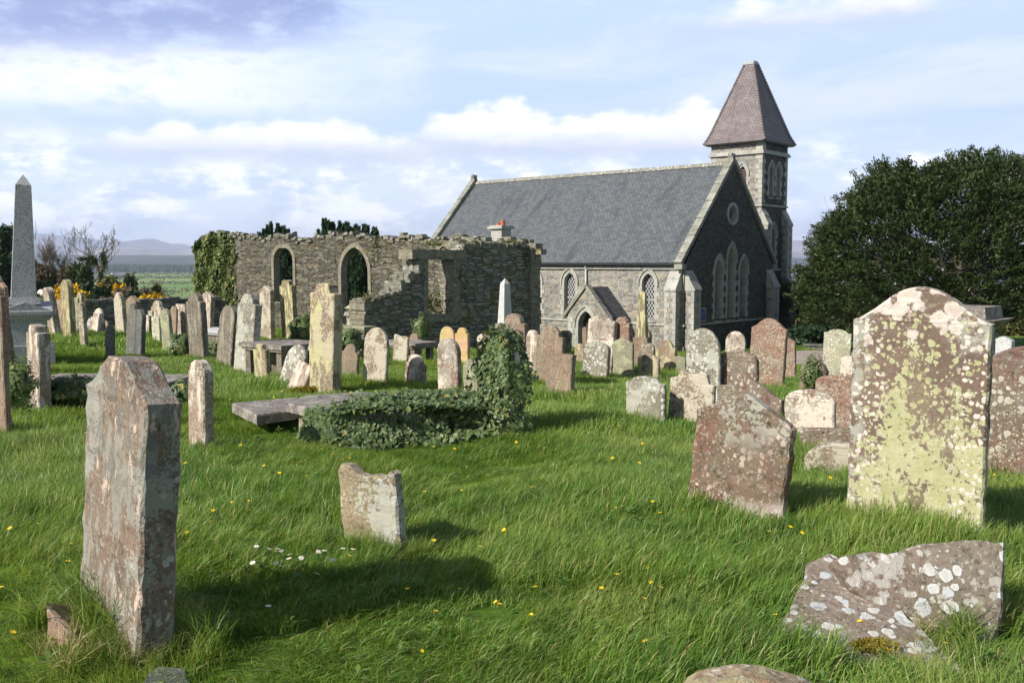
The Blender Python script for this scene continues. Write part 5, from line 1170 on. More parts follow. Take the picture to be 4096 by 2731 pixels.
tb = empty('table_tomb', p); tag(tb, 'table tomb half swallowed by ivy in the middle of the churchyard', 'tomb')
o, PB = slab('ledger_top', [zoomC(*q_) for q_ in ((380, 172), (690, 243), (900, 232), (1200, 222), (1510, 196), (1440, 150), (1150, 118), (860, 106), (500, 124))], (0, 0, 1), (0, 0, .27), .085, S['ledger'], tb, seed=5)
cB = sum(PB, Vector())/len(PB)
b = MB(); q_ = [(cB+(v-cB)*.86) for v in PB]; b.prism([(v.x-p.x, v.y-p.y) for v in q_], (0, 0, 0), X1, Y1_, ZV, -.25, .15); b.build('tomb_side', S['redw'], tb)
def table_tomb(px, ytop, Y, L, W_, h, rz, label, mt='ledger', solid=False):
    p = pt(px, ytop, Y); zt = p.z; g = gz(p.x, p.y); p.z = g; e = empty('table_tomb', p, R(rz)); tag(e, label, 'tomb', 'table tombs'); H = zt-g
    b = MB(); r_ = random.Random(int(px)); n = 8
    for i in range(n): j_ = r_.uniform(-.006, .006); b.box(-L/2+L*i/n, -L/2+L*(i+1)/n, -W_/2+j_, W_/2+j_, H-.11, H+j_)
    b = MB(); b.box(-L/2, L/2, -W_/2, W_/2, H-.075, H); b.box(-L/2+.03, L/2-.03, -W_/2+.03, W_/2-.03, H-.12, H-.075); b.build('ledger_top', S[mt], e)
    if solid: b = MB(); b.box(-L/2+.1, L/2-.1, -W_/2+.08, W_/2-.08, -.3, H-.12); b.build('tomb_side', S['dark'], e)
    else:
        for sx in (-1, 1):
            for sy in (-1, 1): b = MB(); b.box(sx*(L/2-.16)-.07, sx*(L/2-.16)+.07, sy*(W_/2-.12)-.05, sy*(W_/2-.12)+.05, -.3, H-.12); b.build('leg', S['dark'], e)
        b = MB(); b.box(-L/2+.3, L/2-.3, -.08, .08, -.3, H-.12); b.build('tomb_side', S['dark'], e)
    return e
table_tomb(445, 1511, 11.3, 1.75, .85, .5, -4, 'long low table tomb with dark leafy ivy under it, behind the big left headstone', solid=True)
table_tomb(1135, 1368, 16.4, 1.2, 1.0, .6, -40, 'table tomb with a dark shadowed underside before the olive yellow headstone')
table_tomb(1630, 1364, 20.5, 1.2, .7, .6, -40, 'dark table tomb against the foot of the broken gable')
table_tomb(1435, 1362, 23.0, 1.3, .8, .6, -40, 'low table tomb overgrown with ivy between ruin and headstones', solid=True)
table_tomb(868, 1314, 21.0, .9, .5, .5, -42, 'plain pale grey chest tomb below the ivied ruin wall', 'whitegranite', True)
table_tomb(1440, 1303, 29.0, 1.0, .5, .6, -42, 'grey coped chest tomb in front of the pointed ruin arch', 'green', True)
table_tomb(372, 1290, 30.0, 1.0, .5, .4, -42, 'pale low tomb slab in the far left grass near the field wall', 'whitegranite', True)
table_tomb(3268, 1376, 49.5, 1.4, .7, .3, -20, 'dark flat tomb on the lawn beyond the gravel path', 'slate', True)
zoomR = lambda x, y: (2900+x*.53, 1900+y*.53)
o, P1_ = slab('fallen_slab', [zoomR(*q_) for q_ in ((380, 1140), (470, 1000), (600, 780), (622, 650), (690, 628), (775, 575), (850, 612), (960, 720), (1060, 800), (1150, 862), (1340, 1010), (1500, 1165), (1640, 1300), (1960, 1580), (1700, 1700), (1150, 1580), (700, 1420))], (0, -.24, 1), (0, 3.8, .07), .10, S['slab'], seed=8, rough=.008)
tag(o, 'fallen triangular piece of broken slab lying in the grass at lower right', 'broken slab')
o, P2_ = slab('broken_slab', [zoomR(*q_) for q_ in ((800, 640), (880, 598), (1110, 562), (1230, 578), (1310, 574), (1380, 535), (1470, 520), (1700, 500), (1800, 482), (1980, 475), (2060, 495), (2112, 498), (2106, 700), (2090, 1165), (2040, 1260), (1700, 1200), (1250, 1050), (950, 850))], (-.10, -1.0, .72), (0, 4.12, .05), .09, S['slab'], seed=9, rough=.008)
tag(o, 'tilted broken slab with round grey lichens propped behind the triangular piece', 'broken slab')
o, _ = slab('broken_block', [(176, 2640), (183, 2410), (215, 2440), (300, 2555), (366, 2606), (330, 2680), (244, 2720)], (-.35, -1, .45), (-1.9, 3.95, .26), .14, S['brown'], seed=4)
tag(o, 'broken red wedge of stone in the bottom left corner', 'broken stone')
o, _ = slab('flat_stone', [(580, 2690), (640, 2655), (745, 2668), (765, 2731), (700, 2790), (560, 2790)], (0, 0, 1), (0, 0, .05), .1, S['slate'], seed=6)
tag(o, 'small flat grey stone at the foot of the large leaning left headstone', 'flat stone')

# ------------------------------------------------------------------ field wall
W0, W1 = pt(-40, HOR, 38.0), pt(905, HOR, 43.5); W0.z = W1.z = 0; D_ = (W1-W0); LW = D_.length; D_.normalize(); PN = Vector((-D_.y, D_.x, 0))
fw = empty('field_wall', (W0.x, W0.y, 0), math.atan2(D_.y, D_.x)); tag(fw, 'low drystone field wall behind the far left headstones', 'wall')
gridwall('wall_face', 0, LW, -2.4, lambda s: -.06-.05*s/LW+.04*math.sin(s*3)+.03*math.sin(s*7.7), [], lambda s, z, d: (s, d, z), .5, .16, .09, M['fieldwall'], fw, .035, 21, .12)
b = MB(); s = 0
while s < LW-.3:
    w_ = rng.uniform(.25, .5); z0 = -.10-.05*s/LW; b.box(s, s+w_-.02, -.06, .52, z0, z0+rng.uniform(.10, .20)); s += w_
b.build('cope_stones', M['fieldwall'], fw)

# ------------------------------------------------------------------ plants
def shell(center, rad, n, seed, lo=.7, zmin=-1, noise=.15):
    r_ = np.random.default_rng(seed); D = r_.normal(0, 1, (n*2, 3)); D /= np.linalg.norm(D, axis=1)[:, None]; D = D[D[:, 2] > zmin][:n]
    bumpy = 1+noise*(np.sin(D[:, 0]*7+seed)+np.sin(D[:, 1]*9+2*seed)+np.sin(D[:, 2]*8+3*seed))*.5
    rr = (lo+(1-lo)*r_.uniform(0, 1, len(D))**.5)*bumpy; return np.array(center)+D*np.array(rad)*rr[:, None], D
def bush(name, px, ytop, ybot, wpx, Y, m, label, cat='bush', n=5000, size=.12, seed=1, shape='quad', group=None, depth=1.0, trunk=True, lo=.55, nz=.3, floor=None):
    p = pt(px, ybot, Y); top = pt(px, ytop, Y).z; g = gz(p.x, p.y); rx = wpx*Y/F/2; base = min(p.z, g) if floor is None else g
    h = top-base; c_ = (0, 0, h*.55); e = empty(name, (p.x, p.y, base))
    r_ = np.random.default_rng(seed); k = 9; P_, N_ = [], []
    for i in range(k):                               # several overlapping lobes
        a, rr = r_.uniform(0, 6.28), r_.uniform(.1, .62); cz = r_.uniform(.30, .70)*h; rad = r_.uniform(.38, .62)
        a_, d_ = shell((rx*rr*math.cos(a), rx*depth*rr*math.sin(a), cz), (rx*rad, rx*depth*rad, (h-cz)*r_.uniform(.75, 1.0) if cz > h*.4 else h*.5), n//k, seed*31+i, lo, -1, nz); P_.append(a_); N_.append(d_)
    P_, N_ = np.concatenate(P_), np.concatenate(N_); P_[:, 2] = np.clip(P_[:, 2], .0, h*1.05); N_ = N_*.5+r_.normal(0, .7, N_.shape); N_ /= np.linalg.norm(N_, axis=1)[:, None]
    leafcloud('foliage', P_, N_, size*r_.uniform(.6, 1.35, len(P_)), M[m], e, shape, seed)
    if trunk:
        b = MB()
        for i in range(5):
            a = i*1.3+seed; b.tube([(0, 0, -.3), (rx*.12*math.cos(a), rx*.12*math.sin(a), h*.3), (rx*.35*math.cos(a), rx*.35*math.sin(a), h*.65)], [.05+.02*h/3, .04, .015], 5)
        b.build('stem', M['twig'], e)
    tag(e, label, cat, group); return e
def limb(b, p, d, L, r, depth, r_, spread=.6, up=.15, tips=None, nseg=4, sides=5, minr=.006, kids=(2, 4)):
    pts, rad = [Vector(p)], [r]; d = Vector(d).normalized()
    for i in range(nseg):
        d = (d+Vector((r_.uniform(-1, 1), r_.uniform(-1, 1), r_.uniform(-.6, 1)*1.0))*.22+Vector((0, 0, up*.3))).normalized(); pts.append(pts[-1]+d*L/nseg); rad.append(max(minr, r*(1-.5*(i+1)/nseg)))
    b.tube(pts, rad, sides if depth > 1 else 3)
    if tips is not None and depth <= 1: tips += [tuple(q_) for q_ in pts[1:]]
    if depth == 0: return
    for k in range(r_.randint(*kids)):
        i = r_.randint(1, nseg); q_ = pts[i]; a = r_.uniform(0, 6.28); ax = d.orthogonal().normalized(); side = (ax*math.cos(a)+d.cross(ax)*math.sin(a))
        limb(b, q_, (d*(1-spread*.5)+side*spread+Vector((0, 0, up))).normalized(), L*r_.uniform(.55, .82), max(minr, rad[i]*.62), depth-1, r_, spread, up, tips, nseg, sides, minr, kids)
# yew
Yy = 46.0; yc = pt(3835, HOR, Yy); yg = gz(yc.x, yc.y); yew = empty('yew_tree', (yc.x, yc.y, yg)); tag(yew, 'huge spreading dark yew tree right of the church tower', 'tree')
r_ = np.random.default_rng(5); nC = 2300; D = r_.normal(0, 1, (nC*3, 3)); D /= np.linalg.norm(D, axis=1)[:, None]; D = D[D[:, 2] > -.30][:nC]
crz = -yg+.15; bmp_ = .97+.022*(np.sin(D[:, 0]*9)+np.sin(D[:, 1]*11+1)+np.sin(D[:, 2]*12+D[:, 0]*5))
az_y = np.arctan2(D[:, 1], D[:, 0]); rr = np.where(r_.uniform(0, 1, nC) < .82, r_.uniform(.86, 1.0, nC), r_.uniform(.45, .86, nC))*bmp_
C_ = D*np.array([7.75, 7.0, 6.7])*rr[:, None]; C_[:, 2] = np.where(C_[:, 2] < 0, C_[:, 2]*.85, C_[:, 2])+crz
P_, U_, Sz = [], [], []
for i in range(nC):
    ax = D[i]*np.array([1, 1, .55])+np.array([0, 0, .25])+r_.normal(0, .25, 3); ax /= np.linalg.norm(ax); L = r_.uniform(.5, 1.25); k = 80
    s = r_.uniform(0, 1, k); rad = .27*(1-s*.75)[:, None]*r_.normal(0, 1, (k, 3))*np.array([1, 1, .6]); P_.append(C_[i]-ax*L*.4+ax*s[:, None]*L+rad); u = ax+r_.normal(0, .55, (k, 3)); U_.append(u); Sz.append(r_.uniform(.14, .30, k)*(1-.25*s))
P_, U_, Sz = np.concatenate(P_), np.concatenate(U_), np.concatenate(Sz); P_[:, 2] = np.maximum(P_[:, 2], 1.0+.5*np.sin(P_[:, 0]*1.3)+.3*np.sin(P_[:, 0]*3.1+P_[:, 1])+r_.uniform(0, .8, len(P_)))
U_ /= np.linalg.norm(U_, axis=1)[:, None]; N_ = r_.normal(0, 1, P_.shape)+np.array([0, 0, .8]); N_ -= U_*(N_*U_).sum(1)[:, None]; N_ /= np.linalg.norm(N_, axis=1)[:, None]
leafcloud('crown', P_, N_, Sz, M['yew'], yew, 'blade', 5, U_)
b = MB(); rr_ = random.Random(4); b.tube([(0, 0, -.4), (.1, 0, 1.2), (0, .1, 3), (.2, 0, 6)], [.75, .55, .5, .25], 10)
for i in range(26):
    a = i*2.4; hh = rr_.uniform(1.2, 4.5); q_ = Vector((.4*math.cos(a), .4*math.sin(a), hh)); e_ = Vector((math.cos(a)*rr_.uniform(4.5, 7), math.sin(a)*rr_.uniform(4, 6), hh+rr_.uniform(-.2, 3.0)))
    m1 = q_.lerp(e_, .4)+Vector((0, 0, rr_.uniform(.0, .6))); b.tube([q_, m1, q_.lerp(e_, .75), e_], [.17, .12, .07, .03], 6); limb(b, m1, (e_-m1), 2.6, .06, 2, rr_, .6, .05)
b.build('trunk', M['bark'], yew)
# irish yews behind the ruin
def irish(px, ytop, wpx, Y, seed, label, tops):
    p = pt(px, HOR, Y); g = gz(p.x, p.y); H = pt(px, ytop, Y).z-g; w_ = wpx*Y/F/2; e = empty('irish_yew', (p.x, p.y, g)); tag(e, label, 'tree', 'columnar yews behind the ruin'); r_ = np.random.default_rng(seed); P_, U_ = [], []
    for x, f in tops:
        cx = x*w_; cyy = r_.uniform(-.5, .5)*w_; h = H*f; k = 1500; s = r_.uniform(.02, 1, k)**.8; rad = w_*.20*np.clip((1-s)*5, .12, 1)**.6*(.75+.25*np.sin(s*20+x*9)); a = r_.uniform(0, 6.28, k)
        P_.append(np.stack([cx*(.55+.45*s)+rad*np.cos(a), cyy+rad*np.sin(a), s*h], 1)); U_.append(np.stack([.3*np.cos(a), .3*np.sin(a), np.ones(k)], 1)+r_.normal(0, .25, (k, 3)))
    P_, U_ = np.concatenate(P_), np.concatenate(U_); N_ = r_.normal(0, 1, P_.shape); U_ /= np.linalg.norm(U_, axis=1)[:, None]; N_ -= U_*(N_*U_).sum(1)[:, None]; N_ /= np.linalg.norm(N_, axis=1)[:, None]
    leafcloud('crown', P_, N_, r_.uniform(.2, .36, len(P_)), M['irish'], e, 'blade', seed, U_); b = MB(); b.tube([(0, 0, -.3), (0, 0, H*.7)], [.2, .1], 7); b.build('trunk', M['bark'], e)
rt = random.Random(2)
irish(1106, 893, 165, 55, 1, 'left clump of dark upright yews rising behind the ruin wall', [(-1.0, .5), (-.8, .6), (.8, .6), (.95, .55), (-.4, .55), (.4, .55), (0, .6), (-.95+.1*rt.random(), .86), (-.75, .90), (-.55, .93), (-.35, .97), (-.15, 1.0), (.0, .99), (.15, .975), (.3, .96), (.5, .96), (.68, .93), (.85, .90), (.95, .87), (.1, .8), (-.3, .75), (.6, .7), (-.6, .7)])
irish(1392, 880, 240, 53, 2, 'right clump of dark upright yews rising behind the ruin wall', [(-1.0, .5), (-.75, .6), (-.5, .55), (-.25, .6), (0, .5), (.25, .55), (.5, .6), (.75, .55), (1.0, .5), (-.97, .90), (-.85, .95), (-.7, 1.0), (-.58, .985), (-.45, .97), (-.3, .985), (-.15, .965), (.0, .97), (.12, .93), (.3, .95), (.42, .93), (.55, .95), (.7, .94), (.85, .93), (.97, .90), (-.2, .8), (.25, .78), (.5, .8), (-.6, .8), (0, .7)])
# bare ivied ash and the scrub belt on the left
p = pt(398, HOR, 95); g = gz(p.x, p.y); ash = empty('ash_tree', (p.x, p.y, g)); tag(ash, 'bare ivied ash tree with forked trunk in the scrub on the left', 'tree')
rr_ = random.Random(12); b = MB(); tips = []; s_ = 95/F; top = (HOR-963)*s_+EYE-g; fk = (HOR-1070)*s_+EYE-g
b.tube([(0, 0, -.5), (.05, 0, fk*.6), (.1, 0, fk)], [.42, .34, .30], 8)
b.tube([(.1, 0, fk), (-.6, 0, fk+1.2), (-1.0, .2, fk+1.9), (-1.3, .2, top-.9)], [.24, .18, .14, .09], 7); b.tube([(.1, 0, fk), (.45, .1, fk+1.3), (.55, 0, fk+2.4), (.5, 0, top-.6)], [.24, .2, .15, .08], 7)
for q_, d_, L in (((-.6, 0, fk+1.2), (-1, .1, .12), 2.2), ((-.9, .1, fk+1.7), (-1, -.2, .45), 2.4), ((-1.0, .2, fk+1.9), (-.4, .1, 1), 1.6), ((-1.25, .2, top-1.4), (-.5, .2, 1), 1.2), ((-1.25, .2, top-1.4), (.4, .2, 1), 1.3), ((.5, .1, fk+1.4), (1, .1, .5), 1.9), ((.55, 0, fk+2.2), (.9, 0, .7), 1.5), ((.5, 0, fk+2.4), (.2, .3, 1), 1.0), ((-.2, 0, fk+.6), (-1, .2, .1), 2.4), ((.4, 0, fk+1), (1, .2, .1), 1.6)):
    limb(b, q_, d_, L, .07, 4, rr_, .55, .18, None, 4, 5, .014, (2, 3))
b.build('trunk', M['twig'], ash)
r_ = np.random.default_rng(8); P_ = []
for (x, z, rx_, rz_) in ((-1.15, top-1.4, .35, .55), (-.7, fk+1.4, .4, .5), (.5, top-1.4, .32, 1.0), (.5, fk+1.6, .4, .8), (.1, fk*.75, .45, 1.2), (-1.9, fk+1.6, .6, .12)):
    P_.append(np.array([x, 0, z])+r_.normal(0, 1, (320, 3))*np.array([rx_, .3, rz_])*.55)
P_ = np.concatenate(P_); N_ = r_.normal(0, 1, P_.shape); N_ /= np.linalg.norm(N_, axis=1)[:, None]; leafcloud('ivy', P_, N_, r_.uniform(.10, .22, len(P_)), M['shrub'], ash, 'quad', 3); ash.scale = (.84, .84, .86)
def baretree(px, ytop, ybot, Y, label, seed, spread=.5, name='bare_tree', leaves=None, L=.5, n=4):
    p = pt(px, ybot, Y); g = min(gz(p.x, p.y), p.z); H = pt(px, ytop, Y).z-g; e = empty(name, (p.x, p.y, g)); tag(e, label, 'tree'); b = MB(); rr_ = random.Random(seed); tips = []
    b.tube([(0, 0, -.4), (.05, 0, H*.3)], [H*.03, H*.022], 7)
    for i in range(6): limb(b, (.03, 0, H*(.14+.035*i)), (math.cos(i*2.1)*.7, math.sin(i*2.1)*.7, .9), H*L, H*.016, n, rr_, spread, .25, tips, 4, 5, .012, (2, 4))
    b.build('trunk', M['twig'], e)
    if leaves:
        r_ = np.random.default_rng(seed); P_ = np.repeat(np.array(tips), 3, 0); P_ = P_+r_.normal(0, .12, P_.shape); N_ = r_.normal(0, 1, P_.shape); N_ /= np.linalg.norm(N_, axis=1)[:, None]; leafcloud('foliage', P_, N_, r_.uniform(.05, .12, len(P_)), M[leaves], e, 'quad', seed)
baretree(222, 1008, 1150, 92, 'bare brown tree in the scrub between obelisk and ash', 5, n=4)
baretree(3168, 1120, 1390, 60, 'dark branched small tree beside the church tower', 9, .7, leaves='shrub', L=.42)
baretree(3290, 1180, 1390, 62, 'thin budding tree left of the olive bushes', 10, .7, leaves='olive', L=.42)
baretree(632, 1150, 1195, 75, 'small bare thorn tree above the gorse bank', 14, .7, n=3)
for a in [(30, 905, 1160, 150, 75, 'irish', 'dark ivy clad trees on the far left skyline behind the obelisk', 'trees', 7000, .35), (-130, 880, 1160, 200, 80, 'shrub', 'dark tree beyond the left edge of the field', 'tree', 5000, .35),
          (125, 1040, 1155, 150, 92, 'olive', 'brown green scrub bush immediately right of the obelisk', 'bush', 4500, .22), (185, 1060, 1150, 110, 90, 'brownleaf', 'twiggy brown bush under the bare brown tree', 'bush', 4500, .18),
          (272, 1060, 1150, 120, 88, 'brownleaf', 'leafless brown thicket left of the ash tree', 'bush', 4500, .16), (165, 1125, 1160, 110, 84, 'shrub', 'dark evergreen bush at the top of the sheep field', 'bush', 3000, .2),
          (322, 1050, 1160, 100, 86, 'shrub', 'tall dark green bush beside the ash trunk', 'bush', 4500, .2), (352, 1130, 1210, 70, 70, 'irish', 'near black holly bush below the ash tree', 'bush', 3500, .2),
          (400, 1150, 1225, 100, 66, 'irish', 'dark evergreen bush above the field wall', 'bush', 4000, .18), (452, 1110, 1215, 110, 72, 'olive', 'yellow green bush with gorse behind it', 'bush', 4500, .18),
          (522, 1098, 1185, 80, 80, 'shrub', 'pyramidal dark green bush against the distant fields', 'bush', 3500, .2), (420, 1190, 1235, 130, 58, 'brownleaf', 'purple brown bramble patch above the field wall', 'bush', 4000, .12),
          (500, 1150, 1215, 110, 64, 'brownleaf', 'twiggy brown bush right of the yellow green one', 'bush', 4000, .13), (530, 1160, 1225, 60, 60, 'irish', 'round dark bush at the left end of the gorse bank', 'bush', 3000, .15),
          (575, 1150, 1185, 90, 76, 'brownleaf', 'low twiggy bush between dark shrubs and fields', 'bush', 3000, .14), (625, 1140, 1190, 50, 74, 'shrub', 'small dark bush behind the gorse bank', 'bush', 2500, .15),
          (600, 1212, 1245, 90, 50, 'shrub', 'green bramble at the left foot of the gorse bank', 'bush', 3000, .12), (700, 1232, 1262, 160, 47, 'shrub', 'bramble hedge under the gorse bank behind the field wall', 'bush', 4000, .12),
          (3240, 1300, 1385, 190, 54, 'irish', 'dark clipped shrub mass at the edge of the lawn by the tower', 'bush', 8000, .16), (3340, 1225, 1385, 200, 57, 'shrub', 'dull green bush between tower and yew', 'bush', 8000, .16),
          (3420, 1205, 1380, 220, 59, 'olive', 'olive bush spreading under the yew', 'bush', 9000, .16), (3520, 1290, 1385, 260, 55, 'irish', 'dark hedge shrub under the yew crown', 'bush', 6000, .16),
          (3300, 1250, 1330, 300, 75, 'olive', 'pale budding thicket behind the lawn', 'bush', 7000, .14), (3180, 1180, 1330, 110, 68, 'olive', 'sparse budding bush beside the tower foot', 'bush', 2600, .13),
          (4030, 1230, 1400, 200, 60, 'olive', 'pale green thicket right of the yew trunk', 'bush', 7000, .15), (3800, 1280, 1400, 260, 62, 'brownleaf', 'brown thicket behind the yew trunk', 'bush', 6000, .15), (4190, 1180, 1400, 160, 64, 'brownleaf', 'tangled brown thicket at the far right edge', 'bush', 5000, .15)]:
    bush('bush', *a[:6], a[6], a[7], a[8], a[9], seed=int(a[0]) % 97+3)
for a in [(262, 1138, 1180, 130, 74, 5), (330, 1162, 1205, 90, 66, 6), (432, 1135, 1160, 80, 78, 7), (292, 1160, 1200, 60, 62, 8), (470, 1140, 1175, 60, 70, 12)]:
    bush('gorse_bush', *a[:5], 'gorse', {5: 'gorse bush blooming yellow behind the tallest far left headstone', 6: 'gorse bush blooming yellow right of the tallest far left headstone', 7: 'small gorse patch blooming beyond the dark bushes', 8: 'small gorse bush by the sheep field', 12: 'gorse flowers behind the yellow green bush'}[a[5]], 'gorse', 4500, .14, seed=a[5], group='gorse bushes in bloom')
for i, (px, yt, w_) in enumerate(((580, 1182, 80), (630, 1176, 90), (690, 1190, 100), (745, 1204, 90), (800, 1218, 80))):
    bush('gorse_bush', px, yt, 1250, w_*1.15, 48-i*.4, 'gorse', ['first gorse bush of the bank, beside the round dark bush', 'tallest golden gorse bush of the bank', 'broad golden gorse bush in the middle of the bank', 'lower golden gorse bush towards the ruin', 'last gorse bush of the bank, by the ruin wall'][i], 'gorse', 6500, .13, seed=20+i, group='gorse bushes in bloom')
# ivy masses
def ivyblob(px, yt, yb, wpx, Y, label, m='ivy', n=2500, size=.075, seed=1, dep=.8, name='ivy'):
    size *= .62; n = int(n*2.2)
    p = pt(px, (yt+yb)/2, Y); h = (yb-yt)*Y/F/2; w_ = wpx*Y/F/2; P_, N_ = shell((0, 0, 0), (w_, w_*dep, h), n, seed, .5, -1, .45); P_ = P_+np.random.default_rng(seed).normal(0, .035, P_.shape); P_[:, 2] = np.maximum(P_[:, 2], gz(p.x, p.y)-p.z)
    r_ = np.random.default_rng(seed); N_ = N_+r_.normal(0, .5, N_.shape)+np.array([0, -.2, .3]); N_ /= np.linalg.norm(N_, axis=1)[:, None]
    o = leafcloud(name, P_, N_, size*r_.uniform(.6, 1.3, len(P_)), M[m], None, 'ivy', seed); o.location = p; tag(o, label, 'ivy'); return o
ivyblob(300, 1528, 1600, 190, 10.9, 'ivy with glossy leaves under the long low table tomb', 'ivy', 2600, .085, 3); ivyblob(745, 1545, 1605, 100, 10.9, 'ivy hanging under the right end of the long low tomb', 'ivy', 1200, .08, 4)
ivyblob(724, 1352, 1425, 66, 19.0, 'round ivy bush beside the tall nearly black headstone', 'ivy', 1800, .09, 5); ivyblob(1215, 1278, 1380, 75, 17.6, 'ivy thicket right of the olive yellow headstone', 'ivy', 2400, .10, 6)
ivyblob(1400, 1330, 1400, 80, 22, 'ivy tangle over the low tomb between ruin and headstones', 'ivy', 2000, .10, 7); ivyblob(1686, 1270, 1352, 46, 27, 'ivy covered stump of stone at the foot of the broken gable', 'ivy', 1500, .10, 8, .6)
ivyblob(3250, 1445, 1560, 60, 13.0, 'ivy trailing over the round headstone near the gravel path', 'ivy', 900, .05, 9, .5); ivyblob(60, 1460, 1610, 130, 9.4, 'ivy and bramble at the foot of the dark leaning headstone', 'ivy', 1000, .055, 11, .6)
ivyblob(862, 1385, 1450, 70, 20.5, 'dark ivy between the nearly black and the leaning rounded headstones', 'ivy', 1800, .09, 13)
# ivied end of the ruin
sA, sB = at_plane(955, 1048, E2, A_)[0], sL; zT = at_plane(850, 940, E2, A_)[1]; r_ = np.random.default_rng(17); n = 17000
s = sA+(sB+.15-sA)*r_.uniform(0, 1, n)**.62; z = -2.2+(zT+2.25)*r_.uniform(0, 1, n); lump = .16+.10*np.sin(s*4+z*2)+.08*np.sin(z*5-s*3)
ed = np.clip((s-sA)/1.6, 0, 1)-.35*(np.sin(z*2.3)+np.sin(z*5.1+1))*.5; keep = r_.uniform(0, 1, n) < np.clip(ed*1.6, 0.03, 1); s, z, lump, ed = s[keep], z[keep], lump[keep], ed[keep]
z = z-np.clip((s-(sB-1.6))/1.6, 0, 1)**2*.55*(z > zT-.9)*np.clip((z-zT+.9)/.9, 0, 1)+.12*np.sin(s*6)*(z > zT-.5)
P_ = np.stack([-s-.18*np.sin(z*3.1)*(s > sB-.5), -(lump*np.clip(ed*1.4, .15, 1)*r_.uniform(.3, 1.25, len(s)))-.03, z], 1); ne = 5000
Pe = np.stack([-sB-.05-.22*r_.uniform(0, 1, ne), -.2+1.1*r_.uniform(0, 1, ne), -2.2+(zT+1.8)*r_.uniform(0, 1, ne)], 1); P_ = np.concatenate([P_, Pe]); N_ = r_.normal(0, .45, P_.shape)+np.array([-.25, -1, .35]); N_ /= np.linalg.norm(N_, axis=1)[:, None]
o = leafcloud('ivy', P_, N_, r_.uniform(.10, .21, len(P_)), M['ivy_yellow'], None, 'ivy', 17); o.location = ruin.location; o.rotation_euler = ruin.rotation_euler; tag(o, 'thick sunlit ivy cloaking the left end of the ruin', 'ivy')
P_ = []                                              # weeds in the window and on the wall tops
for (x, y, rx_, rz_, k) in ((710, 640, 1.0, .55, 900),):
    s0, z0 = at_plane(*r3(x, y), E2, B_); P_.append(np.array([-1.1, -s0, z0])+r_.normal(0, 1, (k, 3))*np.array([.25, rx_*.5, rz_*.5]))
P_ = np.concatenate(P_); N_ = r_.normal(0, 1, P_.shape); N_ /= np.linalg.norm(N_, axis=1)[:, None]; o = leafcloud('weeds', P_, N_, r_.uniform(.05, .12, len(P_)), M['redplant'], None, 'quad', 3); o.location = ruin.location; o.rotation_euler = ruin.rotation_euler; tag(o, 'red and green weeds growing in the square ruin window', 'weeds')
P_ = []
for (x, y, wd_, k) in ((180, 560, .5, 90), (980, 140, .4, 80), (1290, 140, .5, 120), (700, 140, .5, 80), (190, 165, .25, 60), (200, 200, .2, 50), (1365, 260, .15, 60), (860, 380, .2, 40)):
    s0, z0 = at_plane(*r3(x, y), E2, B_); P_.append(np.array([-.15 if y < 150 or y > 500 else .04, -s0, z0])+r_.normal(0, 1, (k, 3))*np.array([.2 if y < 150 or y > 500 else .03, wd_*.5, .07 if y < 150 or y > 500 else .22]))
P_ = np.concatenate(P_); N_ = r_.normal(0, 1, P_.shape); N_ /= np.linalg.norm(N_, axis=1)[:, None]; o = leafcloud('moss', P_, N_, r_.uniform(.04, .09, len(P_)), M['olive'], None, 'quad', 4); o.location = ruin.location; o.rotation_euler = ruin.rotation_euler; tag(o, 'green tufts and moss sprouting along the ruin wall tops', 'moss', kind='stuff')
# ivy over the central tomb and the smothered headstone
ivs = stone('R0', 1900, 2090, 1350, 1770, 'round', 'redw', 'headstone smothered in ivy at the right end of the table tomb', sf=.12, Y=8.75, Wmax=.46, T=.1, lean=5, name='gravestone')
iv_loc, iv_rot = ivs.location.copy(), ivs.rotation_euler.copy(); r_ = np.random.default_rng(23)
Hs = max(v.co.z for v in ivs.data.vertices); Ws = max(v.co.x for v in ivs.data.vertices); n = 4200
z = r_.uniform(-.02, 1, n)*(Hs+.03); wz = np.where(z < Hs*.72, 1, np.sqrt(np.clip(1-((z-Hs*.72)/(Hs*.32))**2, 0, 1))); x = r_.uniform(-1, 1, n)*(Ws-.03+.05*np.sin(z*11)+.05*np.sin(z*23+1)-.06*z)*wz; sg_ = np.where(r_.uniform(0, 1, n) < .7, -1, 1); y = sg_*(.06+.15*r_.uniform(0, 1, n)**1.5*(.6+.4*np.sin(x*9+z*7))*(1.35-z))
P_ = np.stack([x, y, z], 1); N_ = np.stack([x*1.2, sg_*1.0, .5+0*z], 1)+r_.normal(0, .4, (n, 3))
k = 1400; zz = r_.uniform(0, Hs*.8, k); sd2 = np.where(r_.uniform(0, 1, k) < .75, 1, -1); P2 = np.stack([sd2*(Ws-.04+.16*r_.uniform(0, 1, k)**2.2+.03*np.sin(zz*14)), r_.uniform(-.12, .12, k), zz], 1); N2 = np.stack([sd2, -.3+0*zz, .4+0*zz], 1)+r_.normal(0, .4, (k, 3))
k = 700; th = r_.uniform(0, np.pi, k); P3_ = np.stack([(Ws-.02)*np.cos(th), r_.uniform(-.13, .13, k), Hs*.72+(Hs*.30)*np.sin(th)+.02+.09*r_.uniform(0, 1, k)**3], 1); N3 = np.stack([np.cos(th), 0*th, np.sin(th)], 1)+r_.normal(0, .4, (k, 3))
P_, N_ = np.concatenate([P_, P2, P3_]), np.concatenate([N_, N2, N3]); N_ /= np.linalg.norm(N_, axis=1)[:, None]
o = leafcloud('ivy', P_, N_, r_.uniform(.018, .062, len(P_)), M['ivy'], None, 'ivy', 23); o.location = iv_loc; o.rotation_euler = iv_rot; tag(o, 'ivy wrapping the smothered headstone from top to foot', 'ivy')
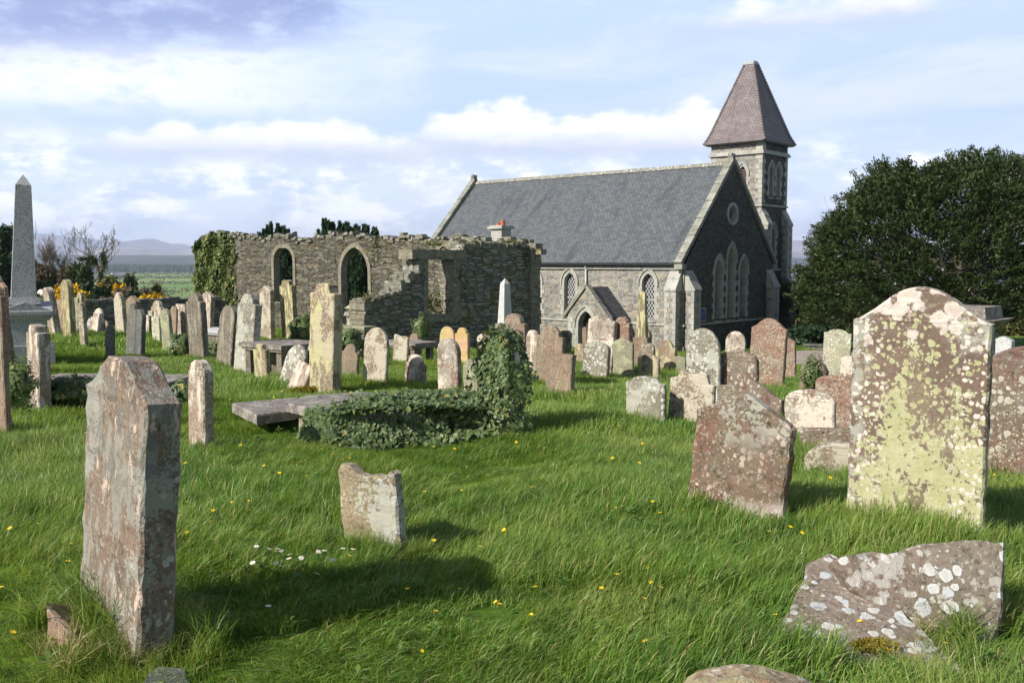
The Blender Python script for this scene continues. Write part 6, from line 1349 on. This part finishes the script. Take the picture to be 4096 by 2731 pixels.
PBn = [v for v in PB]; front = [zoomC(*q_) for q_ in ((500, 215), (690, 243), (900, 232), (1200, 222), (1510, 196), (1700, 190))]; P_, N_ = [], []
fr = [on_plane(x, y, (0, 0, 1), (0, 0, .27)) for x, y in front]
for i in range(len(fr)-1):                            # curtain down the near side
    k = int(5200*(fr[i+1]-fr[i]).length/1.8); u = r_.uniform(0, 1, k); v = r_.uniform(0, 1, k); a = np.array(fr[i]); b_ = np.array(fr[i+1]); q_ = a+(b_-a)*u[:, None]
    cave = (np.abs(q_[:, 0]+.36) < .22)*(v > .25)*(v < .85)
    q_[:, 1] -= .02+.26*v**1.6*(.7+.3*np.sin(q_[:, 0]*9))*r_.uniform(.6, 1.1, k); q_[:, 2] = .27-.29*v+r_.normal(0, .012, k); bare_ = (v < .36)*(np.sin(q_[:, 0]*5.5+1.2)+.5*np.sin(q_[:, 0]*13) > .25); q_ = q_[((cave == 0) | (r_.uniform(0, 1, k) < .12)) & ((bare_ == 0) | (r_.uniform(0, 1, k) < .15))]; v = v[:len(q_)]
    P_.append(q_); N_.append(np.tile([0, -1, .6], (len(q_), 1)))
for (x, y, rx_, ry_, k) in ((1020, 165, .36, .12, 420), (1270, 135, .50, .18, 950), (1480, 150, .28, .25, 800), (820, 205, .2, .06, 160), (1100, 215, .6, .06, 1100), (1350, 200, .35, .08, 700), (880, 232, .3, .06, 500)):
    c_ = np.array(on_plane(*zoomC(x, y), (0, 0, 1), (0, 0, .28))); P_.append(c_+r_.normal(0, 1, (k, 3))*np.array([rx_*.5, ry_*.5, .0])+np.stack([0*r_.uniform(0, 1, k), 0*r_.uniform(0, 1, k), .06*r_.uniform(0, 1, k)], 1)); N_.append(np.tile([0, -.2, 1], (k, 1)))
k = 2600; c_ = np.array(on_plane(*zoomC(1150, 400), (0, 0, 1), (0, 0, .0))); u = r_.uniform(-1.05, 1.0, k); q_ = np.stack([c_[0]+u*.95, c_[1]+.12+r_.normal(0, .10, k)+.05*np.sin(u*8), .02+.06*r_.uniform(0, 1, k)], 1); P_.append(q_); N_.append(np.tile([0, -.5, 1], (k, 1)))
P_, N_ = np.concatenate(P_), np.concatenate(N_)+r_.normal(0, .42, (sum(len(a) for a in P_), 3)); N_ /= np.linalg.norm(N_, axis=1)[:, None]
cen = P_.mean(0); o = leafcloud('ivy', P_-cen, N_, r_.uniform(.02, .066, len(P_)), M['ivy'], None, 'ivy', 29); o.location = Vector(cen); tag(o, 'ivy cascading over the front of the central table tomb', 'ivy')
rr_ = random.Random(6); b = MB()                       # woody stems at the right foot of the ivy
q0 = hit(2010, 1730)
for i in range(26): d_ = Vector((rr_.uniform(-.2, 1), rr_.uniform(-1, .1), rr_.uniform(-.35, .45))); limb(b, q0+Vector((rr_.uniform(-.1, .1), 0, .16+rr_.uniform(-.1, .1)))-q0, d_, .26, .005, 1, rr_, .5, 0, None, 4, 4, .0018, (1, 3))
o = b.build('dead_ivy', M['twig']); o.location = q0; tag(o, 'bare woody ivy stems straggling at the foot of the smothered headstone', 'stems')
# moss cushions
def moss(px, py, wpx, hpx, label, Y=None, on=None, m='moss', th=.03, size=.02, n=1500):
    p = hit(px, py) if on is None else on; r_ = np.random.default_rng(int(px)); s_ = p.y/F; u = r_.normal(0, .38, (n, 2)); u = u[(u**2).sum(1) < 1]; zz = th*np.sqrt(np.clip(1-(u**2).sum(1), 0, 1))
    P_ = np.stack([u[:, 0]*wpx*s_*.5*1.1, u[:, 1]*hpx*s_*1.2, zz+r_.normal(0, .004, len(u))], 1); N_ = r_.normal(0, 1, P_.shape); N_ /= np.linalg.norm(N_, axis=1)[:, None]
    o = leafcloud('moss', P_, N_, size*r_.uniform(.5, 1.2, len(P_)), M[m], None, 'quad', 2); o.location = p; tag(o, label, 'moss', kind='stuff')
moss(1235, 1575, 170, 25, 'mustard coloured moss cushion at the foot of the tall yellow lichened headstone', th=.09, size=.03)
moss(1595, 1450, 90, 15, 'mossy mound at the foot of the notched headstone', th=.10, size=.04); moss(3500, 2590, 200, 60, 'golden green moss on the fallen triangular slab', on=on_plane(3500, 2590, (0, -.24, 1), (0, 3.8, .07)), th=.022, size=.012, n=2200)

# ------------------------------------------------------------------ far things on the plain
for i, (a, b_, h, n, lb) in enumerate([((-330, 640), (-190, 660), 4, 900, 'dark hedge with bushes across the nearest far field'), ((-520, 900), (-250, 930), 5, 1500, 'broken hedge line across the middle of the plain'),
    ((-700, 1250), (-330, 1290), 6, 1800, 'long hedge line beyond the middle fields'), ((-900, 1650), (-450, 1700), 8, 2200, 'far hedge of bare trees towards the dark wood'), ((-1150, 2200), (-600, 2250), 9, 2500, 'farthest hedge below the dark wood'),
    ((-420, 760), (-360, 640), 4, 500, 'short hedge running toward the viewer on the plain'), ((-300, 700), (-240, 690), 6, 500, 'clump of bare trees in the near far field'), ((350, 1150), (900, 1180), 5, 1500, 'thin hedge along the marsh edge on the right')]):
    hedgerow(a, b_, h, 2.5, n, i+3, lb)
def house(px, py, Y, L, W_, h, rz, label, wallc, roofc):
    p = pt(px, py, Y); g = gz(p.x, p.y); e = empty('farmhouse', (p.x, p.y, g), R(rz)); tag(e, label, 'house', 'farm buildings on the plain')
    b = MB(); b.box(-L/2, L/2, -W_/2, W_/2, 0, h); b.prism([(-W_/2, h), (W_/2, h), (0, h+W_*.45)], (-L/2, 0, 0), Y1_, ZV, X1, 0, L); b.build('wall', wallc, e)
    b = MB(); b.prism([(-W_/2-.4, h-.2), (-W_/2-.4, h+.1), (0, h+W_*.45+.4), (W_/2+.4, h+.1), (W_/2+.4, h-.2), (0, h+W_*.45+.05)], (-L/2-.3, 0, 0), Y1_, ZV, X1, 0, L+.6); b.build('roof', roofc, e)
    b = MB(); b.box(-L*.3, -L*.3+1, -.4, .4, h+W_*.3, h+W_*.45+1.4); b.build('chimney', wallc, e)
wc = flat_mat('white_render', (0.6, 0.58, 0.54), .9, .1); rc = flat_mat('grey_roof', (0.16, 0.17, 0.2), .7, .2)
house(461, 1105, 1850, 14, 9, 5, 50, 'white gabled farmhouse tiny on the plain', wc, rc); house(492, 1107, 1830, 26, 10, 4, 20, 'low grey roofed farm building beside the white farmhouse', M['fieldwall'], rc)
def pole(px, yt, yb, Y, label):
    p = pt(px, yb, Y); g = gz(p.x, p.y); H = pt(px, yt, Y).z-g; b = MB(); b.tube([(0, 0, -.5), (0, 0, H)], [.22, .16], 6); b.box(-.9, .9, -.1, .1, H-.9, H-.7); o = b.build('telegraph_pole', M['wood']); o.location = (p.x, p.y, g); tag(o, label, 'pole', 'telegraph poles')
pole(728, 1150, 1195, 560, 'wooden pole in the near far field left of the ivied ruin'); pole(700, 1129, 1150, 900, 'second smaller wooden pole farther off on the plain'); pole(590, 1145, 1158, 800, 'distant short pole above the gorse')
def sheep(px, py, Y, rz, label, seed):
    p = hit(px, py, 62, 135); g = p.z; e = empty('sheep', (p.x, p.y, g), R(rz)); e.scale = (.8, .8, .8); tag(e, label, 'sheep', 'sheep grazing on the hillside')
    me = bpy.data.meshes.new('body'); bm = bmesh.new(); bmesh.ops.create_icosphere(bm, subdivisions=3, radius=1)
    r_ = random.Random(seed)
    for v in bm.verts:
        c_ = v.co.copy(); f = 1+.05*math.sin(c_.x*14)+.05*math.sin(c_.y*13+c_.z*11); v.co = Vector((c_.x*.55*f, c_.y*.30*f, c_.z*.30*f+.62+.04*c_.x))
    bmesh.ops.create_icosphere(bm, subdivisions=2, radius=.16, matrix=Matrix.Translation((.62, 0, .52)) @ Matrix.Diagonal((1.15, .7, .8, 1)))
    bm.to_mesh(me); bm.free(); link('body', me, wc, e, True)
    for sx in (-.32, .32):
        for sy in (-.13, .13): b = MB(); b.tube([(sx, sy, .45), (sx+.02, sy, .22), (sx, sy, 0)], [.06, .035, .03], 6); b.build('leg', M['wood'], e)
sheep(168, 1192, 78, 150, 'white sheep standing on the green hillside right of the obelisk', 1); sheep(184, 1199, 76, 20, 'white sheep lying lower down the hillside behind the field wall', 2); sheep(62, 1112, 86, 60, 'white sheep higher on the hillside left of the obelisk', 3)

# ------------------------------------------------------------------ grass: tufts scattered by geometry nodes
def tuft(name, nb, rad, h0, h1, wd, seed, m, lean=.45, dirn=(.5, .15)):
    """one patch of blades; the mesh is only a source for the scatter and is not linked to the scene"""
    r_ = np.random.default_rng(seed); a = r_.uniform(0, 6.28, nb); rr = rad*np.sqrt(r_.uniform(0, 1, nb)); x, y = rr*np.cos(a), rr*np.sin(a)
    h = r_.uniform(h0, h1, nb)*(1-.25*(rr/rad)); b_ = r_.uniform(0, 6.28, nb); ln = lean*r_.uniform(.2, 1.5, nb)
    dx = np.cos(b_)*.6+dirn[0]; dy = np.sin(b_)*.6+dirn[1]; L = np.hypot(dx, dy)+1e-6; dx, dy = dx/L*ln, dy/L*ln
    fa = r_.uniform(0, 3.14, nb); wx, wy = np.cos(fa)*wd/2, np.sin(fa)*wd/2; V = []
    for t_, w_ in ((0, 1), (.4, .95), (.75, .6)):
        zz = h*t_*(1-.18*t_*ln); ox, oy = dx*h*t_*t_, dy*h*t_*t_
        V += [np.stack([x+ox-wx*w_, y+oy-wy*w_, zz], 1), np.stack([x+ox+wx*w_, y+oy+wy*w_, zz], 1)]
    V.append(np.stack([x+dx*h, y+dy*h, h*(1-.25*ln)], 1)); V = np.stack(V, 1); k = 7
    base = np.arange(nb)[:, None]*k; Q = np.concatenate([base+np.array([[0, 1, 3, 2]]), base+np.array([[2, 3, 5, 4]]), base+np.array([[4, 5, 6, 6]])], 0)
    rd = r_.uniform(0, 1, nb)
    me = bpy.data.meshes.new(name); quads = Q[:2*nb]; tris = Q[2*nb:, :3]
    me.vertices.add(nb*k); me.vertices.foreach_set('co', V.reshape(-1).astype(np.float32)); nl = 2*nb*4+nb*3; me.loops.add(nl)
    me.loops.foreach_set('vertex_index', np.concatenate([quads.ravel(), tris.ravel()]).astype(np.int32)); me.polygons.add(3*nb)
    ls = np.concatenate([np.arange(2*nb)*4, 8*nb+np.arange(nb)*3]).astype(np.int32); me.polygons.foreach_set('loop_start', ls)
    me.polygons.foreach_set('loop_total', np.concatenate([np.full(2*nb, 4), np.full(nb, 3)]).astype(np.int32)); me.update(calc_edges=True)
    at = me.attributes.new('rnd', 'FLOAT', 'FACE'); at.data.foreach_set('value', np.concatenate([rd, rd, rd]).astype(np.float32)); me.materials.append(m)
    return bpy.data.objects.new(name, me)
def scatter(name, pts, rots, scl, idx, sources, label):
    me = bpy.data.meshes.new(name); me.vertices.add(len(pts)); me.vertices.foreach_set('co', np.asarray(pts, np.float32).ravel())
    a = me.attributes.new('rot', 'FLOAT_VECTOR', 'POINT'); a.data.foreach_set('vector', np.asarray(rots, np.float32).ravel())
    a = me.attributes.new('scl', 'FLOAT_VECTOR', 'POINT'); a.data.foreach_set('vector', np.asarray(scl, np.float32).ravel())
    a = me.attributes.new('idx', 'INT', 'POINT'); a.data.foreach_set('value', np.asarray(idx, np.int32))
    o = bpy.data.objects.new(name, me); COL.objects.link(o)
    src = bpy.data.collections.new(name+'_source')
    for q_ in sources: src.objects.link(q_)
    ng = bpy.data.node_groups.new(name+'_scatter', 'GeometryNodeTree'); ng.interface.new_socket('Geometry', in_out='INPUT', socket_type='NodeSocketGeometry'); ng.interface.new_socket('Geometry', in_out='OUTPUT', socket_type='NodeSocketGeometry')
    N = ng.nodes; gi, go = N.new('NodeGroupInput'), N.new('NodeGroupOutput'); ip = N.new('GeometryNodeInstanceOnPoints'); ci = N.new('GeometryNodeCollectionInfo')
    ci.inputs['Collection'].default_value = src; ci.inputs['Separate Children'].default_value = True; ci.inputs['Reset Children'].default_value = True
    def attr(nm, ty): nd = N.new('GeometryNodeInputNamedAttribute'); nd.data_type = ty; nd.inputs['Name'].default_value = nm; return nd.outputs[0]
    L = ng.links.new; L(gi.outputs[0], ip.inputs['Points']); L(ci.outputs[0], ip.inputs['Instance']); ip.inputs['Pick Instance'].default_value = True
    L(attr('idx', 'INT'), ip.inputs['Instance Index']); L(attr('rot', 'FLOAT_VECTOR'), ip.inputs['Rotation']); L(attr('scl', 'FLOAT_VECTOR'), ip.inputs['Scale']); L(ip.outputs[0], go.inputs[0])
    md = o.modifiers.new('scatter', 'NODES'); md.node_group = ng; tag(o, label, 'grass', kind='stuff'); return o
def field(x, y, s, o_=0): return np.sin(x*s+1.3*np.sin(y*s*.7+o_))+np.sin(y*s*1.3+1.1*np.sin(x*s*.9+2*o_))
def sow(name, y0, y1, per, sources, sc0, sc1, seed, label, um=.82):
    r_ = np.random.default_rng(seed); area = um*(y1*y1-y0*y0); n = int(area*per); y = np.sqrt(r_.uniform(y0*y0, y1*y1, n)); x = r_.uniform(-um, um, n)*y+r_.uniform(-.5, .5, n)
    keep = np.ones(n, bool)
    for q_, m_ in ((PA, 1.0), (PB, .93), (P1_, .93), (P2_, .9)):  # no turf growing through the slabs
        cx = np.mean([v.x for v in q_]); cy = np.mean([v.y for v in q_]); px_ = np.array([cx+(v.x-cx)*m_ for v in q_]); py_ = np.array([cy+(v.y-cy)*m_ for v in q_]); ins = np.zeros(n, bool); j = len(q_)-1
        for i in range(len(q_)):
            c_ = ((py_[i] > y) != (py_[j] > y)) & (x < (px_[j]-px_[i])*(y-py_[i])/(py_[j]-py_[i]+1e-9)+px_[i]); ins ^= c_; j = i
        keep &= ~ins
    keep &= ~((x > 9) & (y > 38) & (y < 49)); keep &= ~(((x-E2.x)*AX.x+(y-E2.y)*AX.y > -sL) & False)
    x, y = x[keep], y[keep]; n = len(x); f = field(x, y, 1.1)*.25+field(x, y, 3.3, 2)*.22+r_.normal(0, .18, n); s = np.clip(sc0+(sc1-sc0)*(.5+1.5*f), sc0*.6, sc1*1.5)
    tall = np.zeros(n)
    for bx, by, bw, ba in BASES:                       # longer grass where the mower cannot reach
        d = np.hypot(x-bx, y-by); tall = np.maximum(tall, np.clip(1-(d-bw*.4)/.35, 0, 1))
    z = gzv(x, y)-.006
    wind = .9*field(x, y, .9, 1)
    rots = np.stack([r_.normal(0, .08, n), r_.normal(0, .08, n), wind+r_.normal(0, .5, n)], 1); sc = np.stack([s**.3, s**.3, s*(1+.35*tall)], 1)
    return scatter(name, np.stack([x, y, z], 1), rots, sc, r_.integers(0, len(sources), n), sources, label)
near_src = [tuft('tuft', 190, .17, .06, .18, .0048, i, M['grass'], .75, (.7, .1)) for i in range(6)]
sow('grass', 1.6, 8.5, 62, near_src, .50, 1.05, 1, 'long wind combed grass in the foreground')
mid_src = [tuft('tuft', 230, .30, .06, .15, .0075, 20+i, M['grass'], .6, (.7, .1)) for i in range(5)]
sow('grass', 8.3, 20, 22, mid_src, .45, 1.0, 2, 'grass between the middle rows of headstones')
far_src = [tuft('tuft', 190, .55, .07, .15, .017, 40+i, M['grass']) for i in range(4)]
sow('grass', 19.5, 50, 3.6, far_src, .6, 1.1, 3, 'grass around the ruin and the church')
# tussocks of long and dry grass at the feet of the foreground stones
tus = [tuft('tussock', 80, .08, .16, .38, .006, 60+i, M['grass'], .75, (.2, -.3)) for i in range(3)]+[tuft('tussock', 50, .06, .12, .26, .004, 70+i, M['straw'], .9, (.2, -.3)) for i in range(3)]
TP = []
def clump(px, py, n, sx, sy, dry, sc=1.0, z=None):
    p = hit(px, py)
    for i in range(n):
        x, y = p.x+rng.normal(0, sx), p.y+rng.normal(0, sy); TP.append((x, y, gz(x, y) if z is None else z, sc*rng.uniform(.55, 1.15), (3 if rng.uniform() < dry else 0)+rng.integers(0, 3)))
clump(420, 2520, 26, .10, .16, .45, .95); clump(530, 2640, 18, .10, .06, .6, .8); clump(330, 2420, 12, .10, .1, .2, .9); clump(740, 2590, 14, .07, .08, .6, .75); clump(700, 2500, 8, .05, .08, .2, .8)
clump(1560, 2230, 10, .16, .04, .1, .55); clump(3440, 2170, 12, .12, .05, .4, .45); clump(2900, 2080, 10, .25, .05, .1, .45); clump(3650, 2440, 16, .16, .06, .25, .75); clump(3800, 2560, 14, .22, .08, .3, .75); clump(3700, 2640, 12, .12, .04, .7, .5); clump(3560, 2350, 6, .04, .04, .05, .9)
clump(2450, 1690, 8, .3, .05, .5, .4); clump(2330, 1790, 10, 1.6, .5, .3, .4); clump(2250, 2000, 16, .5, .25, .5, .5); clump(2480, 2010, 10, .3, .2, .5, .5); clump(120, 1640, 22, .35, .4, .3, .9); clump(140, 1560, 12, .3, .2, .2, .8); clump(200, 1680, 8, .2, .08, .6, .6)
for q_ in BASES[14:]:
    if q_[1] < 20:
        for i in range(5): s_ = rng.uniform(-.55, .55)*q_[2]; x = q_[0]+s_*math.cos(q_[3])-.10*math.sin(-q_[3])*0+rng.normal(0, .03); y = q_[1]+s_*math.sin(q_[3])-.08+rng.normal(0, .03); TP.append((x, y, gz(x, y), rng.uniform(.28, .55), rng.integers(0, 4)))
TPa = np.array(TP); n = len(TPa)
scatter('long_grass', TPa[:, :3], np.stack([rng.normal(0, .1, n), rng.normal(0, .1, n), rng.uniform(0, 6.28, n)], 1), np.repeat(TPa[:, 3:4], 3, 1), TPa[:, 4].astype(int), tus, 'longer and dry tussocks around the headstone feet')
# low broad leaved weeds in the turf
rw_ = np.random.default_rng(91); P_, U_, Sz = [], [], []
for i in range(150):
    y = 3.3+8*rw_.uniform()**1.2; x = rw_.uniform(-.6, .6)*y; g = gz(x, y)+.055; k = rw_.integers(5, 10); a = rw_.uniform(0, 6.28, k); sz = rw_.uniform(.018, .042)
    P_.append(np.stack([x+np.cos(a)*sz*.6, y+np.sin(a)*sz*.6, g+rw_.uniform(0, .04, k)], 1)); U_.append(np.stack([np.cos(a), np.sin(a), .5+0*a], 1)); Sz.append(np.full(k, sz*1.5))
P_, U_, Sz = np.concatenate(P_), np.concatenate(U_), np.concatenate(Sz); N_ = np.stack([-U_[:, 0]*.4, -U_[:, 1]*.4, 1+0*Sz], 1); N_ /= np.linalg.norm(N_, axis=1)[:, None]
tag(leafcloud('weeds', P_, N_, Sz, leaf_mat('weed_leaves', (0.07, 0.15, 0.03), (0.15, 0.25, 0.06), None, .5, .3, .25), None, 'blade', 5, U_), 'low broad leaved weeds scattered through the turf', 'weeds', kind='stuff')
# flowers, each its own
YF = flat_mat('celandine_yellow', (0.75, 0.52, 0.01), .5, .3, var=.1); WF = flat_mat('daisy_white', (0.75, 0.75, 0.75), .6, .2, var=.05)
def flower_mesh(name, k, r, cup, pw, m_pet, m_cen, stem):
    b = MB()
    for i in range(k):
        a = 2*math.pi*i/k; U = Vector((math.cos(a), math.sin(a), 0)); W_ = Vector((-math.sin(a), math.cos(a), 0)); z0 = Vector((0, 0, stem))
        b.add([z0, z0+U*r*.55+W_*pw+ZV*cup*.4, z0+U*r+ZV*cup, z0+U*r*.55-W_*pw+ZV*cup*.4], [(0, 1, 2, 3)])
    np_ = len(b.f); b.tube([(0, 0, stem+.000), (0, 0, stem+.003)], [r*.30, r*.22], 7); nc = len(b.f); b.tube([(0, 0, 0), (.004, 0, stem*.6), (0, 0, stem)], [.0012]*3, 4)
    me = bpy.data.meshes.new(name); me.from_pydata(b.v, [], b.f); me.materials.append(m_pet); me.materials.append(m_cen); me.materials.append(M['grass'])
    for i, p_ in enumerate(me.polygons): p_.material_index = 0 if i < np_ else (1 if i < nc else 2)
    return me
ym = flower_mesh('yellow_flower', 7, .019, .006, .0065, YF, YF, .12); dm = flower_mesh('daisy', 13, .016, .002, .003, WF, YF, .10)
def flower(me, nm, px, py, lb, cat, grp, sc=1.0):
    p = hit(px, py); o = bpy.data.objects.new(nm, me); COL.objects.link(o); o.location = p; o.scale = (sc,)*3; o.rotation_euler = (rng.normal(.25, .2), rng.normal(0, .2), rng.uniform(0, 6)); tag(o, lb, cat, grp)
for px, py in ((1025, 2190), (1040, 2202), (1100, 2200), (1102, 2210), (1095, 2222), (1112, 2230), (1175, 2230), (1188, 2218), (1190, 2232), (1030, 2250), (1036, 2276), (1092, 2258), (1102, 2282), (1115, 2258), (1172, 2245), (1152, 2280), (1225, 2215), (1252, 2195), (1286, 2215), (1374, 2205), (1396, 2207), (1176, 2175), (1318, 2232), (1230, 2310), (1063, 2450), (1840, 2195)):
    flower(dm, 'daisy', px+4, py+62, 'white daisy in the patch of daisies between the two left foreground stones' if px < 1420 and py < 2400 else 'stray white daisy in open foreground grass', 'daisy', 'daisies in the foreground grass', 1.0)
YP = []
rf = np.random.default_rng(77)
for cx, cy, sx, sy, n in ((1000, 1960, 170, 90, 16), (800, 2060, 120, 130, 12), (1330, 1880, 160, 50, 10), (2150, 2060, 350, 160, 20), (2620, 2380, 350, 180, 20), (2700, 1800, 180, 80, 14), (3200, 2100, 120, 90, 16), (3180, 1990, 90, 25, 8), (1900, 2500, 500, 120, 16), (550, 2050, 200, 120, 10), (200, 2150, 150, 200, 12), (2550, 1700, 200, 60, 8), (1700, 1800, 250, 60, 10), (3560, 2620, 250, 80, 8), (4000, 2100, 60, 150, 5), (1050, 1560, 200, 40, 8), (500, 1720, 120, 40, 5)):
    for i in range(n): YP.append((cx+rf.normal(0, sx), cy+rf.normal(0, sy)))
for px, py in YP:
    if 0 < px < 4096 and 1500 < py < 2700: flower(ym, 'yellow_flower', px, py, 'small yellow celandine flower open in the grass', 'flower', 'yellow flowers scattered in the grass', rf.uniform(.45, .95))

# ------------------------------------------------------------------ haze
hb = MB(); hb.box(-15800, 15800, -70, 17500, -34, 470)
m = bpy.data.materials.new('haze'); m.use_nodes = True; nt = m.node_tree; nt.nodes.remove(nt.nodes['Principled BSDF']); pv = nt.nodes.new('ShaderNodeVolumePrincipled')
pv.inputs['Color'].default_value = (0.66, 0.745, 1.0, 1); pv.inputs['Density'].default_value = 9.5e-5; pv.inputs['Anisotropy'].default_value = 0.2
nt.links.new(pv.outputs[0], nt.nodes['Material Output'].inputs['Volume'])
o = hb.build('haze', m); tag(o, 'thin blue haze over the far plain and hills', 'haze', kind='stuff')
